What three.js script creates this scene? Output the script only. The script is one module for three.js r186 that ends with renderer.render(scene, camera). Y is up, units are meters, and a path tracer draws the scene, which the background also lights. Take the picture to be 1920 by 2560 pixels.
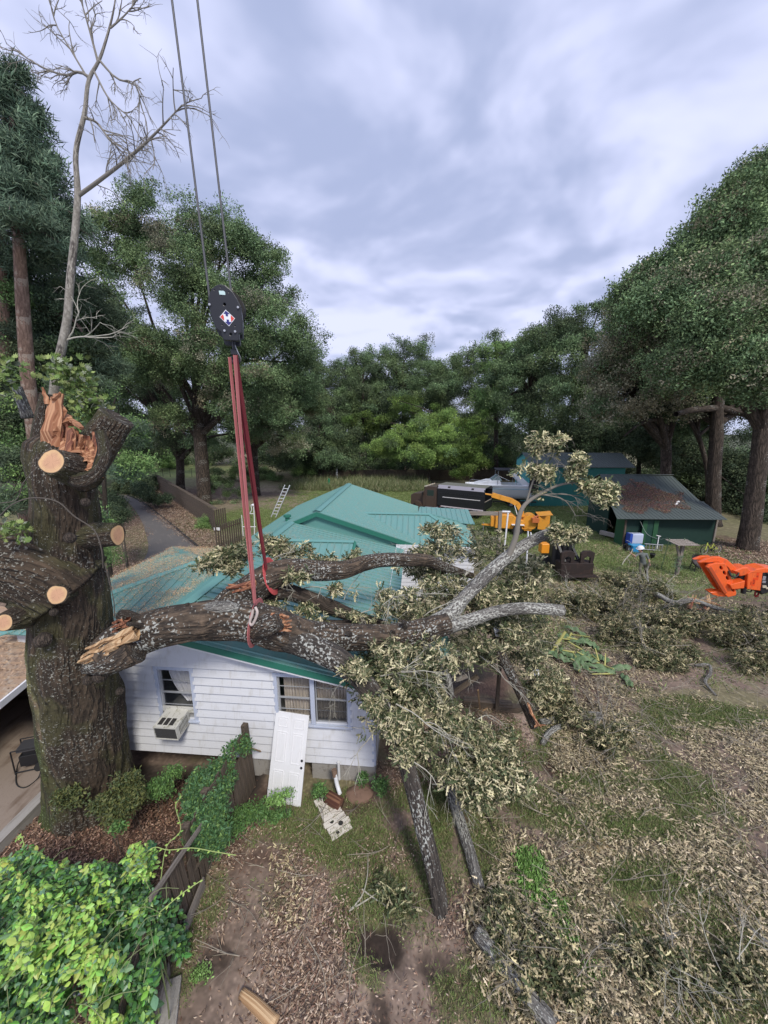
import * as THREE from 'three';
import { mergeGeometries } from 'three/addons/utils/BufferGeometryUtils.js';
import { RoundedBoxGeometry } from 'three/addons/geometries/RoundedBoxGeometry.js';
import { MarchingCubes } from 'three/addons/objects/MarchingCubes.js';

// ------------------------------------------------------------------ camera, sky, sun, exposure
const scene = new THREE.Scene();
const EYE = 8.8, PITCH = 12.5 * Math.PI / 180, FOC = 962;            // eye height in metres; focal length in photo pixels (1920 wide)
const camera = new THREE.PerspectiveCamera(2 * Math.atan(1280 / FOC) * 180 / Math.PI, 0.75, 0.1, 1500);
camera.position.set(0, EYE, 0);
camera.rotation.x = -PITCH;
const renderer = new THREE.WebGLRenderer();
renderer.toneMapping = THREE.LinearToneMapping;
renderer.toneMappingExposure = 1.9;
renderer.shadowMap.enabled = true;

// deterministic random numbers and noise
function rng(seed) { let a = seed >>> 0; return () => { a |= 0; a = a + 0x6D2B79F5 | 0; let t = Math.imul(a ^ a >>> 15, 1 | a); t = t + Math.imul(t ^ t >>> 7, 61 | t) ^ t; return ((t ^ t >>> 14) >>> 0) / 4294967296; }; }
const R0 = rng(7);
function h3(x, y, z) { let n = Math.imul(x, 374761393) + Math.imul(y, 668265263) + Math.imul(z, 2147483647 ^ 0x5bd1e995) | 0; n = Math.imul(n ^ n >>> 13, 1274126177); n ^= n >>> 16; return (n >>> 0) / 4294967296; }
function sm(t) { return t * t * (3 - 2 * t); }
function n3(x, y, z) {
  const X = Math.floor(x), Y = Math.floor(y), Z = Math.floor(z), fx = sm(x - X), fy = sm(y - Y), fz = sm(z - Z);
  const l = (a, b, t) => a + (b - a) * t;
  return l(l(l(h3(X, Y, Z), h3(X + 1, Y, Z), fx), l(h3(X, Y + 1, Z), h3(X + 1, Y + 1, Z), fx), fy), l(l(h3(X, Y, Z + 1), h3(X + 1, Y, Z + 1), fx), l(h3(X, Y + 1, Z + 1), h3(X + 1, Y + 1, Z + 1), fx), fy), fz);
}
function n2(x, y) {
  const X = Math.floor(x), Y = Math.floor(y), fx = sm(x - X), fy = sm(y - Y);
  const a = h3(X, Y, 5), b = h3(X + 1, Y, 5), c = h3(X, Y + 1, 5), d = h3(X + 1, Y + 1, 5);
  return a + (b - a) * fx + (c - a) * fy + (a - b - c + d) * fx * fy;
}
function fbm2(x, y, o = 4) { let s = 0, a = 0.5, t = 0; for (let i = 0; i < o; i++) { s += a * n2(x, y); t += a; a *= 0.5; x = x * 2.03 + 17.1; y = y * 2.03 + 9.7; } return s / t; }
function fbm3(x, y, z, o = 4) { let s = 0, a = 0.5, t = 0; for (let i = 0; i < o; i++) { s += a * n3(x, y, z); t += a; a *= 0.5; x = x * 2.03 + 17.1; y = y * 2.03 + 9.7; z = z * 2.03 + 3.3; } return s / t; }
function tn2(x, y, px, py) {                                          // value noise that repeats every px, py cells
  const X = Math.floor(x), Y = Math.floor(y), fx = sm(x - X), fy = sm(y - Y), m = (a, n) => ((a % n) + n) % n;
  const a = h3(m(X, px), m(Y, py), px), b = h3(m(X + 1, px), m(Y, py), px), c = h3(m(X, px), m(Y + 1, py), px), d = h3(m(X + 1, px), m(Y + 1, py), px);
  return a + (b - a) * fx + (c - a) * fy + (a - b - c + d) * fx * fy;
}
function tf(u, v, px, py, o = 4) { let s = 0, a = 0.5, t = 0; for (let i = 0; i < o; i++) { s += a * tn2(u * px, v * py, px, py); t += a; a *= 0.5; px *= 2; py *= 2; } return s / t; }
const clamp = (x, a = 0, b = 1) => Math.min(b, Math.max(a, x));
const sstep = (a, b, x) => sm(clamp((x - a) / (b - a)));
const mix = (a, b, t) => a + (b - a) * t;
const mix3 = (a, b, t) => [mix(a[0], b[0], t), mix(a[1], b[1], t), mix(a[2], b[2], t)];

// the overcast sky: broken grey-blue stratocumulus seen in perspective, the same all the way round
{
  const W = 1536, H = 768, data = new Float32Array(W * H * 4);
  for (let j = 0; j < H; j++) {
    const el = ((j + 0.5) / H - 0.5) * Math.PI, y = Math.sin(el), c = Math.cos(el);
    for (let i = 0; i < W; i++) {
      const az = ((i + 0.5) / W - 0.5) * 2 * Math.PI, k = 1 / (Math.max(y, 0.0) + 0.2), X = Math.cos(az) * c * k, Z = Math.sin(az) * c * k;
      let t = 0.5;
      if (y > -0.05) {
        const wx = fbm2(X * 0.9 + 31, Z * 0.9 + 12, 3) - 0.5, wz = fbm2(X * 0.9 + 71, Z * 0.9 + 42, 3) - 0.5;
        const big = fbm2(X * 1.0 + Z * 0.35 + wx * 1.6 + 3.3, Z * 1.0 - X * 0.3 + wz * 1.6 + 8.1, 5);
        const fine = fbm2(X * 2.9 + Z * 0.9 + wx * 3 + 90, Z * 3.2 - X * 0.8 + wz * 3 + 14, 5);
        const vf = fbm2(X * 7 + wx * 5 + 40, Z * 9 + wz * 5 + 77, 4); t = clamp(0.52 + (big - 0.5) * 1.7 + (fine - 0.5) * 1.5 + (vf - 0.5) * 0.7);
        const g = sstep(0.58, 0.75, fine) * sstep(0.45, 0.65, big); t = clamp(t + g * 0.35);
      }
      const lo = [0.235, 0.272, 0.405], hi = [0.43, 0.455, 0.61], col = mix3(lo, hi, sm(t));
      const hz = Math.exp(-Math.max(y, 0) * 9) * 0.35, out = mix3(col, [0.39, 0.42, 0.505], hz), o = (j * W + i) * 4;
      data[o] = out[0]; data[o + 1] = out[1]; data[o + 2] = out[2]; data[o + 3] = 1;
    }
  }
  const sky = new THREE.DataTexture(data, W, H, THREE.RGBAFormat, THREE.FloatType);
  sky.mapping = THREE.EquirectangularReflectionMapping; sky.magFilter = sky.minFilter = THREE.LinearFilter; sky.wrapS = THREE.RepeatWrapping; sky.needsUpdate = true;
  scene.background = sky; scene.environment = sky;
}
const sun = new THREE.DirectionalLight(new THREE.Color(1, 0.95, 0.86), 1.5);
sun.position.set(18, 52, 30); sun.target.position.set(0, 0, -14); sun.shadow.radius = 24; sun.castShadow = true;
sun.shadow.mapSize.set(4096, 4096); Object.assign(sun.shadow.camera, { left: -60, right: 60, top: 60, bottom: -60, near: 1, far: 200 });
scene.add(sun, sun.target);

// ------------------------------------------------------------------ where a pixel of the photograph points
const V3 = (x, y, z) => new THREE.Vector3(x, y, z);
const CP = Math.cos(PITCH), SP = Math.sin(PITCH);
function ray(x, y) { const a = (x - 960) / FOC, b = -(y - 1280) / FOC; return V3(a, b * CP - SP, -CP - b * SP); }
function P(x, y, D) { const d = ray(x, y), t = -D / d.z; return V3(d.x * t, EYE + d.y * t, -D); }
function G(x, y, h = 0) { const d = ray(x, y), t = (h - EYE) / d.y; return V3(d.x * t, h, d.z * t); }
function depthOf(p) { return (p.y - EYE) * -SP + p.z * -CP; }
const pxm = (p) => depthOf(p) / FOC;                                  // metres per photo pixel at p

// ------------------------------------------------------------------ naming and structure
const used = new Map();
function numbered(n) { const k = used.get(n) || 0; used.set(n, k + 1); return k ? n + '_' + String(k).padStart(3, '0') : n; }
function tag(o, label, category, group) { o.userData.label = label; o.userData.category = category; if (group) o.userData.group = group; return o; }
function thing(name, label, category, base = V3(0, 0, 0), turn = 0, group) {
  const o = new THREE.Group(); o.name = numbered(name); o.position.copy(base); o.rotation.y = turn; scene.add(o); return tag(o, label, category, group);
}
function part(parent, name, geo, mat, label) { const m = new THREE.Mesh(geo, mat); m.name = name; parent.add(m); if (label) m.userData.label = label; return m; }
function solo(name, geo, mat, label, category, group) { const m = new THREE.Mesh(geo, mat); m.name = numbered(name); scene.add(m); return tag(m, label, category, group); }
function ground_(name, geo, mat) { const m = new THREE.Mesh(geo, mat); m.name = numbered(name); m.userData.kind = 'structure'; scene.add(m); return m; }
function rebase(g, base) { for (const c of g.children) c.position.sub(base); g.position.add(base); return g; }   // puts a group built in world axes at its base
const M4 = new THREE.Matrix4(), Q = new THREE.Quaternion(), Eu = new THREE.Euler();
function inst(parent, name, geo, mat, list) {                         // list of [Matrix4, [r,g,b]]
  const m = new THREE.InstancedMesh(geo, mat, list.length); m.name = parent === scene ? numbered(name) : name; m.userData.kind = 'stuff';
  const c = new THREE.Color();
  list.forEach(([t, k], i) => { m.setMatrixAt(i, t); m.setColorAt(i, c.setRGB(k[0], k[1], k[2])); });
  parent.add(m); return m;
}

// ------------------------------------------------------------------ geometry helpers
class TB {                                                            // triangle builder with vertex colours
  constructor() { this.p = []; this.c = []; this.u = []; }
  tri(a, b, c, k = [1, 1, 1]) { for (const v of [a, b, c]) { this.p.push(v.x, v.y, v.z); this.c.push(k[0], k[1], k[2]); this.u.push(v.x, v.y + v.z); } }
  quad(a, b, c, d, k) { this.tri(a, b, c, k); this.tri(a, c, d, k); }
  prism(poly, off, k) {                                               // closed prism over a convex polygon
    const top = poly.map((v) => v.clone().add(off)), n = poly.length;
    for (let i = 1; i < n - 1; i++) { this.tri(poly[0], poly[i + 1], poly[i], k); this.tri(top[0], top[i], top[i + 1], k); }
    for (let i = 0; i < n; i++) { const j = (i + 1) % n; this.quad(poly[i], poly[j], top[j], top[i], k); }
  }
  geo(col = true) {
    const g = new THREE.BufferGeometry(); g.setAttribute('position', new THREE.Float32BufferAttribute(this.p, 3)); g.setAttribute('uv', new THREE.Float32BufferAttribute(this.u, 2));
    if (col) g.setAttribute('color', new THREE.Float32BufferAttribute(this.c, 3)); g.computeVertexNormals(); return g;
  }
}
function merge(list) { return mergeGeometries(list.map((g) => { let q = g.index ? g.toNonIndexed() : g; for (const k of Object.keys(q.attributes)) if (!['position', 'normal', 'uv'].includes(k)) { if (q === g) q = g.clone(); q.deleteAttribute(k); } return q; })); }
const box = (w, h, d, x = 0, y = 0, z = 0, r) => { const g = new RoundedBoxGeometry(w, h, d, 1, Math.min(0.2 * Math.min(w, h, d), r ?? 0.012)); g.translate(x, y, z); return g; };
function cylAB(a, b, r0, r1 = r0, n = 10) { const d = b.clone().sub(a), g = new THREE.CylinderGeometry(r1, r0, d.length(), n); g.applyQuaternion(new THREE.Quaternion().setFromUnitVectors(V3(0, 1, 0), d.clone().normalize())); g.translate((a.x + b.x) / 2, (a.y + b.y) / 2, (a.z + b.z) / 2); return g; }
function boxAB(a, b, w, t, side = V3(0, 0, 1)) {                      // a plank from a to b; its width w lies across `side`
  const d = b.clone().sub(a), y = d.clone().normalize(), z = side.clone().addScaledVector(y, -side.dot(y)).normalize(), x = y.clone().cross(z);
  const g = new RoundedBoxGeometry(w, d.length(), t, 1, Math.min(0.006, t * 0.2)); g.applyMatrix4(new THREE.Matrix4().makeBasis(x, y, z)); g.translate((a.x + b.x) / 2, (a.y + b.y) / 2, (a.z + b.z) / 2); return g;
}
function wire(pts, r, n = 6, seg) { return new THREE.TubeGeometry(new THREE.CatmullRomCurve3(pts), seg || pts.length * 5, r, n); }
// a limb: a swept tube of changing radius with a rough skin; u runs a whole number of metres-wide tiles round it
function limb(pts, rad, { radial = 14, step = 0.12, rough = 0.08, freq = 2.2, seed = 1, flare = 0, cap = true, color, fur = 0, fk = 5 } = {}) {
  const curve = new THREE.CatmullRomCurve3(pts, false, 'centripetal'), L = curve.getLength(), N = Math.max(3, Math.round(L / step));
  const C = curve.getSpacedPoints(N), T = C.map((_, i) => C[Math.min(N, i + 1)].clone().sub(C[Math.max(0, i - 1)]).normalize());
  // radii are given per control point: find the arc length of each
  const cl = pts.map((_, i) => { let s = 0; for (let k = 0; k < i; k++) s += pts[k].distanceTo(pts[k + 1]); return s; }), tot = cl[cl.length - 1];
  const radAt = (s) => { const d = s * tot; let i = 0; while (i < cl.length - 2 && cl[i + 1] < d) i++; const f = (i + clamp((d - cl[i]) / (cl[i + 1] - cl[i]))) / (pts.length - 1) * (rad.length - 1), j = Math.min(rad.length - 2, Math.floor(f)); return mix(rad[j], rad[j + 1], f - j); };
  let nrm = V3(0, 0, 1); if (Math.abs(T[0].dot(nrm)) > 0.9) nrm = V3(1, 0, 0);
  const pos = [], uv = [], idx = [], col = [];
  const reps = Math.max(1, Math.round(Math.PI * rad[Math.floor(rad.length / 2)]));
  for (let i = 0; i <= N; i++) {
    nrm.addScaledVector(T[i], -nrm.dot(T[i])).normalize(); const bi = T[i].clone().cross(nrm), r = radAt(i / N);
    for (let k = 0; k <= radial; k++) {
      const th = (k % radial) / radial * 2 * Math.PI, cx = Math.cos(th), sx = Math.sin(th);
      const fr = fur ? fur * (Math.abs(n3(cx * fk + seed, sx * fk, i / N * L * 1.4) - 0.5) * 2 - 0.3) : 0; let q = r * (1 + fr + rough * 2 * (fbm3(cx * freq * 1.1 + seed * 7.7, sx * freq * 1.1 + seed * 3.1, i / N * L * freq * 0.45, 3) - 0.5));
      if (flare) { const f = Math.exp(-i / N * L / 0.55); q += flare * f * (0.45 + 0.55 * Math.sin(th * 5 + seed) * Math.sin(th * 2 + seed * 2)); }
      const v = C[i].clone().addScaledVector(nrm, cx * q).addScaledVector(bi, sx * q); pos.push(v.x, v.y, v.z); uv.push(k / radial * reps, i / N * L * 0.5);
      if (color) col.push(...color(v, th, i / N * L));
    }
  }
  const w = radial + 1;
  for (let i = 0; i < N; i++) for (let k = 0; k < radial; k++) { const a = i * w + k; idx.push(a, a + 1, a + w, a + 1, a + w + 1, a + w); }
  if (cap) for (const [i, s] of [[0, 1], [N, -1]]) { const c = pos.length / 3; pos.push(C[i].x, C[i].y, C[i].z); uv.push(0.5, 0.5); if (color) col.push(...color(C[i], 0, 0)); for (let k = 0; k < radial; k++) { const a = i * w + k; s > 0 ? idx.push(c, a + 1, a) : idx.push(c, a, a + 1); } }
  const g = new THREE.BufferGeometry(); g.setAttribute('position', new THREE.Float32BufferAttribute(pos, 3)); g.setAttribute('uv', new THREE.Float32BufferAttribute(uv, 2)); if (color) g.setAttribute('color', new THREE.Float32BufferAttribute(col, 3)); g.setIndex(idx); g.computeVertexNormals();
  const n = g.attributes.normal; for (let i = 0; i <= N; i++) { const a = i * w, b = a + radial; const x = n.getX(a) + n.getX(b), y = n.getY(a) + n.getY(b), z = n.getZ(a) + n.getZ(b), l = Math.hypot(x, y, z) || 1; n.setXYZ(a, x / l, y / l, z / l); n.setXYZ(b, x / l, y / l, z / l); }
  return g;
}
// a twiggy branch: returns pieces (tubes) growing from a with direction d
function twigs(a, d, len, r, depth, rnd, out, droop = 0.0, tips) {
  const pts = [a.clone()]; let p = a.clone(), dir = d.clone().normalize(); const n = 4;
  for (let i = 0; i < n; i++) { dir.add(V3((rnd() - 0.5) * 0.5, (rnd() - 0.5) * 0.5 - droop, (rnd() - 0.5) * 0.5)).normalize(); p = p.clone().addScaledVector(dir, len / n); pts.push(p); }
  out.push(limb(pts, [r, r * 0.85, r * 0.7, r * 0.58, r * 0.45], { radial: r > 0.03 ? 7 : 5, step: len / 5, rough: 0.05, cap: false }));
  if (tips) for (const q of pts.slice(2)) tips.push([q, dir.clone()]);
  if (depth > 0) for (let k = 0; k < 3; k++) { const i = 1 + Math.floor(rnd() * n), q = pts[i]; const nd = dir.clone().add(V3(rnd() - 0.5, rnd() - 0.5, rnd() - 0.5).multiplyScalar(1.7)).normalize(); twigs(q, nd, len * (0.45 + rnd() * 0.3), r * 0.55, depth - 1, rnd, out, droop, tips); }
  return out;
}

// ------------------------------------------------------------------ textures and materials
const LUT = new Uint8Array(4097); for (let i = 0; i <= 4096; i++) { const x = i / 4096; LUT[i] = (x <= 0.0031308 ? 12.92 * x : 1.055 * Math.pow(x, 1 / 2.4) - 0.055) * 255; }
function tex(w, h, f, srgb = true) {                                  // f(u, v) gives linear [r, g, b] (or one number)
  const d = new Uint8Array(w * h * 4), e = (x) => { x = x < 0 ? 0 : x > 1 ? 1 : x; return srgb ? LUT[(x * 4096) | 0] : x * 255; };
  for (let j = 0; j < h; j++) for (let i = 0; i < w; i++) { const c = f((i + 0.5) / w, (j + 0.5) / h), o = (j * w + i) * 4; if (typeof c === 'number') d[o] = d[o + 1] = d[o + 2] = e(c); else { d[o] = e(c[0]); d[o + 1] = e(c[1]); d[o + 2] = e(c[2]); } d[o + 3] = 255; }
  const t = new THREE.DataTexture(d, w, h, THREE.RGBAFormat); t.wrapS = t.wrapT = THREE.RepeatWrapping; t.magFilter = THREE.LinearFilter; t.minFilter = THREE.LinearMipmapLinearFilter; t.generateMipmaps = true; if (srgb) t.colorSpace = THREE.SRGBColorSpace; t.needsUpdate = true; return t;
}
const C3 = (r, g, b) => new THREE.Color().setRGB(r, g, b);
const std = (rgb, rough = 0.8, o = {}) => new THREE.MeshStandardMaterial({ color: C3(...rgb), roughness: rough, side: THREE.DoubleSide, ...o });
function barkMat(dark, light, spot, amount, { furrow = 1, moss = null, px = 9, py = 2, bump = 0.05, spotSize = 14, patch = 0.55, warp = 0.12 } = {}) {
  const ridge = (u, v) => { const w = tf(u, v, 3, 3, 2) * warp; const a = Math.abs(tf((u + w) % 1, v, px, py, 3) - 0.5) * 2, b = Math.abs(tf(u, (v + w) % 1, px * 2, py * 3, 3) - 0.5) * 2; return clamp(Math.pow(a, 0.8) * 1.1 + (b - 0.25) * 0.6 * furrow); };
  const spots = (u, v) => { const n = tf(u, v, spotSize, spotSize, 3), m = tf(u, v, 3, 2, 2); return sstep(0.66 - amount * 0.3, 0.72 - amount * 0.25, n * (1.05 - patch) + m * patch + 0.02); };
  const S = 384, rr = new Float32Array(S * S), ss = new Float32Array(S * S), gg = new Float32Array(S * S), at = (u, v) => (v * S | 0) * S + (u * S | 0);
  for (let j = 0; j < S; j++) for (let i = 0; i < S; i++) { const u = (i + 0.5) / S, v = (j + 0.5) / S, o = j * S + i; rr[o] = ridge(u, v); ss[o] = spots(u, v); gg[o] = h3(i, j, 3) * 0.5 + tf(u, v, 60, 60, 1) * 0.5; }
  const map = tex(S, S, (u, v) => { const o = at(u, v); let c = mix3(dark, light, rr[o]); if (moss) c = mix3(c, moss, sstep(0.48, 0.62, tf(u, v, 4, 3, 3)) * 0.8); c = mix3(c, spot, ss[o] * (0.5 + 0.5 * gg[o])); const g = 0.75 + 0.5 * gg[o]; return [c[0] * g, c[1] * g, c[2] * g]; });
  const bm = tex(S, S, (u, v) => { const o = at(u, v); return clamp(rr[o] * 0.8 + ss[o] * 0.15 + 0.1 * gg[o]); }, false);
  return new THREE.MeshStandardMaterial({ map, bumpMap: bm, bumpScale: bump, roughness: 0.95, vertexColors: false });
}
const M = {};
M.oak = barkMat([0.03, 0.023, 0.017], [0.13, 0.098, 0.075], [0.3, 0.3, 0.27], -0.2, { px: 18, py: 4, spotSize: 40 });
M.trunk = barkMat([0.03, 0.022, 0.015], [0.115, 0.083, 0.056], [0.34, 0.34, 0.3], -0.12, { px: 20, py: 3, moss: [0.062, 0.06, 0.026], bump: 0.1, spotSize: 80, patch: 0.2, warp: 0.05 }); M.trunk.vertexColors = true;
M.lichen = barkMat([0.08, 0.074, 0.066], [0.25, 0.235, 0.21], [0.52, 0.52, 0.46], 0.4, { px: 14, py: 6, spotSize: 50, bump: 0.04, patch: 0.3 });
M.mixed = barkMat([0.032, 0.025, 0.019], [0.165, 0.118, 0.08], [0.42, 0.43, 0.39], 0.0, { px: 20, py: 5, spotSize: 60, bump: 0.07, patch: 0.3, warp: 0.06 });
M.spotted = barkMat([0.03, 0.025, 0.021], [0.12, 0.1, 0.082], [0.5, 0.51, 0.46], 0.15, { px: 18, py: 5, spotSize: 50, bump: 0.06, patch: 0.35, warp: 0.06 });
M.pine = barkMat([0.12, 0.075, 0.055], [0.3, 0.205, 0.155], [0.3, 0.25, 0.2], 0.0, { px: 14, py: 3, warp: 0.03, bump: 0.02 });
M.pale = barkMat([0.2, 0.18, 0.15], [0.42, 0.39, 0.33], [0.06, 0.05, 0.045], 0.1, { px: 4, py: 12, bump: 0.008, spotSize: 20, warp: 0.03 });
M.wild = barkMat([0.09, 0.08, 0.07], [0.24, 0.215, 0.185], [0.3, 0.3, 0.27], 0.02, { px: 14, py: 3, spotSize: 40 });
M.twig = std([0.22, 0.2, 0.165], 0.9); M.twigDark = std([0.1, 0.085, 0.07], 0.9); M.twigPale = std([0.42, 0.4, 0.33], 0.9);
const fibre = (a, b, c) => tex(256, 256, (u, v) => { const s = tf(u, v, 24, 2, 3), t = tf(u, v, 5, 3, 3); return mix3(mix3(a, b, sstep(0.35, 0.65, s)), c, sstep(0.56, 0.7, t) * 0.7); });
const fibreBump = tex(256, 256, (u, v) => tf(u, v, 28, 2, 3), false);
M.wood = new THREE.MeshStandardMaterial({ map: fibre([0.3, 0.125, 0.06], [0.55, 0.3, 0.165], [0.2, 0.08, 0.045]), bumpMap: fibreBump, bumpScale: 0.02, roughness: 0.85, side: THREE.DoubleSide });
M.woodRed = new THREE.MeshStandardMaterial({ map: fibre([0.17, 0.06, 0.035], [0.42, 0.19, 0.1], [0.1, 0.035, 0.025]), bumpMap: fibreBump, bumpScale: 0.02, roughness: 0.9, side: THREE.DoubleSide });
M.woodTan = new THREE.MeshStandardMaterial({ map: fibre([0.4, 0.24, 0.12], [0.6, 0.42, 0.24], [0.25, 0.14, 0.07]), bumpMap: fibreBump, bumpScale: 0.015, roughness: 0.85, side: THREE.DoubleSide });
M.cut = new THREE.MeshStandardMaterial({ map: tex(256, 256, (u, v) => { const x = u - 0.5, y = v - 0.5, r = Math.hypot(x, y) * 2, w = fbm2(x * 6 + 9, y * 6 + 4, 3); const ring = 0.5 + 0.5 * Math.sin((r + w * 0.09) * 60), heart = sstep(0.85, 0.45, r + (w - 0.5) * 0.35), an = Math.atan2(y, x), crack = sstep(0.06, 0.0, Math.abs(((an * 1.1 + w * 0.5 + 6.3) % 1.57) - 0.6)) * sstep(0.75, 0.3, r) * sstep(0.02, 0.15, r), rim = sstep(0.86, 0.92, r + (w - 0.5) * 0.06); return mix3(mix3(mix3(mix3([0.66, 0.43, 0.22], [0.56, 0.32, 0.19], heart), [0.36, 0.19, 0.1], ring * 0.3), [0.2, 0.1, 0.06], crack * 0.8), [0.07, 0.05, 0.035], rim).map((q) => q * (0.9 + 0.2 * w)); }), roughness: 0.8 });
M.plank = new THREE.MeshStandardMaterial({ map: fibre([0.075, 0.055, 0.04], [0.17, 0.13, 0.095], [0.06, 0.06, 0.045]), bumpMap: fibreBump, bumpScale: 0.01, roughness: 0.95 });
M.plankGrey = new THREE.MeshStandardMaterial({ map: fibre([0.2, 0.17, 0.14], [0.34, 0.3, 0.26], [0.14, 0.12, 0.1]), bumpMap: fibreBump, bumpScale: 0.008, roughness: 0.95 });
const grime = (base, dirt, amt) => tex(320, 320, (u, v) => { const a = tf(u, v, 4, 4, 5), b = tf(u, v, 30, 4, 3), c = tf(u, v, 90, 90, 2); return mix3(base, dirt, clamp(sstep(0.5, 0.75, a * 0.7 + b * 0.3) * amt + sstep(0.7, 0.8, c) * amt * 0.4)).map((q) => q * (0.95 + 0.1 * c)); });
M.siding = new THREE.MeshStandardMaterial({ map: grime([0.66, 0.67, 0.7], [0.44, 0.42, 0.37], 0.4), bumpMap: tex(256, 256, (u, v) => tf(u, v, 4, 60, 3), false), bumpScale: 0.0015, roughness: 0.6, side: THREE.DoubleSide });
M.trim = new THREE.MeshStandardMaterial({ map: grime([0.5, 0.55, 0.67], [0.45, 0.44, 0.4], 0.35), roughness: 0.55 });
M.white = new THREE.MeshStandardMaterial({ map: grime([0.78, 0.78, 0.79], [0.55, 0.53, 0.48], 0.25), roughness: 0.5, side: THREE.DoubleSide });
M.concrete = new THREE.MeshStandardMaterial({ map: grime([0.34, 0.32, 0.29], [0.17, 0.145, 0.12], 0.8), bumpMap: tex(256, 256, (u, v) => tf(u, v, 30, 30, 4), false), bumpScale: 0.006, roughness: 0.95 });
M.slab = new THREE.MeshStandardMaterial({ map: grime([0.27, 0.215, 0.17], [0.15, 0.105, 0.075], 0.9), roughness: 0.95 });
M.black = std([0.012, 0.012, 0.014], 0.5); M.rubber = std([0.02, 0.02, 0.02], 0.85); M.steel = std([0.45, 0.46, 0.48], 0.4, { metalness: 0.7 }); M.dark = std([0.03, 0.028, 0.026], 0.9);
// ------------------------------------------------------------------ the ground: one sheet, finer near the house
const KX = 5.39, KD = 3.43;
const gx = (s) => 3 + KX * Math.sinh(5 * s), gd = (t) => -6 + KD * (Math.exp(5 * t) - 1);
const SPOTS = [];                                                     // bare or green places: [x, z, rx, rz, turn, kind, strength]
function spot(px, py, rx, rz, kind, k = 1, turn = 0) { const g = G(px, py); SPOTS.push([g.x, g.z, rx, rz, turn, kind, k]); }
spot(930, 2350, 0.62, 0.42, 'hole', 1, 0.2); spot(1090, 2410, 0.35, 0.25, 'hole', 0.7); spot(945, 2520, 0.2, 0.28, 'hole', 0.8); spot(540, 2390, 0.25, 0.2, 'hole', 0.6);
spot(1440, 1905, 0.95, 0.6, 'red', 1); spot(1285, 2155, 0.32, 0.25, 'hole', 0.8); spot(1455, 2205, 0.3, 0.16, 'red', 0.9); spot(1400, 1975, 0.2, 0.15, 'hole', 0.7); spot(1515, 2320, 0.2, 0.14, 'hole', 0.7);
spot(1310, 1820, 0.28, 0.95, 'sand', 0.95, 0.1); spot(1450, 1720, 1.4, 0.8, 'red', 0.5); spot(1480, 2090, 0.5, 0.6, 'straw', 0.9); spot(1620, 2290, 0.5, 0.5, 'straw', 0.5);
spot(880, 2000, 0.6, 0.35, 'red', 0.6); spot(760, 2480, 1.1, 0.7, 'chips', 0.9); spot(760, 2300, 0.8, 0.5, 'chips', 0.4); spot(1520, 1520, 2, 4, 'dirt', 0.6);
spot(1340, 2200, 0.32, 0.6, 'green', 1); spot(1420, 2370, 0.22, 0.5, 'green', 1); spot(1490, 2500, 0.25, 0.35, 'green', 0.9); spot(1080, 2020, 0.4, 0.9, 'moss', 0.9); spot(850, 2130, 0.9, 0.4, 'moss', 0.9); spot(910, 2270, 0.5, 0.3, 'moss', 0.8); spot(820, 2080, 1.0, 0.4, 'moss', 0.7); spot(1190, 2140, 0.3, 0.6, 'moss', 0.7); spot(1170, 2480, 0.6, 0.4, 'moss', 0.6);
spot(1620, 2060, 1.3, 0.35, 'green', 0.8); spot(1560, 1960, 1.6, 0.35, 'moss', 0.9); spot(1450, 2050, 1.0, 0.4, 'green', 0.7); spot(1580, 2190, 0.8, 0.25, 'green', 0.8); spot(1240, 2300, 0.35, 0.7, 'moss', 1); spot(1750, 2240, 1.2, 0.3, 'moss', 0.7); spot(1800, 1790, 2, 0.5, 'green', 0.8); spot(1340, 2010, 0.8, 0.5, 'moss', 0.6); spot(1560, 1400, 4, 4, 'green', 0.9); spot(1650, 1480, 3, 2, 'green', 0.6); spot(1780, 1440, 6, 3, 'green', 0.55); spot(1850, 1500, 3, 1.2, 'dirt', 0.7, 0.3); spot(1700, 1530, 3, 0.8, 'dirt', 0.5);
spot(620, 1300, 7, 5, 'green', 0.9); spot(700, 1240, 16, 9, 'tan', 0.9); spot(660, 1235, 14, 2.2, 'dirt', 0.9); spot(1000, 1240, 14, 10, 'green', 1); spot(1320, 1300, 8, 8, 'green', 1); spot(420, 1260, 5, 22, 'litter', 0.9); spot(220, 1440, 6, 5, 'litter', 0.8); spot(1900, 1380, 4, 5, 'litter', 0.8); spot(350, 1180, 20, 18, 'green', 1);
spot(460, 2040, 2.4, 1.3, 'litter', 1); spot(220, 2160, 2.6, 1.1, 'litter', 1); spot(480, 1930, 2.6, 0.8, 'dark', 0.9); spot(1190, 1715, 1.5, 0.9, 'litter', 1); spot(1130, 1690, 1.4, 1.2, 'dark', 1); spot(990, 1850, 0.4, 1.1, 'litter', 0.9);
const KIND = { hole: [0.042, 0.029, 0.022], red: [0.075, 0.04, 0.028], sand: [0.42, 0.31, 0.25], straw: [0.4, 0.3, 0.15], chips: [0.33, 0.25, 0.195], dirt: [0.12, 0.085, 0.065], green: [0.135, 0.17, 0.055], moss: [0.145, 0.14, 0.06], tan: [0.24, 0.19, 0.13], litter: [0.135, 0.085, 0.062], dark: [0.05, 0.04, 0.033] };
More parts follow.
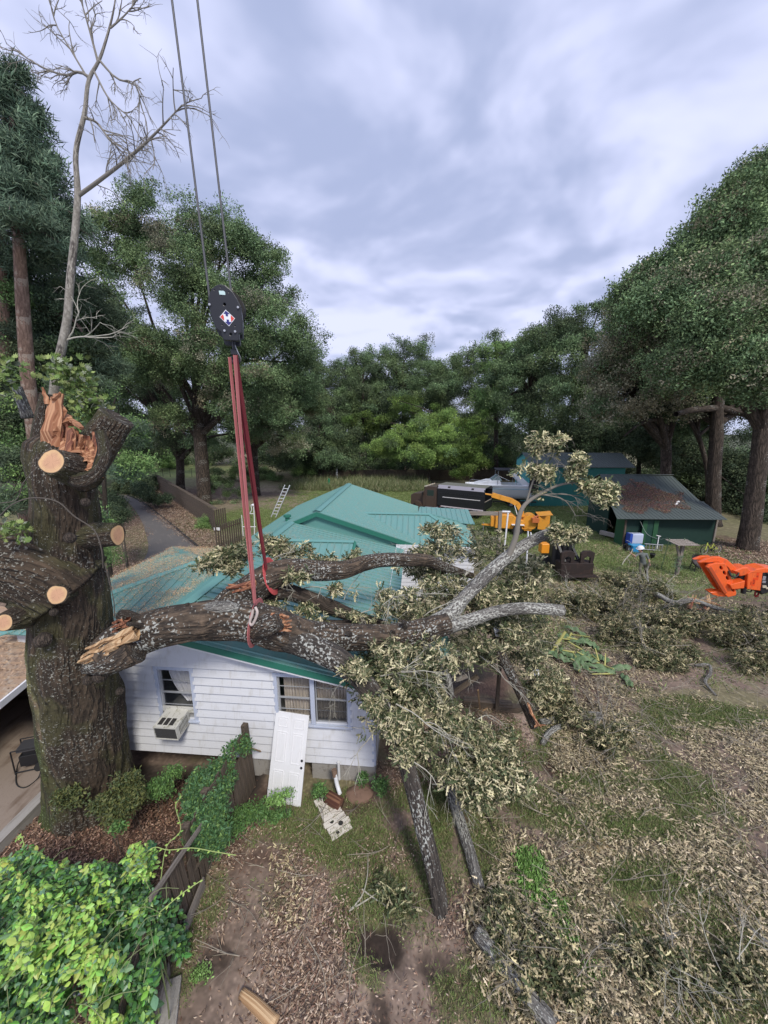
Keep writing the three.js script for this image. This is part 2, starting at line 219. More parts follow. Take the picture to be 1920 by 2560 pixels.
function groundAt(x, z) {
  const near = 1 - sstep(12, 30, -z), a = fbm2(x * 0.55 + 40, z * 0.55 + 11, 3), b = fbm2(x * 2.1 + 7, z * 2.1 + 3, 2);
  let col = mix3([0.17, 0.122, 0.093], [0.27, 0.2, 0.155], b), grass = sstep(0.5, 0.62, a * 0.7 + b * 0.3 + 0.05 * sstep(-4, 3, x)) * 0.65;
  if (z > 2) grass *= 0.3;
  const far = sstep(14, 26, -z); grass = mix(grass, 0.55 + 0.45 * a, far);
  col = mix3(col, [0.17, 0.165, 0.075], grass);
  let hole = 0;
  for (const [sx, sz, rx, rz, tn, kind, k] of SPOTS) {
    let dx = x - sx, dz = z - sz; if (Math.abs(dx) > 3 * (rx + rz) || Math.abs(dz) > 3 * (rx + rz)) continue;
    if (tn) { const c = Math.cos(tn), s = Math.sin(tn); [dx, dz] = [dx * c + dz * s, -dx * s + dz * c]; }
    const d = Math.hypot(dx / rx, dz / rz) + (b - 0.5) * 0.9 + (a - 0.5) * 0.6; const m = k * (1 - sstep(0.6, 1.15, d));
    if (m > 0) { col = mix3(col, KIND[kind].map((q) => q * (0.8 + 0.4 * b)), m); if (kind === 'green' || kind === 'moss') grass = Math.max(grass, m * (kind === 'green' ? 1 : 0.75)); else grass *= 1 - m; if (kind === 'hole' || kind === 'red') hole = Math.max(hole, (kind === 'hole' ? 1 : 0.35) * m); }
  }
  return { col, grass, hole, near };
}
function gh(x, z) {
  const f = 1 - sstep(25, 45, -z); if (f <= 0 || z > 4) return 0;
  const du = (x + 0.233) * 0.99664 + (z + 8.037) * 0.0819, dv = (x + 0.233) * 0.0819 - (z + 8.037) * 0.99664, dip = sstep(-8.2, -7.2, du) * sstep(-2.9, -3.6, du) * sstep(-1.7, -0.4, dv) * sstep(7, 6, dv) * 0.65;
  return -dip + (0.05 * (fbm2(x * 1.3 + 5, z * 1.3 + 2, 3) - 0.5) + 0.025 * (fbm2(x * 6, z * 6, 2) - 0.5)) * f;
}
{
  const N = 420, pos = [], uv = [], idx = [];
  for (let j = 0; j <= N; j++) for (let i = 0; i <= N; i++) {
    const x = gx(i / N * 2 - 1), z = -gd(j / N); const g = -z < 30 && Math.abs(x) < 30 ? groundAt(x, z).hole : 0;
    pos.push(x, gh(x, z) - 0.16 * g * (0.6 + 0.8 * fbm2(x * 5, z * 5, 2)), z); uv.push(i / N, j / N);
  }
  for (let j = 0; j < N; j++) for (let i = 0; i < N; i++) { const a = j * (N + 1) + i; idx.push(a, a + 1, a + N + 1, a + 1, a + N + 2, a + N + 1); }
  const g = new THREE.BufferGeometry(); g.setAttribute('position', new THREE.Float32BufferAttribute(pos, 3)); g.setAttribute('uv', new THREE.Float32BufferAttribute(uv, 2)); g.setIndex(idx); g.computeVertexNormals();
  const S = 2048, rnd = rng(3);
  const map = tex(S, S, (u, v) => {
    const x = gx(u * 2 - 1), z = -gd(v); if (z < -140 || Math.abs(x) > 120) return [0.06, 0.07, 0.03];
    const q = groundAt(x, z), fine = n2(x * 22, z * 22), f2 = n2(x * 47 + 9, z * 47), speck = h3(Math.floor(x * 60), Math.floor(z * 60), 9);
    const k = 0.62 + 0.5 * fine + 0.35 * (f2 - 0.3); return q.col.map((c, i) => c * k * (speck > 0.93 ? 1.5 : 1));
  });
  map.wrapS = map.wrapT = THREE.ClampToEdgeWrapping;
  const bump = tex(1024, 1024, (u, v) => { const x = gx(u * 2 - 1), z = -gd(v); return Math.abs(x) < 40 && z > -40 ? fbm2(x * 14, z * 14, 3) : 0.5; }, false); bump.wrapS = bump.wrapT = THREE.ClampToEdgeWrapping;
  ground_('ground', g, new THREE.MeshStandardMaterial({ map, bumpMap: bump, bumpScale: 0.05, roughness: 1 }));
}
function sheet(pts, h) {                                              // a flat strip between two edges given as pixel pairs on the ground
  const pos = [], uv = [], idx = []; let s = 0, prev = null;
  const L = new THREE.CatmullRomCurve3(pts.map((p) => G(p[0], p[1], h))).getPoints(60), R = new THREE.CatmullRomCurve3(pts.map((p) => G(p[2], p[3], h))).getPoints(60);
  L.forEach((l, i) => { const r = R[i]; if (prev) s += l.distanceTo(prev); prev = l; pos.push(l.x, h, l.z, r.x, h, r.z); uv.push(0, s, l.distanceTo(r), s); if (i) { const a = 2 * i - 2; idx.push(a, a + 1, a + 2, a + 1, a + 3, a + 2); } });
  const g = new THREE.BufferGeometry(); g.setAttribute('position', new THREE.Float32BufferAttribute(pos, 3)); g.setAttribute('uv', new THREE.Float32BufferAttribute(uv, 2)); g.setIndex(idx); g.computeVertexNormals(); return { g, L, R };
}
const mAsphalt = new THREE.MeshStandardMaterial({ map: grime([0.12, 0.112, 0.106], [0.19, 0.17, 0.15], 0.6), roughness: 0.95 }); mAsphalt.map.repeat.set(0.3, 0.3);
const drive = sheet([[60, 1640, 640, 1560], [250, 1490, 560, 1425], [362, 1395, 500, 1372], [362, 1325, 425, 1308], [332, 1268, 372, 1268], [308, 1247, 342, 1248], [285, 1235, 318, 1238]], 0.05);
ground_('driveway', drive.g, mAsphalt);
ground_('driveway_edging', limb(drive.R.filter((_, i) => i > 14 && i % 3 === 0).map((v) => v.clone().setY(0.06)), [0.11, 0.1, 0.12, 0.1], { radial: 6, step: 0.5, rough: 0.3 }), M.dark);

// ------------------------------------------------------------------ the house, in its own axes: u along the front wall, h up, v back
const TH = 4.7 * Math.PI / 180, C0 = G(937, 1956);
const house = thing('house', 'white lap sided house with green metal roofs under the fallen oak limbs', 'house', C0, -TH);
const hv = (u, h, v) => V3(u, h, -v);
const Hw = (u, h, v) => C0.clone().add(V3(u * Math.cos(TH) + v * Math.sin(TH), h, u * Math.sin(TH) - v * Math.cos(TH)));
// siding: every board a lapped piece, cut at the windows and along the rakes
const WIN = [[-5.49, -4.46, 1.5, 3.05], [-2.46, -0.55, 1.6, 3.03]];
const rakeR = (h) => -5.2 + (4.13 - h) / 0.222, rakeL = (h) => -5.2 - (4.13 - h) / 0.44;
{
  const lap = 0.228, rs = rng(11); let row = 0;
  for (let h0 = 0.55; h0 < 4.05; h0 += lap, row++) {
    const h1 = h0 + lap + 0.012; let L = -7.55, Rr = 0.0;
    let cuts = []; for (const [a, b, lo, hi] of WIN) if (h1 > lo + 0.03 && h0 < hi - 0.06) cuts.push([a + 0.03, b - 0.03]);
    const joints = row % 3 ? [] : [-3.2 - rs() * 0.6];
    let spans = [[L, Rr]];
    for (const [a, b] of cuts) spans = spans.flatMap(([l, r]) => (b <= l || a >= r) ? [[l, r]] : [[l, a], [b, r]]);
    for (const j of joints) spans = spans.flatMap(([l, r]) => (j > l + 0.5 && j < r - 0.5) ? [[l, j - 0.001], [j + 0.001, r]] : [[l, r]]);
    for (let [l, r] of spans) {
      const lb = Math.max(l, rakeL(h0)), lt = Math.max(l, rakeL(h1)), rb = Math.min(r, rakeR(h0)), rt = Math.min(r, rakeR(h1)); if (rb - lb < 0.05) continue;
      const t = new TB(), b = 0.078 + rs() * 0.004, tp = 0.01, y0 = h0 - 0.002 + rs() * 0.003; const rt2 = Math.max(rt, lt + 0.01);
      const A = [V3(lb, y0, 0), V3(rb, y0, 0), V3(rt2, h1, 0), V3(lt, h1, 0)], B = [V3(lb, y0, b), V3(rb, y0, b), V3(rt2, h1, tp), V3(lt, h1, tp)];
      t.quad(B[0], B[1], B[2], B[3]); t.quad(A[1], A[0], A[3], A[2]); for (let i = 0; i < 4; i++) { const j = (i + 1) % 4; t.quad(A[i], A[j], B[j], B[i]); }
      part(house, 'siding_board', t.geo(false), M.siding);
    }
  }
  for (let h0 = 0.55; h0 < 2.95; h0 += lap) { const g = box(0.02, lap + 0.005, 9.9, 0.02, h0 + lap / 2, -5.05); part(house, 'siding_board', g, M.siding); }
  part(house, 'corner_board', box(0.09, 2.5, 0.035, -0.01, 1.8, 0.03), M.trim);
  // structural walls behind the siding, floor and far walls close the rooms
  const wl = [box(0.1, 2.5, 9.8, -0.07, 1.8, -5.0), box(7.6, 0.16, 18.6, -3.8, 0.46, -9.5), box(0.1, 2.55, 18, -7.6, 1.8, -9.6), box(8, 2.6, 0.1, -3.8, 1.8, -19), box(1.1, 3.2, 0.1, 0.55, 1.6, -9.95), box(0.1, 3.1, 9, 0.62, 1.55, -14.6)];
  const fw = new THREE.Shape([[-7.5, 0.55], [-0.05, 0.55], [-0.05, 2.93], [-5.2, 4.05], [-7.5, 3.0]].map((p) => new THREE.Vector2(...p)));
  for (const [a, b, lo, hi] of WIN) fw.holes.push(new THREE.Path([[a + 0.1, lo + 0.08], [a + 0.1, hi - 0.1], [b - 0.1, hi - 0.1], [b - 0.1, lo + 0.08]].map((p) => new THREE.Vector2(...p))));
  const fg = new THREE.ExtrudeGeometry(fw, { depth: 0.1, bevelEnabled: false }); fg.translate(0, 0, -0.103);
  part(house, 'wall', merge([...wl, fg]), M.siding);
  for (let h0 = 0.2; h0 < 3; h0 += 0.2) part(house, 'siding_board', (() => { const g = box(2.9, 0.205, 0.025, 0, 0, 0); g.rotateX(-0.2); g.translate(2.5, h0, -10.93); return g; })(), M.siding);   // wall under the right wing
  for (let h0 = 0.2; h0 < 3.1; h0 += 0.2) part(house, 'siding_board', (() => { const g = box(1.1, 0.205, 0.025, 0, 0, 0); g.rotateX(-0.12); g.translate(0.56, h0, -9.875); return g; })(), M.siding);
  part(house, 'foundation', merge([box(1.62, 0.62, 0.2, -0.8, 0.24, -0.1), box(0.2, 0.6, 9.6, -0.1, 0.23, -5.0), box(0.75, 0.6, 0.2, -3.0, 0.23, -0.1), box(7.5, 0.6, 0.2, -3.8, 0.2, -6)]), M.concrete);
  part(house, 'sill_beam', box(7.5, 0.14, 0.12, -3.78, 0.47, -0.7), M.plank);
}
// windows: frame boards, sashes, panes, curtains
const mGlass = new THREE.MeshPhysicalMaterial({ color: 0xffffff, transmission: 1, thickness: 0, roughness: 0.03, ior: 1.45, side: THREE.DoubleSide });
const mCurtain = std([0.45, 0.4, 0.34], 0.95), mSash = std([0.33, 0.34, 0.35], 0.5), mScreen = std([0.09, 0.09, 0.09], 0.8);
function curtain(x0, x1, y0, y1, z, seed, taper = 0) {
  const nx = 40, ny = 10, pos = [], idx = [], uv = [];
  for (let j = 0; j <= ny; j++) for (let i = 0; i <= nx; i++) { const s = i / nx, t = j / ny, w = 1 - taper * (1 - t) * (1 - t); pos.push(x0 + (x1 - x0) * (taper > 0 ? 1 - (1 - s) * w : s), mix(y0, y1, t), z + 0.03 * Math.sin(s * 28 + seed + Math.sin(t * 2 + seed)) + 0.015 * Math.sin(s * 61)); uv.push(s, t); if (i < nx && j < ny) { const a = j * (nx + 1) + i; idx.push(a, a + 1, a + nx + 1, a + 1, a + nx + 2, a + nx + 1); } }
  const g = new THREE.BufferGeometry(); g.setAttribute('position', new THREE.Float32BufferAttribute(pos, 3)); g.setAttribute('uv', new THREE.Float32BufferAttribute(uv, 2)); g.setIndex(idx); g.computeVertexNormals(); return g;
}
function windowUnit(a, b, lo, hi, mullion, label) {
  const w = part(house, 'window', merge([box(0.1, hi - lo, 0.045, a + 0.05, (lo + hi) / 2, 0.036), box(0.1, hi - lo, 0.045, b - 0.05, (lo + hi) / 2, 0.036), box(b - a - 0.2, 0.1, 0.045, (a + b) / 2, hi - 0.05, 0.034), box(b - a + 0.06, 0.05, 0.1, (a + b) / 2, lo + 0.02, 0.05), ...(mullion ? [box(0.11, hi - lo - 0.15, 0.045, mullion, (lo + hi) / 2 - 0.02, 0.034)] : [])]), M.trim, label);
  const bays = mullion ? [[a + 0.1, mullion - 0.055], [mullion + 0.055, b - 0.1]] : [[a + 0.1, b - 0.1]];
  bays.forEach(([x0, x1], i) => {
    const y0 = lo + 0.07, y1 = hi - 0.1, m = (y0 + y1) / 2 + 0.02, x = (x0 + x1) / 2, ww = x1 - x0;
    part(w, 'sash', merge([box(0.035, y1 - y0, 0.03, x0 + 0.018, (y0 + y1) / 2, -0.03), box(0.035, y1 - y0, 0.03, x1 - 0.018, (y0 + y1) / 2, -0.03), box(ww, 0.045, 0.035, x, m, -0.028), box(ww, 0.04, 0.03, x, y1 - 0.02, -0.03), box(ww, 0.05, 0.03, x, y0 + 0.025, -0.03), box(ww, 0.015, 0.02, x, (m + y1) / 2, -0.034), box(ww, 0.015, 0.02, x, (m + y0) / 2, -0.034)]), mSash);
    part(w, 'pane', new THREE.PlaneGeometry(ww - 0.06, y1 - y0 - 0.06).translate(x, (y0 + y1) / 2, -0.045), mGlass);
    if (mullion) { part(w, 'curtain', curtain(x0 + (i ? 0.02 : 0.1), x0 + ww * 0.52, y0, y1, -0.17, i * 2), mCurtain); part(w, 'curtain', curtain(x0 + ww * 0.5, x1 - 0.02, y0, y1, -0.19, i * 3 + 1), mCurtain); if (i) part(w, 'screen', new THREE.PlaneGeometry(ww - 0.07, m - y0).translate(x, (y0 + m) / 2, -0.02), new THREE.MeshStandardMaterial({ color: C3(0.05, 0.05, 0.05), transparent: true, opacity: 0.55, roughness: 0.9, side: THREE.DoubleSide })); }
    else part(w, 'curtain', curtain(x0 + 0.1, x1 - 0.05, y0 + 0.35, y1, -0.2, 4, 0.6), std([0.5, 0.5, 0.52], 0.95));
  });
}
windowUnit(...WIN[0], 0, 'white framed window with one grey curtain'); windowUnit(...WIN[1], -1.5, 'white framed double window with beige curtains');
// metal roofs: ribbed panels 0.92 m wide, ridge and hip caps
const mRoof = new THREE.MeshStandardMaterial({ map: grime([0.145, 0.31, 0.285], [0.23, 0.3, 0.255], 0.7), roughness: 0.45, metalness: 0.1, side: THREE.DoubleSide });
const mCap = std([0.13, 0.3, 0.275], 0.45), mRake = std([0.03, 0.17, 0.12], 0.45), mGreyRoof = std([0.085, 0.105, 0.1], 0.5);
function clip(poly, f) {                                              // keep the part of a convex polygon where f >= 0
  const out = []; poly.forEach((p, i) => { const q = poly[(i + 1) % poly.length], a = f(p), b = f(q); if (a >= 0) out.push(p); if (a * b < 0) out.push([p[0] + (q[0] - p[0]) * a / (a - b), p[1] + (q[1] - p[1]) * a / (a - b)]); }); return out;
}
function roofPlane(owner, pts, ribs, mat, pitch = 0.305, rh = 0.035, panel = 0.92, name = 'roof_panel') {   // pts: corners in the owner's axes (convex); ribs: direction of the ribs
  const O = pts[0], n = pts[1].clone().sub(O).cross(pts[2].clone().sub(O)).normalize(); if (n.y < 0) n.negate();
  const B = ribs.clone().addScaledVector(n, -ribs.dot(n)).normalize(), A = B.clone().cross(n).normalize();
  const poly = pts.map((p) => { const d = p.clone().sub(O); return [d.dot(A), d.dot(B)]; }), lo = Math.min(...poly.map((p) => p[0])), hi = Math.max(...poly.map((p) => p[0]));
  const W = (a, b, c = 0) => O.clone().addScaledVector(A, a).addScaledVector(B, b).addScaledVector(n, c);
  for (let a0 = lo; a0 < hi - 0.02; a0 += panel) {
    const a1 = Math.min(hi, a0 + panel); let q = clip(clip(poly, (p) => p[0] - a0), (p) => a1 - p[0]); if (q.length < 3) continue;
    const t = new TB(); t.prism(q.map(([a, b]) => W(a, b, -0.03)), n.clone().multiplyScalar(0.03));
    for (let r = a0; r < a1 - 0.03; r += pitch) {
      const seg = []; q.forEach((p, i) => { const s = q[(i + 1) % q.length], x = p[0] - r - 0.02, y = s[0] - r - 0.02; if (x * y < 0) seg.push(p[1] + (s[1] - p[1]) * x / (x - y)); }); if (seg.length < 2) continue;
      const b0 = Math.min(...seg), b1 = Math.max(...seg), w = 0.024;
      const s = [[r, 0.0005], [r + 0.012, rh], [r + w + 0.006, rh], [r + w + 0.018, 0.0005]].map(([a, c]) => [W(a, b0, c), W(a, b1, c)]);
      for (let i = 0; i < 3; i++) t.quad(s[i][0], s[i + 1][0], s[i + 1][1], s[i][1]); t.quad(s[0][0], s[1][0], s[2][0], s[3][0]); t.quad(s[3][1], s[2][1], s[1][1], s[0][1]);
    }
    const g = t.geo(false); part(owner, name, g, mat);
  }
}
function cap(owner, a, b, w = 0.16, mat = mCap, name = 'ridge_cap') { const d = b.clone().sub(a).normalize(), s = V3(-d.z, 0, d.x).normalize(), u = V3(0, 1, 0); const t = new TB(); const q = (p, k, y) => p.clone().addScaledVector(s, k).addScaledVector(u, y);
  for (const k of [-1, 1]) { t.quad(q(a, 0, 0.06), q(b, 0, 0.06), q(b, k * w, 0.005), q(a, k * w, 0.005)); t.quad(q(a, 0, 0.045), q(b, 0, 0.045), q(b, k * w, -0.01), q(a, k * w, -0.01)); t.quad(q(a, k * w, 0.005), q(b, k * w, 0.005), q(b, k * w, -0.02), q(a, k * w, -0.02)); } part(owner, name, t.geo(false), mat); }
{
  const X = V3(1, 0, 0), Z = V3(0, 0, 1), r = (u) => 4.2 - 0.222 * (u + 5.2), ul = (u) => 4.2 + 0.44 * (u + 5.2), ur = (u) => 4.75 - 0.32 * (u + 3.9);
  roofPlane(house, [hv(-5.2, 4.2, -0.35), hv(0.42, r(0.42), -0.35), hv(0.42, r(0.42), 10.2), hv(-5.2, 4.2, 10.2)], V3(1, -0.22, 0), mRoof);
  roofPlane(house, [hv(-5.2, 4.2, -0.35), hv(-7.8, ul(-7.8), -0.35), hv(-7.8, ul(-7.8), 10), hv(-5.2, 4.2, 10)], V3(1, 0.44, 0), mRoof);
  roofPlane(house, [hv(-3.9, 4.77, 10), hv(-7.8, ul(-7.8), 10), hv(-7.8, ul(-7.8), 19.3), hv(-3.9, 4.77, 19.3)], V3(1, 0.44, 0), mRoof);
  roofPlane(house, [hv(-3.9, 4.77, 10), hv(1.12, ur(1.12) + 0.02, 10), hv(1.12, ur(1.12) + 0.02, 19.3), hv(-3.9, 4.77, 19.3)], V3(1, -0.32, 0), mRoof);
  // raised front edge of the upper roof: deep green rake boards
  const rk = (u0, h0, u1, h1, v, d, mat, nm) => { const t = new TB(); t.prism([hv(u0, h0 - d, v), hv(u1, h1 - d, v), hv(u1, h1, v), hv(u0, h0, v)], V3(0, 0, 0.03)); part(house, nm, t.geo(false), mat); };
  rk(-3.9, 4.74, 1.12, ur(1.12) - 0.01, 9.98, 0.22, mRake, 'rake_board'); rk(-5.2, 4.17, -3.9, 4.74, 9.98, 0.22, mRake, 'rake_board');
  { const t = new TB(); t.prism([hv(-5.2, 4.05, 10.15), hv(1.0, 2.8, 10.15), hv(1.0, 3.1, 10.15), hv(-3.9, 4.68, 10.15)], V3(0, 0, -0.05)); part(house, 'gable_panel', t.geo(false), mCap); }
  rk(-5.2, 4.17, 0.42, r(0.42) - 0.03, -0.34, 0.15, mRake, 'rake_board'); rk(-5.2, 4.03, 0.4, r(0.4) - 0.17, -0.315, 0.07, M.white, 'fascia_board'); rk(-7.8, ul(-7.8) - 0.03, -5.2, 4.17, -0.34, 0.15, mRake, 'rake_board');
  { const t = new TB(); t.prism([hv(-5.2, 4.0, -0.33), hv(0.42, r(0.42) - 0.2, -0.33), hv(0.42, r(0.42) - 0.2, 0.02), hv(-5.2, 4.0, 0.02)], V3(0, 0.02, 0)); t.prism([hv(-7.8, ul(-7.8) - 0.2, -0.33), hv(-5.2, 4.0, -0.33), hv(-5.2, 4.0, 0.02), hv(-7.8, ul(-7.8) - 0.2, 0.02)], V3(0, 0.02, 0)); part(house, 'soffit', t.geo(false), M.white); }
  cap(house, hv(-5.2, 4.2, -0.35), hv(-5.2, 4.2, 10), 0.22); cap(house, hv(-3.9, 4.77, 10), hv(-3.9, 4.77, 19.3), 0.2);
  // left wing with hipped end
  const a = hv(-6.9, 4.02, 4.9), bl = hv(-10.8, 3.06, 9), fl = hv(-10.8, 3.06, 1.0), in_ = hv(-5.6, 4.02, 4.9);
  roofPlane(house, [a, bl, fl], V3(1, 0.24, 0), mRoof); roofPlane(house, [a, in_, hv(-7.2, 3.06, 1.0), fl], V3(0, 0.24, -1), mRoof); roofPlane(house, [a, bl, hv(-7.6, 3.06, 9), in_], V3(0, 0.24, 1), mRoof);
  cap(house, a, bl, 0.17); cap(house, a, fl, 0.17); cap(house, a, in_, 0.15);
  part(house, 'wing_wall', merge([box(3, 2.5, 0.1, -9.1, 1.8, -1.3), box(0.1, 2.5, 7.4, -10.6, 1.8, -5), box(3, 2.5, 0.1, -9.1, 1.8, -8.7)]), M.siding);
  // right wing with hipped end, and the low porch roof behind it
  const r0 = hv(-1.9, 4.12, 12.7), r1 = hv(1.7, 4.12, 12.7), fr = hv(4.0, 3.05, 10.4), frl = hv(1.1, 3.05, 10.4), br = hv(4.0, 3.05, 15);
  roofPlane(house, [r0, r1, fr, frl], V3(0, 0.45, -1), mRoof, 0.3, 0.035); roofPlane(house, [r1, fr, br], V3(1, -0.45, 0), mRoof); roofPlane(house, [r0, r1, br, hv(-1.9, 3.05, 15)], V3(0, 0.45, 1), mRoof);
  cap(house, r0, r1, 0.13); cap(house, r1, fr, 0.13); cap(house, r0, hv(1.1, 3.06, 10.4), 0.1); cap(house, r1, br, 0.13);
  rk(1.1, 3.03, 4.0, 3.03, 10.36, 0.14, M.white, 'fascia_board');
  roofPlane(house, [hv(1.0, 3.42, 14.6), hv(4.4, 3.22, 14.2), hv(4.3, 3.6, 16.6), hv(1.2, 3.75, 16.6)], V3(0, 0.15, -1), mRoof);
  // small porch gable on the right slope
  const s0 = hv(-4.85, 4.13, 7.2), s1 = hv(-1.6, 4.13, 7.2), sf = hv(-1.6, 3.44, 5.8), sb = hv(-1.6, 3.44, 8.6);
  roofPlane(house, [s0, s1, sf], V3(0, 0.5, -1), mRoof, 0.3, 0.03); roofPlane(house, [s0, s1, sb], V3(0, 0.5, 1), mRoof, 0.3, 0.03); cap(house, s0, s1, 0.11); cap(house, s1.clone().add(V3(0.02, -0.02, 0)), sf.clone().add(V3(0.02, -0.01, 0)), 0.07, mRake, 'rake_board');
  { const t = new TB(); t.prism([hv(-1.75, 4.06, 7.2), hv(-1.75, 3.4, 5.9), hv(-1.75, 3.4, 8.5)], V3(0.03, 0, 0)); part(house, 'gable_panel', t.geo(false), M.dark); }
  part(house, 'roof_vent', merge([new THREE.CylinderGeometry(0.12, 0.12, 0.3, 12).translate(-5.85, 4.0, -11.4), new THREE.CylinderGeometry(0.2, 0.2, 0.1, 14).translate(-5.85, 4.18, -11.4)]), mRake);
}
// ------------------------------------------------------------------ leaves
function oakLeaf(t, M_, l, k, k2, rnd, curl = 0.3) {                  // a lobed leaf along +y put in place by M_; k, k2: its two tones
  const o = [[0.012, 0], [0.025, 0.14], [0.12, 0.3], [0.05, 0.4], [0.22, 0.6], [0.06, 0.66], [0.14, 0.85], [0.0, 1]], sag = curl * (0.4 + rnd());
  const pt = (x, y, s) => V3(s * x * l * 0.95, y * l, (-Math.abs(x) * 0.55 - y * y * sag) * l).applyMatrix4(M_);
  for (const s of [-1, 1]) for (let i = 0; i < 7; i++) { const [x0, y0] = o[i], [x1, y1] = o[i + 1], a = pt(0, y0, s), b = pt(x0, y0, s), c = pt(x1, y1, s), d = pt(0, y1, s), q = s > 0 ? k : k2; if (i < 6) { t.tri(a, b, c, q); t.tri(a, c, d, q); } else t.tri(a, b, d, q); }
}
function blade(t, M_, l, w, k, sag = 0.2) {                           // a plain pointed leaf: four triangles, folded along the midrib
  const p = (x, y, z) => V3(x, y, z).applyMatrix4(M_), a = p(0, 0, 0), m = p(0, l * 0.5, -sag * l * 0.25), e = p(0, l, -sag * l), L = p(-w / 2, l * 0.45, -w * 0.25 - sag * l * 0.2), Rr = p(w / 2, l * 0.45, -w * 0.25 - sag * l * 0.2);
  t.tri(a, m, L, k); t.tri(m, e, L, k); t.tri(a, Rr, m, k); t.tri(m, Rr, e, k);
}
const rndM = (rnd, spread = 0, tilt = 1) => { const m = new THREE.Matrix4().makeRotationFromEuler(new THREE.Euler((rnd() - 0.5) * Math.PI * tilt, rnd() * 6.283, (rnd() - 0.5) * Math.PI * tilt)); return spread ? m.setPosition((rnd() - 0.5) * spread, (rnd() - 0.5) * spread, (rnd() - 0.5) * spread) : m; };
const leafMat = new THREE.MeshStandardMaterial({ vertexColors: true, roughness: 0.62, side: THREE.DoubleSide });
const leafMatDull = new THREE.MeshStandardMaterial({ vertexColors: true, roughness: 0.85, side: THREE.DoubleSide });
const TONE = { pale: [0.5, 0.46, 0.27], cream: [0.6, 0.54, 0.34], mid: [0.2, 0.2, 0.1], green: [0.075, 0.1, 0.04], brown: [0.17, 0.12, 0.07] };
function pick(rnd, list) { let x = rnd(); for (const [k, w] of list) { if (x < w) return k; x -= w; } return list[0][0]; }
function jitter(rnd, k, a = 0.25) { const s = 1 + (rnd() - 0.5) * 2 * a; return [k[0] * s, k[1] * s * (1 + (rnd() - 0.5) * 0.08), k[2] * s]; }
const WILT = [[TONE.pale, 0.25], [TONE.cream, 0.14], [TONE.mid, 0.26], [TONE.green, 0.35]];
function sprigGeo(seed, leaves = 9, l = 0.17, tones = WILT, droop = 0.5) {   // an oak twig end: leaves all round a short stem, hanging
  const rnd = rng(seed), t = new TB();
  for (let i = 0; i < leaves; i++) {
    const f = i / leaves, az = rnd() * 6.283, el = 0.9 - droop * 1.6 * rnd() - f * 0.5, d = V3(Math.cos(az) * Math.cos(el), Math.sin(el), Math.sin(az) * Math.cos(el));
    const q = new THREE.Quaternion().setFromUnitVectors(V3(0, 1, 0), d), m = new THREE.Matrix4().makeRotationFromQuaternion(q).multiply(new THREE.Matrix4().makeRotationY(rnd() * 6.283)).setPosition((rnd() - 0.5) * 0.12, f * 0.2 - 0.05, (rnd() - 0.5) * 0.12);
    const k = jitter(rnd, pick(rnd, tones)), k2 = jitter(rnd, k, 0.15); oakLeaf(t, m, l * (0.7 + rnd() * 0.6), k, k2, rnd, 0.5);
  }
  return t.geo();
}
const SPRIGS = [0, 1, 2, 3, 4, 5].map((i) => sprigGeo(100 + i, 9, 0.18, WILT, 0.85));
const SPRIGS_DARK = [0, 1, 2].map((i) => sprigGeo(140 + i, 9, 0.17, [[TONE.mid, 0.4], [TONE.green, 0.42], [TONE.pale, 0.18]]));
function put(p, s, rnd, upright = 0.6) { return new THREE.Matrix4().compose(p, new THREE.Quaternion().setFromEuler(new THREE.Euler((rnd() - 0.5) * Math.PI * (1 - upright) * 2, rnd() * 6.283, (rnd() - 0.5) * Math.PI * (1 - upright) * 2)), V3(s, s, s)); }
// foliage spread through ellipsoids given as [px, py, D, rpx, rpy, rD metres]
function lobes(list) { return list.map(([x, y, D, rx, ry, rd]) => { const c = P(x, y, D), m = pxm(c); return { c, r: V3(rx * m, ry * m, rd ?? (rx + ry) / 2 * m), w: rx * ry }; }); }
function scatter(ls, n, rnd, { shell = 0.5, gap = 0.46, nf = 1, ok } = {}) {
  const tot = ls.reduce((s, l) => s + l.w, 0), out = []; let guard = n * 12;
  while (out.length < n && guard-- > 0) {
    let x = rnd() * tot, l = ls[0]; for (const k of ls) { if (x < k.w) { l = k; break; } x -= k.w; }
    const u = rnd() * 2 - 1, a = rnd() * 6.283, s = Math.sqrt(1 - u * u), rr = Math.pow(shell + (1 - shell) * rnd(), 0.6), d = V3(s * Math.cos(a), u, s * Math.sin(a));
    const bump = 0.78 + 0.44 * n3(d.x * 2.3 + l.c.x, d.y * 2.3 + l.c.y, d.z * 2.3 + l.c.z);
    const p = V3(l.c.x + d.x * l.r.x * rr * bump, l.c.y + d.y * l.r.y * rr * bump, l.c.z + d.z * l.r.z * rr * bump);
    if (fbm3(p.x * nf, p.y * nf, p.z * nf, 2) < gap) continue; if (p.y < 0.03) p.y = 0.03 + rnd() * 0.1;
    if (ok && !ok(p)) continue; out.push(p);
  }
  return out;
}
function foliage(parent, ls, n, seed, { geos = SPRIGS, size = 1, gap = 0.44, nf = 1.5, shell = 0.2, upright = 0.65, tint = (r) => { const s = 0.7 + 0.55 * r(); return [s, s, s]; }, ok, name = 'leaves' } = {}) {
  const rnd = rng(seed), pts = scatter(ls, n, rnd, { gap, nf, shell, ok }), by = geos.map(() => []);
  pts.forEach((p) => by[Math.floor(rnd() * geos.length)].push([put(p, size * (0.75 + 0.5 * rnd()), rnd, upright), tint(rnd, p)]));
  geos.forEach((g, i) => by[i].length && inst(parent, name, g, leafMat, by[i])); return pts;
}
const path = (list) => [list.map(([x, y, D]) => P(x, y, D)), list.map((q) => q[3])];
const gpath = (list) => [list.map(([x, y, r, up]) => G(x, y, 0).add(V3(0, r * 0.8 + (up || 0), 0))), list.map((q) => q[2])];
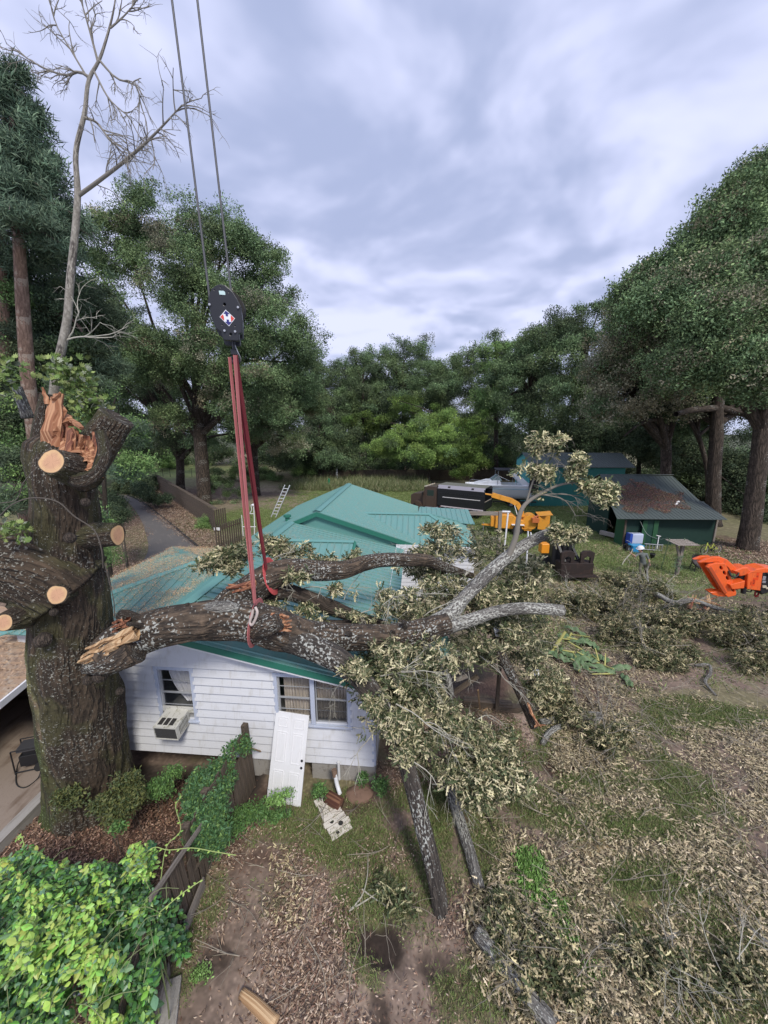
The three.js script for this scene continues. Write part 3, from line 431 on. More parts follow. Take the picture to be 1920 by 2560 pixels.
function shard(t, a, b, w0, w1, rnd, k = [1, 1, 1]) {                 // a split splinter of wood from a to b
  const d = b.clone().sub(a), L = d.length(); d.normalize(); const s = Math.abs(d.y) < 0.9 ? V3(0, 1, 0).cross(d).normalize() : V3(1, 0, 0), u = d.clone().cross(s), N = 5; let prev = null; const ph = rnd() * 6;
  for (let i = 0; i <= N; i++) { const f = i / N, w = mix(w0, w1, f) * (0.8 + rnd() * 0.4), c = a.clone().addScaledVector(d, L * f).addScaledVector(s, (rnd() - 0.5) * w0 * 0.4).addScaledVector(u, (rnd() - 0.5) * w0 * 0.4); const ring = [0, 1, 2, 3, 4].map((j) => { const th = ph + j * 1.2566, r = w * (0.6 + 0.6 * rnd()); return c.clone().addScaledVector(s, Math.cos(th) * r).addScaledVector(u, Math.sin(th) * r * 0.6); }); if (prev) for (let j = 0; j < 5; j++) t.quad(prev[j], prev[(j + 1) % 5], ring[(j + 1) % 5], ring[j], k); else t.tri(ring[0], ring[1], ring[2], k); if (i === N) { t.tri(ring[0], ring[1], ring[2], k); t.tri(ring[0], ring[2], ring[3], k); t.tri(ring[0], ring[3], ring[4], k); } prev = ring; }
}
function shards(list, seed) { const t = new TB(), rnd = rng(seed); for (const [a, b, w0, w1] of list) shard(t, a, b, w0, w1, rnd); const g = t.geo(false); const p = g.attributes.position, uv = g.attributes.uv; for (let i = 0; i < p.count; i++) uv.setXY(i, (p.getX(i) + p.getZ(i)) * 1.5, p.getY(i) * 0.7); return g; }
function cutFace(c, dir, r, squash = 1) { const n = 22, pos = [0, 0, 0], uv = [0.5, 0.5], idx = []; for (let i = 0; i < n; i++) { const a = i / n * 6.283, q = r * (0.85 + 0.3 * n2(Math.cos(a) * 1.6 + c.x * 9, Math.sin(a) * 1.6 + c.y * 9)); pos.push(Math.cos(a) * q, Math.sin(a) * q * squash, 0); uv.push(0.5 + Math.cos(a) * 0.48, 0.5 + Math.sin(a) * 0.48); idx.push(0, 1 + i, 1 + (i + 1) % n); }
  const g = new THREE.BufferGeometry(); g.setAttribute('position', new THREE.Float32BufferAttribute(pos, 3)); g.setAttribute('uv', new THREE.Float32BufferAttribute(uv, 2)); g.setIndex(idx); g.computeVertexNormals(); g.applyQuaternion(new THREE.Quaternion().setFromUnitVectors(V3(0, 0, 1), dir.clone().normalize())); const e = c.clone().addScaledVector(dir.clone().normalize(), 0.004); g.translate(e.x, e.y, e.z); return g; }
function discCut(c, dir, r) { const d = dir.clone().normalize(); const b = new THREE.CylinderGeometry(r, r, 0.03, 24); b.applyQuaternion(new THREE.Quaternion().setFromUnitVectors(V3(0, 1, 0), d)); b.translate(c.x, c.y, c.z); return b; }

// ------------------------------------------------------------------ the broken oak trunk at the left
{
  const base = G(222, 2025), tr = thing('broken_oak_trunk', 'massive mossy oak trunk with splintered top and sawn branch stubs', 'tree trunk');
  const cx = (y) => mix(-7.02, -6.75, clamp(y / 9));
  const col = (v, th, s) => { const n = fbm3(v.x * 2, v.y * 1.2, v.z * 2, 3), x = (v.x - cx(v.y)) / 0.8; let k = [1, 0.97, 0.93]; const g = sstep(0.1, -0.6, x + (n - 0.5) * 1.2) * sstep(6.5, 2, v.y); k = mix3(k, [0.95, 1.35, 0.62], g * 0.85); const st = Math.exp(-Math.pow((x + 0.22 + 0.12 * Math.sin(v.y * 1.7) + 0.05 * v.y - 0.1) / 0.09, 2)) * sstep(1.5, 3, v.y) * sstep(5.8, 4.6, v.y) * (v.z > -7.5 ? 1 : 0); return mix3(k, [3.4, 3.4, 3.3], st * (0.4 + 0.6 * n)); };
  const [pts, rad] = path([[228, 2060, 7.55, 0.84], [224, 1950, 7.55, 0.8], [205, 1800, 7.5, 0.78], [186, 1640, 7.45, 0.74], [176, 1500, 7.4, 0.68], [168, 1360, 7.35, 0.58], [160, 1240, 7.3, 0.52], [154, 1150, 7.3, 0.54], [152, 1110, 7.3, 0.48], [152, 1085, 7.3, 0.25]]);
  part(tr, 'trunk', limb(pts, rad, { radial: 84, step: 0.05, rough: 0.13, freq: 1.9, seed: 3, flare: 0.3, fur: 0.07, fk: 9, color: col }), M.trunk);
  const stub = (a, b, r0, r1, seed, mat = M.trunk, cut = true) => { const d = b.clone().sub(a); const m = part(tr, 'branch_stub', limb([a, a.clone().lerp(b, 0.5), b], [r0, (r0 + r1) / 2, r1], { radial: 22, step: 0.07, rough: 0.12, freq: 3, seed, color: col }), mat); if (cut) part(m, 'cut_face', cutFace(b, d, r1 * 0.97), M.cut, 'pale freshly sawn cut face'); return m; };
  stub(P(215, 1185, 7.1), P(130, 1154, 6.35), 0.34, 0.215, 5); { const a = P(205, 1338, 7.25); stub(a, a.clone().add(V3(0.72, 0.02, 0.02)), 0.27, 0.21, 6); } stub(P(165, 1480, 7.0), P(143, 1487, 6.5), 0.24, 0.17, 7);
  stub(P(215, 1165, 7.5), P(292, 1042, 7.6), 0.34, 0.3, 8, M.trunk, false); stub(P(70, 1045, 7.6), P(42, 968, 7.6), 0.1, 0.08, 9, M.lichen, false); stub(P(60, 1540, 6.6), P(8, 1556, 6.2), 0.25, 0.16, 12);
  part(tr, 'branch_stub', limb(path([[165, 1470, 7.3, 0.85], [95, 1420, 7.1, 0.78], [20, 1405, 6.9, 0.72], [-90, 1390, 6.6, 0.68]])[0], [0.85, 0.78, 0.72, 0.68], { radial: 30, step: 0.08, rough: 0.14, freq: 2, seed: 10, color: col }), M.trunk, 'thick mossy limb leaving to the left');
  for (const [x, y, D, r] of [[282, 1640, 6.55, 0.13], [222, 1700, 6.5, 0.1], [108, 1600, 6.6, 0.14], [300, 1728, 6.9, 0.08], [135, 1530, 6.55, 0.07], [175, 1345, 6.6, 0.1], [214, 1255, 6.65, 0.08], [250, 1690, 6.5, 0.12]]) { const g = new THREE.IcosahedronGeometry(r, 3), p = g.attributes.position; for (let i = 0; i < p.count; i++) { const q = 0.75 + 0.5 * fbm3(p.getX(i) * 9 + x, p.getY(i) * 9, p.getZ(i) * 9, 3); p.setXYZ(i, p.getX(i) * q, p.getY(i) * q, p.getZ(i) * q); } g.computeVertexNormals(); const c = P(x, y, D); g.translate(c.x, c.y, c.z); part(tr, 'burl', g, M.oak); }
  // splintered top: a tall strip still standing, the torn heart, a torn lip
  const S = (x0, y0, D0, x1, y1, D1, w0, w1) => [P(x0, y0, D0), P(x1, y1, D1), w0, w1];
  part(tr, 'standing_splinter', shards([S(122, 1130, 6.95, 138, 1000, 7.05, 0.17, 0.15), S(138, 1120, 6.95, 146, 985, 7.05, 0.12, 0.1), S(118, 1010, 7.0, 106, 968, 7.0, 0.06, 0.02), S(132, 1000, 7.0, 152, 982, 7.0, 0.07, 0.03)], 31), M.wood, 'tall orange splinter standing from the break');
  part(tr, 'bark_strip', limb(path([[100, 1160, 7.15, 0.2], [108, 1070, 7.2, 0.15], [118, 985, 7.25, 0.1]])[0], [0.2, 0.15, 0.1], { radial: 12, step: 0.1, rough: 0.3, freq: 3, seed: 22, color: col }), M.trunk);
  const rnd = rng(77), list = [], list2 = [];
  for (let i = 0; i < 64; i++) { const x = 140 + rnd() * 112, y = 1120 + (x - 150) * 0.5 + rnd() * 26, hgt = 25 + rnd() * 60 - Math.abs(x - 185) * 0.25; (rnd() < 0.55 ? list : list2).push(S(x, y, 6.75 + rnd() * 0.4, x + (rnd() - 0.5) * 14, y - Math.max(8, hgt), 6.9 + rnd() * 0.4, 0.05 + rnd() * 0.09, 0.015 + rnd() * 0.05)); }
  list.push(S(152, 1030, 7.2, 175, 1060, 7.1, 0.1, 0.14), S(160, 1035, 7.2, 205, 1070, 7.0, 0.08, 0.06), S(205, 1182, 6.75, 252, 1195, 6.7, 0.06, 0.03), S(212, 1172, 6.75, 245, 1188, 6.65, 0.05, 0.02)); list2.push(S(236, 1080, 7.0, 246, 1135, 6.9, 0.05, 0.06), S(246, 1130, 6.9, 240, 1160, 6.8, 0.07, 0.06));
  part(tr, 'torn_wood', shards(list, 32), M.wood); part(tr, 'torn_heartwood', shards(list2, 33), M.woodRed);
  part(tr, 'torn_rim', limb(path([[150, 1160, 6.75, 0.09], [200, 1200, 6.6, 0.12], [240, 1185, 6.65, 0.1], [262, 1130, 6.85, 0.1], [250, 1080, 7.0, 0.08]])[0], [0.09, 0.12, 0.1, 0.1, 0.08], { radial: 12, step: 0.05, rough: 0.4, freq: 4, seed: 41, color: col }), M.trunk);
  part(tr, 'hanging_vine', merge([wire([P(0, 1290, 6.5), P(30, 1262, 6.45), P(80, 1245, 6.4), P(145, 1255, 6.35), P(185, 1290, 6.4), P(235, 1325, 6.5), P(253, 1370, 6.5), P(258, 1420, 6.6)], 0.012, 5), wire([P(97, 1165, 6.5), P(60, 1205, 6.45), P(40, 1250, 6.45), P(0, 1258, 6.4)], 0.008, 5), wire([P(262, 1410, 6.6), P(272, 1450, 6.6), P(284, 1500, 6.6), P(287, 1545, 6.7)], 0.008, 5)]), M.twigDark);
  rebase(tr, base);
}
// bare tree behind the trunk: pale stem, leafless twigs
{
  const t = thing('bare_tree', 'tall leafless tree with pale trunk rising behind the broken oak', 'tree'), D = 8.6, rnd = rng(51);
  const [p, r] = path([[150, 1960, D, 0.12], [140, 1300, D, 0.102], [135, 990, D, 0.099], [148, 900, D, 0.084], [168, 800, D, 0.075], [176, 700, D, 0.069], [190, 560, D, 0.06], [194, 480, D, 0.051], [190, 380, D, 0.042], [212, 280, D, 0.036], [222, 200, D, 0.03], [248, 150, D, 0.024], [268, 90, D, 0.0192], [285, 20, D, 0.0132], [292, -40, D, 0.0072]]);
  part(t, 'trunk', limb(p, r, { radial: 16, step: 0.12, rough: 0.08, freq: 3, seed: 5 }), M.pale);
  const br = (list, n, dep, droop, len) => { const [q, rr] = path(list), out = [limb(q, rr, { radial: 8, step: 0.15, rough: 0.06, cap: false })]; const c = new THREE.CatmullRomCurve3(q); for (let i = 0; i < n; i++) { const f = 0.15 + 0.85 * (i + rnd()) / n, a = c.getPoint(Math.min(1, f)), d = c.getTangent(Math.min(1, f)).add(V3((rnd() - 0.5) * 1.8, (rnd() - 0.5) * 1.8 - droop * 0.5, (rnd() - 0.5) * 1.4)); twigs(a, d, len * (0.5 + rnd() * 0.7), 0.012, dep, rnd, out, droop); } part(t, 'branch', merge(out), M.twig); };
  br([[198, 488, D, 0.036], [250, 450, D - 0.2, 0.032], [325, 392, D - 0.4, 0.026], [382, 340, D - 0.6, 0.019], [430, 290, D - 0.8, 0.012], [455, 262, D - 0.9, 0.006]], 20, 2, 0.1, 0.48);
  br([[212, 295, D, 0.026], [240, 305, D - 0.2, 0.02], [275, 350, D - 0.4, 0.016], [310, 385, D - 0.5, 0.01]], 10, 2, 0.12, 0.55);
  br([[226, 195, D, 0.028], [200, 180, D, 0.022], [165, 188, D + 0.2, 0.018], [110, 170, D + 0.3, 0.014], [28, 120, D + 0.4, 0.006]], 12, 2, 0.05, 0.55);
  br([[245, 155, D, 0.022], [225, 80, D, 0.016], [205, 10, D, 0.012], [190, -40, D, 0.006]], 10, 2, 0, 0.5); br([[248, 150, D, 0.02], [290, 195, D, 0.016], [340, 215, D, 0.012], [352, 260, D, 0.006]], 8, 2, 0.15, 0.5);
  br([[222, 200, D, 0.018], [180, 130, D, 0.013], [140, 60, D, 0.01], [130, 20, D, 0.005]], 8, 2, 0, 0.5); br([[276, 70, D, 0.016], [310, 40, D, 0.011], [340, 5, D, 0.005]], 6, 2, 0, 0.45); br([[236, 180, D, 0.018], [275, 250, D - 0.2, 0.014], [320, 290, D - 0.3, 0.008]], 7, 2, 0.1, 0.5);
  const out = []; twigs(P(165, 850, D), V3(1, 0.5, 0.3), 0.9, 0.02, 3, rnd, out, 0); twigs(P(160, 855, D), V3(1, 0.7, 0), 0.7, 0.018, 3, rnd, out, 0); part(t, 'branch', merge(out), M.twigPale);
  // maple-like leaves round its foot
  const mk = (seed) => { const q = new TB(), rn = rng(seed); for (let i = 0; i < 9; i++) { const m = rndM(rn, 0.35, 0.7), k = jitter(rn, pick(rn, [[[0.13, 0.2, 0.05], 0.5], [[0.24, 0.3, 0.09], 0.3], [[0.3, 0.34, 0.24], 0.2]])); for (const a of [-0.9, -0.45, 0, 0.45, 0.9]) blade(q, m.clone().multiply(new THREE.Matrix4().makeRotationZ(a)), 0.13 - Math.abs(a) * 0.03, 0.05, k, 0.2); } return q.geo(); };
  foliage(t, lobes([[190, 950, 8.0, 35, 30, 0.3], [225, 1010, 8.0, 40, 25, 0.3], [150, 925, 8.1, 25, 20, 0.2], [15, 950, 7.2, 30, 25, 0.3], [10, 925, 7.2, 25, 15, 0.2], [40, 1330, 6.4, 40, 18, 0.2]]), 75, 57, { geos: [mk(1), mk(2)], size: 0.85, gap: 0.3 });
  rebase(t, G(150, 1990).setZ(-D));
}

// ------------------------------------------------------------------ the limbs over the house
{
  const t = thing('fallen_limb', 'long dark oak limb with torn orange ends lying over the white gable', 'fallen limb'), rnd = rng(61);
  let [p, r] = path([[262, 1640, 6.75, 0.36], [310, 1602, 6.9, 0.4], [380, 1574, 7.05, 0.39], [470, 1556, 7.2, 0.38], [560, 1548, 7.35, 0.4], [640, 1556, 7.5, 0.42], [700, 1575, 7.65, 0.41], [760, 1590, 7.8, 0.37], [830, 1592, 7.95, 0.31], [900, 1592, 8.1, 0.3], [980, 1592, 8.3, 0.3], [1050, 1578, 8.5, 0.3], [1120, 1555, 8.7, 0.26]]);
  part(t, 'limb', limb(p, r, { radial: 56, step: 0.05, rough: 0.16, freq: 1.8, seed: 12, fur: 0.08, fk: 6 }), M.mixed);
  const S = (x0, y0, D0, x1, y1, D1, w0, w1) => [P(x0, y0, D0), P(x1, y1, D1), w0, w1];
  part(t, 'torn_end', shards([S(345, 1585, 6.6, 196, 1652, 6.45, 0.15, 0.05), S(335, 1570, 6.6, 215, 1625, 6.5, 0.12, 0.04), S(310, 1600, 6.5, 205, 1640, 6.5, 0.1, 0.04), S(320, 1580, 6.6, 225, 1622, 6.55, 0.1, 0.03), S(300, 1612, 6.5, 210, 1662, 6.5, 0.1, 0.04), S(280, 1630, 6.5, 202, 1655, 6.5, 0.09, 0.04)], 41), M.woodTan, 'pale torn wood at the left end');
  part(t, 'torn_heartwood', shards([S(330, 1560, 6.75, 255, 1598, 6.9, 0.12, 0.05), S(315, 1545, 6.8, 285, 1555, 6.9, 0.1, 0.05), S(300, 1570, 6.7, 240, 1608, 6.8, 0.08, 0.04), S(320, 1550, 6.7, 262, 1580, 6.9, 0.08, 0.03)], 42), M.woodRed);
  part(t, 'bark_flap', limb(path([[340, 1625, 6.6, 0.28], [270, 1660, 6.5, 0.2], [212, 1672, 6.5, 0.1]])[0], [0.28, 0.2, 0.1], { radial: 14, step: 0.06, rough: 0.2, seed: 15, freq: 3 }), M.mixed);
  { const l2 = []; for (let i = 0; i < 22; i++) { const y = 1540 + rnd() * 30; l2.push(S(672 + rnd() * 20, y - 10 + rnd() * 12, 7.1 + rnd() * 0.15, 700 + rnd() * 30, y + (rnd() - 0.3) * 22, 7.15 + rnd() * 0.2, 0.05 + rnd() * 0.04, 0.015 + rnd() * 0.02)); } part(t, 'torn_end', shards(l2, 43), M.wood, 'orange splintered stub beside the sling'); }
  part(t, 'branch_stub', limb(path([[640, 1572, 7.3, 0.24], [675, 1560, 7.15, 0.22], [700, 1552, 7.1, 0.17]])[0], [0.24, 0.22, 0.16], { radial: 18, step: 0.05, rough: 0.2, seed: 16, freq: 3 }), M.mixed);
  part(t, 'branch_stub', limb(path([[350, 1560, 6.95, 0.16], [310, 1540, 6.9, 0.14], [298, 1536, 6.9, 0.1]])[0], [0.16, 0.14, 0.1], { radial: 14, step: 0.05, rough: 0.25, seed: 18, freq: 3 }), M.trunk.clone());
  { const g = new THREE.IcosahedronGeometry(1, 4), q = g.attributes.position; for (let i = 0; i < q.count; i++) { const f = 0.7 + 0.6 * fbm3(q.getX(i) * 2.2 + 5, q.getY(i) * 2.2, q.getZ(i) * 2.2, 4); q.setXYZ(i, q.getX(i) * f, q.getY(i) * f, q.getZ(i) * f); } g.scale(0.42, 0.13, 0.16); g.rotateZ(0.08); g.computeVertexNormals(); const c = P(550, 1520, 7.2); g.translate(c.x, c.y, c.z); part(t, 'lichen_knot', g, M.lichen, 'pale lichen crusted knot on top of the limb'); }
  const br = (name, list, mat, seed, o = {}) => { const [a, b] = path(list); return part(t, name, limb(a, b, { radial: 18, step: 0.08, rough: 0.12, freq: 2.2, seed, fur: 0.06, fk: 4, ...o }), mat); };
  const up = br('branch', [[1070, 1572, 8.6, 0.24], [1130, 1530, 8.9, 0.2], [1160, 1495, 9.1, 0.17], [1230, 1425, 9.4, 0.165], [1300, 1370, 9.7, 0.16], [1360, 1338, 9.9, 0.14], [1405, 1322, 10.0, 0.12]], M.lichen, 21);
  part(up, 'cut_face', cutFace(P(1405, 1322, 10.0), P(1405, 1322, 10).sub(P(1360, 1338, 9.9)), 0.11), M.cut);
  const lo = br('branch', [[1100, 1572, 8.6, 0.2], [1170, 1552, 8.75, 0.16], [1230, 1532, 8.9, 0.15], [1290, 1522, 9.0, 0.15], [1350, 1522, 9.1, 0.145], [1406, 1526, 9.2, 0.14]], M.lichen, 22);
  part(lo, 'cut_face', cutFace(P(1406, 1526, 9.2), P(1406, 1526, 9.2).sub(P(1350, 1522, 9.1)), 0.135), M.cut, 'pale sawn end');
  const dn = br('branch', [[720, 1592, 7.65, 0.32], [790, 1622, 7.55, 0.28], [850, 1652, 7.4, 0.25], [910, 1705, 7.25, 0.21], [960, 1775, 7.05, 0.19], [1000, 1860, 6.8, 0.175], [1028, 1950, 6.45, 0.17], [1053, 2050, 6.1, 0.165], [1078, 2150, 5.75, 0.16], [1096, 2240, 5.5, 0.155], [1102, 2295, 5.35, 0.15]], M.spotted, 23, { radial: 24 });
  part(dn, 'cut_face', cutFace(P(1098, 2295, 5.35), P(1098, 2295, 5.35).sub(P(1092, 2240, 5.5)), 0.17), M.cut);
  br('branch', [[1050, 1600, 8.4, 0.15], [1080, 1635, 8.3, 0.12], [1115, 1685, 8.2, 0.09], [1130, 1740, 8.1, 0.06]], M.lichen, 24);
  { const out = [], [a, b] = path([[1268, 1398, 9.5, 0.085], [1290, 1340, 9.5, 0.07], [1298, 1290, 9.5, 0.06], [1312, 1262, 9.5, 0.05], [1350, 1235, 9.5, 0.04], [1400, 1212, 9.5, 0.03], [1450, 1205, 9.4, 0.018]]); out.push(limb(a, b, { radial: 9, step: 0.1 }));
    for (const l of [[[1315, 1260, 9.5, 0.03], [1330, 1210, 9.5, 0.022], [1345, 1180, 9.5, 0.016], [1390, 1160, 9.5, 0.008]], [[1345, 1238, 9.5, 0.02], [1390, 1235, 9.5, 0.014], [1450, 1240, 9.4, 0.008]], [[1340, 1190, 9.5, 0.02], [1345, 1130, 9.5, 0.012], [1350, 1090, 9.5, 0.006]], [[1350, 1235, 9.5, 0.02], [1410, 1250, 9.4, 0.014], [1440, 1290, 9.4, 0.008]]]) { const [q, s] = path(l); out.push(limb(q, s, { radial: 6, step: 0.1, cap: false })); twigs(q[q.length - 1], V3(0.8, 0.1, 0.2), 0.5, 0.008, 2, rnd, out, 0.15); twigs(q[1], V3(0.5, 0.1, 0.4), 0.6, 0.008, 2, rnd, out, 0.15); }
    part(t, 'branch', merge(out), M.twig, 'thin grey branch rising to a spray of leaves'); }
  // snapped stubs and knots along the limb
  { const cv = new THREE.CatmullRomCurve3(p), o = []; for (let i = 0; i < 13; i++) { const f = 0.12 + 0.8 * (i + rnd()) / 13, c = cv.getPoint(f), rr = 0.33 - 0.08 * f, d = V3((rnd() - 0.5) * 0.8, 0.3 + rnd() * 0.8, (rnd() - 0.1) * 1.4).normalize(), l = 0.05 + rnd() * rnd() * 0.4, w = 0.03 + rnd() * 0.04; o.push(limb([c.clone().addScaledVector(d, rr * 0.6), c.clone().addScaledVector(d, rr), c.clone().addScaledVector(d, rr + l).add(V3((rnd() - 0.5) * 0.1, 0, 0))], [w * 1.9, w * 1.2, w * 0.8], { radial: 9, step: 0.04, rough: 0.2, freq: 4, seed: i })); } part(t, 'branch_stub', merge(o), M.mixed); }
  // thin twigs among the leaves
  const tw = []; for (const [x, y, D, dx, dy] of [[905, 1760, 7.0, 0.6, -0.3], [960, 1800, 6.9, -0.7, -0.2], [1000, 1700, 7.6, 0.8, -0.1], [1060, 1830, 7.2, 1, 0.1], [1120, 1860, 7.4, 1, -0.2], [990, 1760, 6.9, 0.9, -0.2], [950, 1690, 7.3, 0.9, 0.3], [1130, 1620, 8.6, 0.8, -0.5], [1180, 1480, 10.2, 0.8, 0.4], [1240, 1450, 10.6, 0.7, 0.5], [1060, 1540, 9, 0.5, 0.7], [940, 1530, 9, 0.4, 0.7], [1300, 1500, 10.2, 0.8, 0.2], [1010, 1890, 6.5, 0.9, -0.5], [1100, 1700, 8, 0.5, -0.8], [880, 1540, 9, 0.8, 0.3], [1000, 1500, 9.6, 0.7, 0.4], [1150, 1450, 10, 0.6, 0.2], [1250, 1560, 9.2, 0.6, -0.3], [1200, 1640, 9, 0.4, -0.6], [1300, 1600, 9.4, 0.5, -0.5], [930, 1640, 7.8, 0.6, -0.5], [860, 1700, 7.2, -0.5, -0.6], [1040, 1640, 8, 0.4, -0.7], [1190, 1800, 7.8, 0.8, -0.3], [1080, 1960, 6.8, 0.9, -0.3], [760, 1470, 9.6, 0.6, 0.3], [700, 1530, 8.4, 0.7, -0.2]]) twigs(P(x, y, D), V3(dx, dy, rnd() - 0.5), 0.9, 0.018, 3, rnd, tw, 0.08);
  part(t, 'twigs', merge(tw), M.twigPale);
  const L = lobes([[915, 1700, 7.3, 45, 45, 0.4], [935, 1755, 6.75, 32, 36, 0.2], [985, 1820, 6.5, 34, 40, 0.2], [895, 1680, 7.0, 36, 26, 0.2], [1012, 1890, 6.4, 26, 26, 0.15], [960, 1660, 7.6, 70, 60, 0.6], [1010, 1720, 7.6, 60, 60, 0.6], [1060, 1650, 8, 80, 60, 0.7], [945, 1790, 7.0, 50, 60, 0.45], [1010, 1830, 7.0, 60, 60, 0.5], [1090, 1770, 7.5, 60, 45, 0.5], [1140, 1640, 8.6, 60, 40, 0.6], [1220, 1580, 9.2, 70, 45, 0.8], [1290, 1620, 9.4, 70, 80, 0.9], [1360, 1650, 9.8, 55, 80, 0.8], 
    [1230, 1560, 9.6, 80, 40, 0.8], [1310, 1480, 10.6, 60, 60, 0.9], [1250, 1490, 10.4, 80, 60, 1], [1170, 1500, 10.2, 70, 60, 0.9], [1090, 1500, 9.9, 70, 60, 0.9], [1010, 1520, 9.5, 60, 50, 0.7], [940, 1500, 9.4, 55, 40, 0.6], [1335, 1430, 10.8, 45, 45, 0.7], [1270, 1430, 10.8, 60, 40, 0.8], [1340, 1700, 9.6, 50, 50, 0.7], [900, 1555, 8.8, 45, 25, 0.4], [820, 1540, 8.8, 40, 18, 0.3]]);
  foliage(t, L, 2050, 71, { size: 0.78, gap: 0.53, nf: 2.4 });
  foliage(t, lobes([[980, 1690, 8.0, 120, 75, 0.9], [1250, 1600, 9.6, 120, 80, 1.0], [1150, 1510, 10.4, 190, 55, 0.8], [1330, 1680, 9.6, 50, 60, 0.6]]), 800, 72, { geos: SPRIGS_DARK, size: 0.8, gap: 0.5, nf: 2.2 });
  foliage(t, lobes([[1060, 1880, 6.9, 50, 40, 0.4], [1120, 1850, 7.1, 60, 45, 0.45], [1190, 1890, 7.1, 60, 50, 0.5], [1130, 1930, 6.7, 60, 40, 0.35], [1240, 1930, 7.1, 60, 50, 0.4], [1290, 1960, 7.2, 45, 40, 0.3], [1200, 1980, 6.6, 60, 40, 0.3], [1250, 1860, 7.6, 50, 45, 0.4], [1160, 1820, 7.4, 50, 35, 0.4]]), 750, 73, { size: 0.82, gap: 0.42 });
  foliage(t, lobes([[1340, 1115, 9.5, 18, 26, 0.2], [1400, 1140, 9.4, 22, 18, 0.2], [1360, 1180, 9.5, 36, 20, 0.25], [1460, 1150, 9.3, 28, 22, 0.25], [1500, 1285, 9.2, 32, 50, 0.35], [1455, 1320, 9.2, 50, 28, 0.35], [1410, 1340, 9.3, 36, 18, 0.25], [1300, 1190, 9.5, 22, 20, 0.2], [1450, 1200, 9.3, 40, 35, 0.4], [1490, 1240, 9.3, 45, 40, 0.4], [1430, 1260, 9.4, 45, 35, 0.4], [1470, 1300, 9.3, 50, 35, 0.4], [1400, 1300, 9.5, 40, 30, 0.3], [1505, 1290, 9.3, 30, 35, 0.3], [1330, 1260, 9.6, 26, 36, 0.25], [1478, 1325, 9.3, 36, 22, 0.25], [1380, 1100, 9.4, 40, 14, 0.2]]), 720, 74, { size: 0.78, gap: 0.49, upright: 0.75, tint: (r) => { const s = 0.9 + 0.45 * r(); return [s, s, s * 0.95]; } });
  rebase(t, G(1098, 2295));
}
{ // the second limb, behind
  const t = thing('fallen_limb', 'second oak limb behind, held by the red choker sling over the green roof', 'fallen limb'), rnd = rng(63);
  const [p, r] = path([[525, 1550, 8.3, 0.3], [580, 1505, 8.6, 0.36], [630, 1470, 8.9, 0.37], [680, 1440, 9.2, 0.34], [740, 1425, 9.5, 0.28], [800, 1428, 9.7, 0.27], [860, 1425, 9.9, 0.24], [910, 1408, 10.1, 0.21], [960, 1400, 10.3, 0.19], [1020, 1400, 10.5, 0.18], [1070, 1402, 10.7, 0.17], [1110, 1418, 10.9, 0.14], [1180, 1440, 11.2, 0.1]]);
  part(t, 'limb', limb(p, r, { radial: 44, step: 0.06, rough: 0.16, freq: 2, seed: 32, fur: 0.08, fk: 6 }), M.mixed);
  part(t, 'torn_end', shards([[P(640, 1455, 8.7), P(565, 1470, 8.4), 0.1, 0.05], [P(630, 1470, 8.6), P(570, 1462, 8.5), 0.08, 0.03], [P(640, 1465, 8.6), P(580, 1480, 8.4), 0.08, 0.04]], 46), M.woodRed);
  const [q, s] = path([[640, 1500, 9.2, 0.22], [700, 1478, 9.4, 0.23], [760, 1492, 9.6, 0.22], [830, 1520, 9.7, 0.2], [900, 1545, 9.8, 0.15], [960, 1560, 9.9, 0.1]]); part(t, 'branch', limb(q, s, { radial: 20, step: 0.1, rough: 0.16, freq: 2, seed: 33 }), M.oak, 'dark branch lying underneath on the roof');
  const [q2, s2] = path([[700, 1590, 8.7, 0.16], [780, 1568, 8.9, 0.17], [860, 1565, 9.1, 0.15], [940, 1555, 9.3, 0.1]]); part(t, 'branch', limb(q2, s2, { radial: 16, step: 0.1, rough: 0.16, freq: 2, seed: 34 }), M.oak);
  foliage(t, lobes([[600, 1385, 9.6, 50, 22, 0.4], [545, 1400, 9.3, 45, 20, 0.3], [680, 1375, 10.2, 45, 25, 0.4], [740, 1385, 10.2, 60, 22, 0.4], [810, 1400, 10.2, 45, 16, 0.3], [660, 1365, 10, 25, 22, 0.3], [520, 1410, 9.2, 30, 15, 0.3], [900, 1395, 10.6, 50, 12, 0.3], [740, 1440, 9.2, 50, 14, 0.2], [580, 1420, 9.2, 35, 14, 0.3], [1060, 1425, 11.4, 60, 26, 0.5], [1110, 1440, 11.3, 50, 30, 0.5], [1130, 1370, 11.6, 70, 40, 0.7], [1200, 1350, 11.8, 60, 35, 0.7], [1060, 1390, 11.3, 50, 25, 0.5], [1230, 1390, 11.5, 60, 40, 0.7], [1100, 1330, 12, 50, 20, 0.5], [820, 1480, 9.6, 50, 14, 0.3], [680, 1520, 8.9, 40, 12, 0.2], [770, 1530, 9, 50, 12, 0.2]]), 1150, 75, { size: 0.85, gap: 0.42, nf: 1.8 });
  const tw = []; for (const [x, y, D] of [[620, 1420, 9.3], [680, 1400, 9.8], [800, 1420, 9.9], [1000, 1395, 10.6], [760, 1480, 9.6], [860, 1500, 9.8]]) twigs(P(x, y, D), V3(rnd() - 0.5, 0.5, rnd() - 0.5), 0.7, 0.016, 3, rnd, tw, 0.05); part(t, 'twigs', merge(tw), M.twigPale);
  rebase(t, V3(-2, 3.4, -10));
}
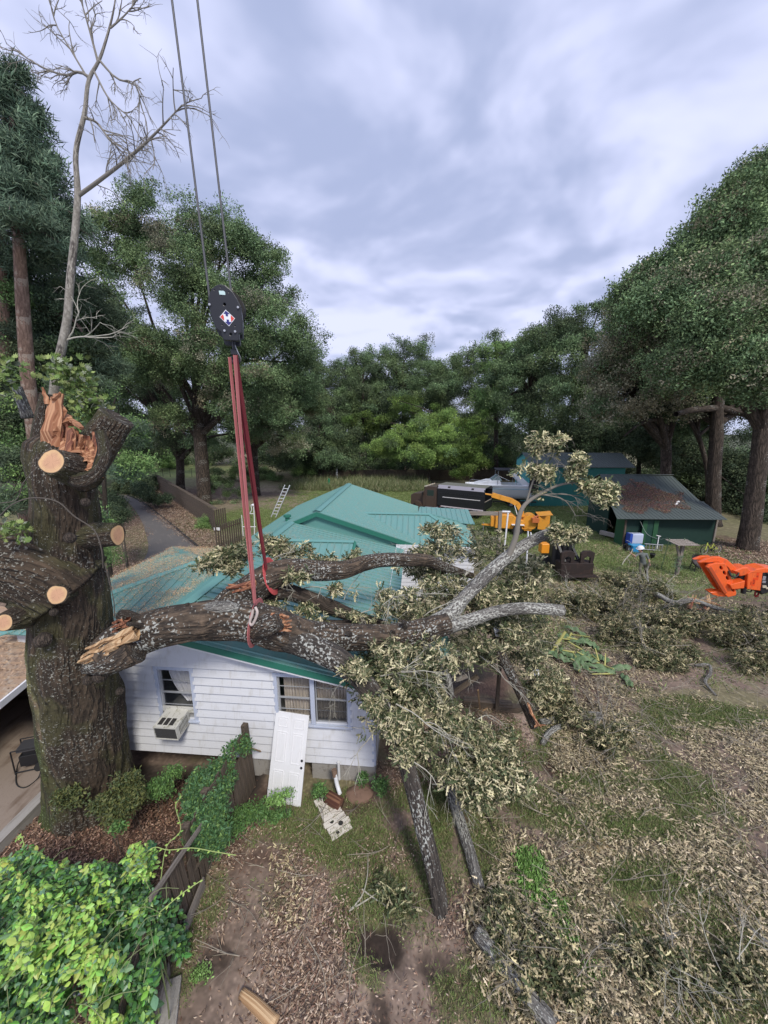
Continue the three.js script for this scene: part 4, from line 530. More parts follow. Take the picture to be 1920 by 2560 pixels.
function groundLog(label, list, mat, seed, endR, name = 'log') { const t = thing(name, label, 'log'); const [p, r] = gpath(list); part(t, 'stem', limb(p, r, { radial: 18, step: 0.06, rough: 0.12, freq: 2.4, seed }), mat); if (endR) { const n = p.length; part(t, 'cut_face', cutFace(p[0], p[0].clone().sub(p[1]), r[0] * 0.95), M.cut); part(t, 'cut_face', cutFace(p[n - 1], p[n - 1].clone().sub(p[n - 2]), r[n - 1] * 0.95), M.cut); } return rebase(t, p[0].clone().setY(0)); }
groundLog('lichen spotted pole lying right of the long dark limb on the grass', [[1115, 1960, 0.12, 0.15], [1140, 2030, 0.12], [1165, 2110, 0.12], [1185, 2180, 0.115], [1200, 2232, 0.1]], M.lichen, 71);
groundLog('lichen covered log at the bottom edge under wilted leaves', [[1190, 2350, 0.11, 0.12], [1250, 2420, 0.13, 0.05], [1310, 2490, 0.135], [1385, 2590, 0.14]], M.lichen, 72, 1);
groundLog('short yellow brown chunk of split wood at the bottom edge', [[605, 2490, 0.07], [640, 2520, 0.085], [690, 2570, 0.09]], M.woodTan, 73, 0, 'wood_chunk');
{ const c = G(330, 2060), t = thing('wood_chunk', 'small reddish wood chunk on the mulch below the big trunk', 'wood chunk'); part(t, 'chunk', shards([[c.clone().add(V3(-0.05, 0.03, 0.12)), c.clone().add(V3(0.03, 0.28, -0.1)), 0.07, 0.06]], 74), M.wood); rebase(t, c); }
{
  const t = thing('fallen_limb', 'dark cracked pole leaning from the leaves to the bare earth at right', 'fallen limb');
  const [p, r] = path([[1235, 1600, 9.1, 0.13], [1265, 1660, 9.0, 0.13], [1295, 1720, 8.8, 0.125], [1318, 1775, 8.6, 0.12], [1335, 1818, 8.45, 0.1]]); part(t, 'stem', limb(p, r, { radial: 16, step: 0.07, rough: 0.14, seed: 75, freq: 2.5 }), M.mixed);
  const S = (x0, y0, D0, x1, y1, D1, w0, w1) => [P(x0, y0, D0), P(x1, y1, D1), w0, w1];
  part(t, 'torn_end', shards([S(1320, 1760, 8.45, 1345, 1815, 8.3, 0.05, 0.03), S(1325, 1780, 8.4, 1352, 1818, 8.25, 0.04, 0.02), S(1335, 1815, 8.3, 1365, 1812, 8.25, 0.04, 0.02)], 76), M.wood);
  const [a, b] = gpath([[1350, 1812, 0.1], [1400, 1806, 0.11, 0.05], [1450, 1795, 0.1, 0.05], [1500, 1790, 0.07]]); part(t, 'branch', limb(a, b, { radial: 14, step: 0.07, rough: 0.14, seed: 77 }), M.lichen); rebase(t, p[4].clone().setY(0));
}
groundLog('pale crooked lichen branch beside the dug earth at right', [[1355, 1866, 0.07], [1372, 1838, 0.085], [1405, 1822, 0.09, 0.04], [1450, 1808, 0.09], [1505, 1800, 0.06]], M.lichen, 78, 0, 'fallen_branch');
for (const [lab, list, mat] of [['big grey limb lying across the brush pile below the worker', [[1605, 1490, 0.13, 0.2], [1640, 1505, 0.13, 0.3], [1680, 1522, 0.12, 0.25], [1730, 1520, 0.11, 0.3], [1790, 1540, 0.1, 0.3], [1850, 1552, 0.08, 0.3]], M.lichen], ['short grey sawn branch in the middle of the leaf pile', [[1705, 1570, 0.08, 0.4], [1735, 1580, 0.09, 0.4], [1755, 1588, 0.09, 0.4]], M.lichen], ['forked grey lichen branch on the grass right of centre', [[1735, 1672, 0.05, 0.1], [1770, 1672, 0.05, 0.12], [1775, 1690, 0.05, 0.1], [1762, 1715, 0.05, 0.08], [1790, 1740, 0.03]], M.lichen], ['thin crooked stick low among wilted leaves at lower right', [[1440, 2455, 0.035], [1480, 2500, 0.04, 0.04], [1510, 2540, 0.04, 0.05], [1580, 2545, 0.03, 0.05]], M.lichen], ['short pale stick beside the bare patch at lower right', [[1645, 2370, 0.03], [1670, 2350, 0.04, 0.03], [1700, 2335, 0.035]], M.lichen], ['long straight stick among leaves by the right edge', [[1840, 2300, 0.035], [1880, 2330, 0.04], [1930, 2370, 0.04]], M.lichen], ['small dark stick on the ground beside the lichen pole', [[1215, 2040, 0.03], [1235, 2080, 0.035]], M.mixed]]) groundLog(lab, list, mat, lab.length, 0, 'fallen_branch');
// ------------------------------------------------------------------ the woods
function clumpGeo(seed, n, span, l, w, tones, flat = 1, sag = 0.3) { const t = new TB(), r = rng(seed); for (let i = 0; i < n; i++) { const m = rndM(r, 0, 0.9); m.setPosition((r() - 0.5) * span, (r() - 0.5) * span * flat, (r() - 0.5) * span); blade(t, m, l * (0.7 + 0.6 * r()), w * (0.7 + 0.6 * r()), jitter(r, pick(r, tones), 0.3), sag); } return t.geo(); }
const TG = { oak: [[[0.120, 0.185, 0.075], 0.5], [[0.187, 0.264, 0.119], 0.3], [[0.068, 0.112, 0.048], 0.2]], vine: [[[0.172, 0.277, 0.066], 0.5], [[0.264, 0.383, 0.099], 0.3], [[0.106, 0.172, 0.053], 0.2]], dark: [[[0.066, 0.103, 0.050], 0.6], [[0.112, 0.152, 0.073], 0.4]], brown: [[[0.224, 0.224, 0.139], 0.6], [[0.317, 0.290, 0.191], 0.4]], pine: [[[0.066, 0.106, 0.063], 0.6], [[0.112, 0.158, 0.092], 0.4]], fresh: [[[0.112, 0.198, 0.059], 0.6], [[0.172, 0.264, 0.086], 0.4]] };
const CL = {}; for (const k of Object.keys(TG)) CL[k] = k === 'pine' ? [1, 2].map((i) => clumpGeo(200 + i, 44, 0.75, 0.34, 0.05, TG[k], 0.7, 0.6)) : [1, 2, 3].map((i) => clumpGeo(210 + i, 30, 0.9, 0.2, 0.1, TG[k], 0.75));
const toneRange = (lo, hi, y0, y1) => (r, p) => { const s = lo + (hi - lo) * r(); return [s * (0.93 + 0.14 * r()), s, s * (0.9 + 0.15 * r())]; };
// crowns are built from boughs: clumps gather round many bough ends on the lobes, so that gaps and self-shade form between them
function crown(parent, ls, n, seed, kind, size, { gap = 0.42, bough = 1.3, per = 30, lo = 0.62, hi = 1.45 } = {}) {
  const rnd = rng(seed), nb = Math.max(6, Math.round(n / per)), ends = scatter(ls, nb, rnd, { gap: gap * 1.06, nf: 0.42, shell: 0.35 }), geos = CL[kind], by = geos.map(() => []);
  ends.forEach((e, k) => { const tone = lo + (hi - lo) * rnd(), hue = (rnd() - 0.5) * 0.14, R = bough * (0.6 + 0.8 * rnd());
    for (let i = 0; i < per; i++) { const u = rnd() * 2 - 1, a = rnd() * 6.283, s = Math.sqrt(1 - u * u), q = Math.pow(rnd(), 0.45) * R, p = V3(e.x + s * Math.cos(a) * q, e.y + u * q * 0.55 - q * q * 0.1 / R, e.z + s * Math.sin(a) * q); if (p.y < 0.1) continue; const t = tone * (0.8 + 0.4 * rnd()); by[Math.floor(rnd() * geos.length)].push([put(p, size * (0.65 + 0.7 * rnd()), rnd, 0.55), [t * (1 + hue), t, t * (1 - hue)]]); } });
  geos.forEach((g, i) => by[i].length && inst(parent, 'crown', g, leafMatDull, by[i])); return ends;
}
function boughs(parent, from, ends, n, r, rnd, mat) { const out = []; for (let i = 0; i < n && ends.length; i++) { const e = ends[Math.floor(rnd() * ends.length)], a = from[Math.floor(rnd() * from.length)], m = a.clone().lerp(e, 0.5).add(V3((rnd() - 0.5) * 1.4, 0.6 + rnd(), (rnd() - 0.5) * 1.4)); out.push(limb([a, m, e], [r, r * 0.55, r * 0.15], { radial: 7, step: 0.8, rough: 0.06, cap: false })); } if (out.length) part(parent, 'limbs', merge(out), mat); }
function tree(label, o) {
  const t = thing(o.name || 'oak_tree', label, 'tree', V3(0, 0, 0), 0, o.group), rnd = rng(o.seed);
  const [p, r] = path(o.trunk); p[0].y = -0.1; part(t, 'trunk', limb(p, r, { radial: 16, step: 0.35, rough: 0.12, freq: 0.9, seed: o.seed % 50, flare: o.flare ?? 0.2 }), o.bark || M.oak);
  const ls = lobes(o.lobes); let ends = []; for (const [k, share] of Object.entries(o.kinds)) ends = ends.concat(crown(t, ls, Math.round(o.n * share), o.seed + share * 100 | 0, k, o.size, o));
  boughs(t, p.slice(Math.floor(p.length / 2)), ends, o.boughs ?? 14, r[r.length - 1] * 0.9, rnd, o.bark || M.oak);
  for (const l of o.limbs || []) { const [a, b] = path(l); part(t, 'limb', limb(a, b, { radial: 9, step: 0.4, rough: 0.1, seed: 4, cap: false }), o.bark || M.oak); }
  return rebase(t, p[0].clone().setY(0));
}
// the tall oak over the drive
tree('tall broad oak in the yard behind the hook block, two big limbs showing', { seed: 301, size: 0.85, bough: 1.7, n: 12500, kinds: { oak: 0.92, brown: 0.08 }, gap: 0.44, trunk: [[512, 1262, 44, 0.8], [506, 1180, 44, 0.72], [500, 1090, 44, 0.66], [492, 1010, 44, 0.5], [490, 930, 44, 0.4]],
  lobes: [[300, 600, 42, 80, 65], [390, 550, 44, 100, 60], [480, 570, 44, 110, 70], [560, 640, 43, 110, 70], [640, 660, 44, 85, 60], [690, 720, 44, 60, 50], [700, 800, 43, 90, 60], [760, 870, 44, 70, 60], [780, 940, 44, 50, 50], [620, 800, 40, 100, 80], [520, 760, 40, 100, 70], [380, 700, 42, 110, 80], [270, 720, 44, 90, 80], [650, 930, 40, 90, 70], [700, 1000, 42, 60, 50], [430, 640, 40, 90, 60], [420, 880, 41, 80, 50], [540, 900, 40, 80, 60], [600, 1010, 41, 60, 45], [390, 960, 42, 70, 40], [330, 860, 43, 70, 50], [470, 820, 40, 80, 50], [570, 970, 42, 60, 40], [450, 1040, 43, 60, 30]],
  limbs: [[[500, 1090, 44, 0.248], [450, 960, 43, 0.211], [400, 860, 42, 0.161], [360, 740, 42, 0.099], [330, 640, 42, 0.050]], [[502, 1070, 44, 0.248], [540, 920, 44, 0.186], [600, 800, 44, 0.136], [640, 700, 44, 0.062]], [[492, 1010, 44, 0.223], [470, 860, 44, 0.174], [465, 720, 44, 0.124], [470, 600, 44, 0.050]], [[498, 1110, 44, 0.211], [430, 1000, 43, 0.161], [370, 930, 42, 0.124], [300, 850, 41, 0.074], [240, 770, 41, 0.037]], [[492, 950, 44, 0.186], [510, 820, 44, 0.149], [540, 700, 44, 0.099], [560, 600, 44, 0.037]]], boughs: 12 });
tree('slimmer oak with a dark trunk just left of the tall oak over the drive', { seed: 302, size: 0.85, bough: 1.4, n: 2600, kinds: { oak: 0.6, dark: 0.4 }, trunk: [[452, 1235, 52, 0.6], [450, 1150, 52, 0.5], [446, 1050, 52, 0.4]], lobes: [[420, 1000, 52, 90, 50], [350, 950, 50, 70, 50], [480, 1100, 48, 80, 40], [560, 1090, 48, 60, 40], [400, 1080, 48, 60, 30], [540, 1150, 46, 40, 20], [220, 650, 52, 80, 90], [200, 780, 50, 80, 80], [260, 880, 50, 60, 60]], boughs: 20 });
tree('shaggy tree with drooping bare twigs right of the red slings', { seed: 303, size: 0.8, bough: 1.3, n: 2800, kinds: { brown: 0.4, oak: 0.6 }, trunk: [[640, 1225, 50, 0.5], [636, 1120, 50, 0.4], [640, 1000, 50, 0.3]], lobes: [[680, 960, 48, 90, 60], [730, 1020, 48, 70, 60], [640, 1050, 47, 60, 45], [690, 1100, 46, 60, 40], [780, 1000, 50, 50, 50]], boughs: 30 });
// conifers at the far left
function conifer(label, seed, x, top, base, D, spread, lay, kindTone, n) {
  const t = thing('conifer_tree', label, 'tree', V3(0, 0, 0), 0), rnd = rng(seed), [p, r] = path([[x + 40, base, D, 0.38], [x + 30, 1000, D, 0.36], [x + 12, 760, D, 0.32], [x, 560, D, 0.26], [x - 12, (560 + top) / 2, D, 0.16], [x - 18, top, D, 0.04]]); p[0].y = -0.1;
  part(t, 'trunk', limb(p, r, { radial: 14, step: 0.4, rough: 0.06, freq: 1, flare: 0.1 }), M.pine); const c = new THREE.CatmullRomCurve3(p), by = CL.pine.map(() => []), out = [];
  for (let i = 0; i < n; i++) { const nw = 15, wh = Math.floor(rnd() * nw), f = lay[0] + (lay[1] - lay[0]) * Math.min(0.995, (wh + 0.12 + (rnd() - 0.5) * 0.35 + 0.3 * h3(wh, 3, seed)) / nw), a = rnd() * 6.283, o = c.getPoint(f), len = spread * Math.pow(1 - f, 1.1) * (0.45 + 0.35 * rnd() + 0.55 * h3(wh, Math.floor(a * 2), seed)) + 0.25, d = V3(Math.cos(a), 0, Math.sin(a));
    if (i % 3 === 0) out.push(limb([o, o.clone().addScaledVector(d, len * 0.5).add(V3(0, 0.1, 0)), o.clone().addScaledVector(d, len).add(V3(0, -len * 0.22, 0))], [0.06, 0.04, 0.015], { radial: 5, step: 0.8, cap: false }));
    const tone = kindTone * (0.7 + 0.6 * rnd()); for (let k = 0; k < 9; k++) { const s = len * (0.25 + 0.75 * (k + rnd()) / 9), q = o.clone().addScaledVector(d, s).add(V3((rnd() - 0.5) * 0.5, -0.22 * s * s / len - rnd() * 0.35, (rnd() - 0.5) * 0.5)); if (q.y > 0.2 && fbm3(q.x * 0.9, q.y * 0.9, q.z * 0.9, 2) > 0.44) by[k % 2].push([put(q, 0.75 + 0.5 * rnd(), rnd, 0.8), [tone, tone, tone * 1.05]]); } }
  part(t, 'limbs', merge(out), M.twigDark); CL.pine.forEach((g, i) => inst(t, 'crown', g, leafMatDull, by[i])); return rebase(t, p[0].clone().setY(0));
}
conifer('tall dark conifer with drooping boughs at the upper left edge', 311, 45, 150, 1180, 24, 9.5, [0.56, 1], 1.35, 300);
conifer('conifer with a bare reddish trunk at the far left edge', 312, -5, 420, 1200, 27, 8, [0.5, 1], 1.0, 220);
tree('dark bushy evergreen filling the space behind the bare pale stem', { name: 'evergreen_tree', seed: 313, size: 0.8, bough: 1.1, n: 5200, kinds: { dark: 0.5, pine: 0.3, fresh: 0.2 }, gap: 0.36, trunk: [[110, 1190, 30, 0.35], [105, 1000, 30, 0.28], [110, 800, 30, 0.2]], lobes: [[40, 700, 30, 80, 70], [120, 760, 29, 80, 70], [200, 820, 30, 80, 70], [30, 840, 28, 70, 60], [110, 900, 29, 90, 60], [230, 900, 29, 70, 50], [30, 960, 27, 60, 50], [60, 1060, 26, 90, 60], [20, 1160, 24, 60, 50], [180, 700, 32, 60, 60], [250, 760, 33, 50, 50]], boughs: 20, bark: M.pine });
tree('feathery green hemlock sapling beside the drive behind the trunk', { name: 'hemlock_tree', seed: 314, size: 0.5, bough: 0.7, n: 2400, kinds: { fresh: 0.7, pine: 0.3 }, gap: 0.38, lo: 0.9, hi: 1.5, trunk: [[262, 1400, 17, 0.1], [262, 1250, 17, 0.09], [262, 1080, 17, 0.05]], lobes: [[250, 1000, 17.5, 50, 40], [270, 1080, 17, 70, 45], [270, 1160, 16.5, 70, 45], [265, 1235, 16.5, 55, 40], [180, 1000, 18, 50, 40], [255, 1290, 16, 45, 30], [40, 1240, 16, 40, 30], [20, 1180, 17, 40, 30]], boughs: 12 });
function shrub(label, ls, seed, kind, n, size, extra = {}) { const t = thing(extra.name || 'shrub', label, 'shrub'), L = lobes(ls), c = L[0].c.clone().setY(0), rnd = rng(seed); crown(t, L, n, seed, kind, size, { per: 14, bough: extra.bough || 0.5, ...extra }); const out = []; for (let i = 0; i < 7; i++) { const l = L[Math.floor(rnd() * L.length)].c; out.push(limb([c.clone().add(V3((rnd() - 0.5) * 0.3, 0, (rnd() - 0.5) * 0.3)), c.clone().lerp(l, 0.6), l], [0.03, 0.02, 0.01], { radial: 5, step: 0.4, cap: false })); } part(t, 'stems', merge(out), M.twigDark); return rebase(t, c); }
shrub('round dark bush beside the far bend of the drive', [[390, 1238, 41, 34, 20], [360, 1225, 42, 30, 16]], 321, 'dark', 500, 0.7); shrub('long dark hedge bush at the end of the drive', [[320, 1215, 52, 60, 18], [370, 1205, 54, 40, 14], [270, 1225, 48, 30, 16]], 322, 'dark', 700, 0.9);
shrub('dark shrub beside the drive right of the trunk', [[302, 1300, 22, 22, 34], [285, 1270, 23, 25, 25], [310, 1335, 21, 16, 22]], 323, 'dark', 500, 0.45); shrub('bright green bush at the near end of the board fence', [[521, 1315, 33.5, 22, 24], [515, 1335, 33, 18, 14]], 324, 'fresh', 420, 0.4, { lo: 0.9, hi: 1.4 }); shrub('low weeds at the foot of the tree beyond the fence', [[560, 1275, 44, 40, 10], [545, 1215, 46, 40, 25], [590, 1225, 46, 40, 20]], 325, 'oak', 500, 0.6);
shrub('sunlit green thicket far down the drive', [[350, 1150, 78, 60, 22], [420, 1140, 82, 50, 30], [300, 1165, 75, 40, 18]], 326, 'fresh', 500, 1.2, { lo: 1.1, hi: 1.8, bough: 1 }); shrub('small green weeds below the right hand sawn stub', [[262, 1375, 12, 20, 10], [255, 1390, 11.5, 16, 8]], 327, 'fresh', 120, 0.25);
// the wood at the back, tree by tree
const back = [['slender tree with a loose crown left of the gap in the sky', 'oak', [[840, 1200, 74, 0.4], [838, 1050, 74, 0.3]], [[790, 920, 74, 45, 55], [840, 980, 73, 60, 60], [760, 1000, 72, 50, 60], [870, 1060, 72, 60, 50]], 0.95], ['young tree with a feathery pointed top in the middle of the wood', 'oak', [[908, 1200, 76, 0.35], [906, 960, 76, 0.2]], [[905, 880, 76, 32, 34], [906, 935, 76, 50, 40], [905, 1000, 75, 60, 50], [880, 960, 75, 40, 40]], 1.0], ['tall loose tree right of the pointed one', 'oak', [[1010, 1200, 78, 0.4], [1008, 980, 78, 0.25]], [[1000, 870, 78, 36, 40], [1040, 880, 78, 36, 40], [970, 930, 77, 40, 45], [1020, 950, 76, 70, 50], [1000, 1020, 74, 70, 50]], 1.0], ['loose green tree before the dip in the tree line', 'oak', [[1110, 1200, 74, 0.4], [1108, 1000, 74, 0.25]], [[1080, 920, 75, 40, 40], [1125, 925, 74, 45, 40], [1120, 990, 72, 60, 50], [1170, 920, 74, 40, 40]], 1.0], ['yellowish green tree at the left end of the right hand wood', 'fresh', [[1240, 1200, 66, 0.4], [1240, 1000, 66, 0.3]], [[1255, 850, 66, 35, 40], [1230, 920, 65, 50, 50], [1290, 880, 66, 45, 45], [1250, 990, 63, 55, 50]], 1.15], ['dense oak mid right above the chip truck', 'oak', [[1330, 1200, 58, 0.5], [1328, 1000, 58, 0.4]], [[1300, 920, 58, 55, 60], [1350, 860, 57, 70, 55], [1340, 960, 55, 80, 60], [1400, 830, 58, 60, 50], [1270, 1020, 57, 50, 50], [1330, 1050, 54, 70, 45]], 0.95], ['dense oak above the far green shed', 'oak', [[1460, 1200, 54, 0.5], [1455, 1000, 54, 0.4]], [[1450, 820, 54, 70, 50], [1500, 800, 56, 60, 60], [1440, 900, 52, 90, 60], [1420, 990, 50, 80, 50], [1500, 950, 52, 60, 50]], 0.9], ['small bushy tree under the shaggy one at centre', 'dark', [[800, 1215, 64, 0.3], [800, 1110, 64, 0.2]], [[800, 1080, 64, 60, 45], [870, 1110, 64, 60, 40], [740, 1110, 62, 60, 40], [830, 1150, 62, 70, 30], [700, 1150, 60, 60, 30]], 1.0]];
back.forEach(([label, kind, trunk, ls, tone], i) => tree(label, { name: 'tree', seed: 340 + i, size: 1.05, bough: 1.7, n: ls.length * 420, gap: 0.42, kinds: { [kind]: 0.75, [kind === 'dark' ? 'oak' : 'dark']: 0.25 }, trunk, lobes: ls, boughs: 12, lo: 0.7 * tone, hi: 1.35 * tone }));
tree('mound of bright vines smothering a low tree at centre right', { name: 'vine_covered_tree', seed: 360, size: 0.8, bough: 1.1, per: 30, n: 5200, gap: 0.3, lo: 0.8, hi: 1.5, kinds: { vine: 0.85, oak: 0.15 }, trunk: [[1070, 1205, 60, 0.3], [1070, 1130, 60, 0.2]], lobes: [[1070, 1080, 60, 60, 42], [1110, 1060, 60, 40, 40], [1020, 1100, 60, 50, 36], [1130, 1110, 58, 40, 45], [970, 1120, 61, 50, 30], [1080, 1130, 57, 60, 30]], boughs: 6 });
tree('hanging curtain of vines over a dark tree left of the boat', { name: 'vine_covered_tree', seed: 361, size: 0.8, bough: 1.1, n: 3600, gap: 0.36, kinds: { vine: 0.5, oak: 0.5 }, trunk: [[1180, 1205, 58, 0.3], [1180, 1120, 58, 0.2]], lobes: [[1190, 1060, 58, 45, 30], [1170, 1110, 57, 50, 40], [1210, 1130, 56, 45, 40], [1150, 1160, 56, 40, 30], [1040, 1010, 66, 60, 30], [960, 1060, 66, 50, 26], [900, 1050, 66, 40, 22]], boughs: 6 });
// the big oaks at the right
tree('huge oak towering at the right edge with grey green crown', { seed: 371, size: 0.85, bough: 1.7, n: 13500, gap: 0.42, kinds: { oak: 0.86, brown: 0.14 }, lo: 0.8, hi: 1.5, trunk: [[1868, 1375, 27, 0.62], [1885, 1250, 27, 0.55], [1905, 1080, 27, 0.5], [1918, 960, 27, 0.4]],
  lobes: [[1930, 440, 30, 60, 50], [1890, 500, 29, 70, 55], [1830, 560, 29, 70, 55], [1780, 610, 30, 60, 45], [1730, 650, 30, 70, 45], [1680, 690, 31, 70, 45], [1630, 720, 32, 60, 40], [1600, 760, 33, 50, 50], [1700, 760, 28, 100, 60], [1820, 680, 27, 100, 70], [1900, 650, 27, 60, 70], [1780, 800, 26, 100, 60], [1890, 800, 25, 80, 70], [1850, 900, 25, 90, 45], [1920, 950, 24, 60, 50], [1750, 900, 26, 80, 45]], boughs: 40,
  limbs: [[[1905, 1060, 27, 0.3], [1850, 1000, 27, 0.24], [1770, 960, 27, 0.16], [1690, 960, 27, 0.08]]] });
tree('rusty wilting oak with bare drooping twigs above the near shed', { seed: 372, size: 0.8, bough: 1.5, n: 5200, gap: 0.43, kinds: { brown: 0.75, oak: 0.25 }, lo: 0.8, hi: 1.35, trunk: [[1665, 1250, 38, 0.5], [1665, 1120, 38, 0.45], [1650, 1000, 37, 0.35]], lobes: [[1600, 860, 36, 80, 50], [1550, 920, 35, 80, 50], [1640, 930, 34, 80, 50], [1530, 1000, 35, 50, 40], [1590, 1010, 34, 60, 36], [1700, 1000, 34, 60, 35], [1560, 790, 40, 50, 40]], boughs: 40, limbs: [[[1665, 1100, 38, 0.3], [1640, 1050, 36, 0.2], [1600, 1060, 35, 0.14], [1560, 1090, 34, 0.06]]] });
tree('oak with a thick dark trunk standing behind the near shed', { seed: 373, size: 0.9, bough: 1.5, n: 4200, gap: 0.42, kinds: { dark: 0.6, oak: 0.4 }, trunk: [[1780, 1330, 34, 0.55], [1786, 1180, 34, 0.5], [1792, 1060, 34, 0.48], [1796, 980, 34, 0.4]], lobes: [[1720, 960, 35, 70, 40], [1800, 940, 36, 90, 40], [1880, 1000, 36, 70, 40], [1640, 980, 40, 70, 50], [1840, 880, 38, 80, 60]], boughs: 14, limbs: [[[1796, 1020, 34, 0.3], [1730, 1025, 33, 0.25], [1690, 1035, 32, 0.2]], [[1800, 1020, 34, 0.3], [1860, 1035, 33, 0.25], [1920, 1070, 31, 0.2]]] });
tree('slim leaning tree between the shed and the thick dark trunk', { name: 'slim_tree', seed: 374, size: 0.8, bough: 1.1, n: 1500, kinds: { dark: 0.7, oak: 0.3 }, trunk: [[1770, 1300, 36, 0.22], [1768, 1180, 36, 0.2], [1745, 1090, 36, 0.2], [1712, 1030, 36, 0.18]], lobes: [[1690, 1010, 36, 60, 30], [1750, 1060, 40, 60, 30]], boughs: 8, bark: M.oak });
tree('dark leafy understorey tree behind the two green sheds', { name: 'tree', seed: 375, size: 1, bough: 1.6, n: 6500, gap: 0.35, kinds: { dark: 0.85, oak: 0.15 }, lo: 0.6, hi: 1.1, trunk: [[1600, 1200, 50, 0.3], [1600, 1100, 50, 0.2]], lobes: [[1500, 1080, 50, 70, 50], [1590, 1090, 48, 70, 50], [1680, 1120, 46, 80, 50], [1760, 1180, 45, 80, 60], [1840, 1200, 42, 90, 60], [1920, 1180, 40, 60, 70], [1400, 1100, 54, 60, 40], [1870, 1270, 40, 80, 40], [1940, 1290, 36, 50, 40]], boughs: 14 });
// the mass of the wood beyond, and the undergrowth along its foot
{ const mk = (label, ls, n, seed, kinds, size, o) => { const g = new THREE.Group(); g.name = numbered('woodland'); g.userData = { kind: 'stuff', label }; scene.add(g); for (const [k, s] of Object.entries(kinds)) crown(g, lobes(ls), n * s | 0, seed + s * 10 | 0, k, size, o); };
  const row = (y, ry, D, x0, x1, st, rx) => { const o = []; for (let x = x0; x < x1; x += st) o.push([x, y + 14 * Math.sin(x * 0.05) + 10 * Math.sin(x * 0.13), D, rx, ry]); return o; };
  mk('far wood closing the view behind the house', [...row(1000, 70, 96, 180, 1500, 90, 70), ...row(1110, 70, 92, 140, 1500, 90, 75), ...row(1140, 50, 70, 640, 1300, 80, 60), ...row(950, 70, 100, 700, 1330, 70, 60), ...row(1040, 60, 86, 660, 1330, 70, 60)], 27000, 401, { dark: 0.6, oak: 0.4 }, 1.5, { gap: 0.25, bough: 2.4, lo: 0.6, hi: 1.2 });
  mk('dark wood at the right behind the sheds', [...row(1050, 80, 62, 1400, 2200, 90, 70), ...row(1160, 60, 56, 1400, 2200, 90, 70), ...row(1230, 40, 48, 1650, 2100, 80, 60), ...row(900, 80, 60, 1560, 2300, 100, 80)], 9000, 402, { dark: 0.8, oak: 0.2 }, 1.2, { gap: 0.28, bough: 2, lo: 0.55, hi: 1.05 });
  mk('dark wood at the left behind the drive', [...row(900, 90, 60, -160, 420, 90, 80), ...row(1060, 90, 54, -160, 400, 90, 80), ...row(1170, 40, 60, 80, 260, 70, 60)], 8000, 403, { dark: 0.7, oak: 0.3 }, 1.2, { gap: 0.28, bough: 2, lo: 0.55, hi: 1.1 });
  mk('weedy undergrowth along the foot of the wood', [...row(1175, 24, 66, 640, 820, 40, 36), ...row(1185, 14, 63, 560, 780, 40, 34), ...row(1150, 26, 68, 800, 1300, 60, 40)], 2600, 404, { oak: 0.6, fresh: 0.4 }, 0.8, { gap: 0.3, bough: 0.9, per: 18, lo: 0.7, hi: 1.4 });
}
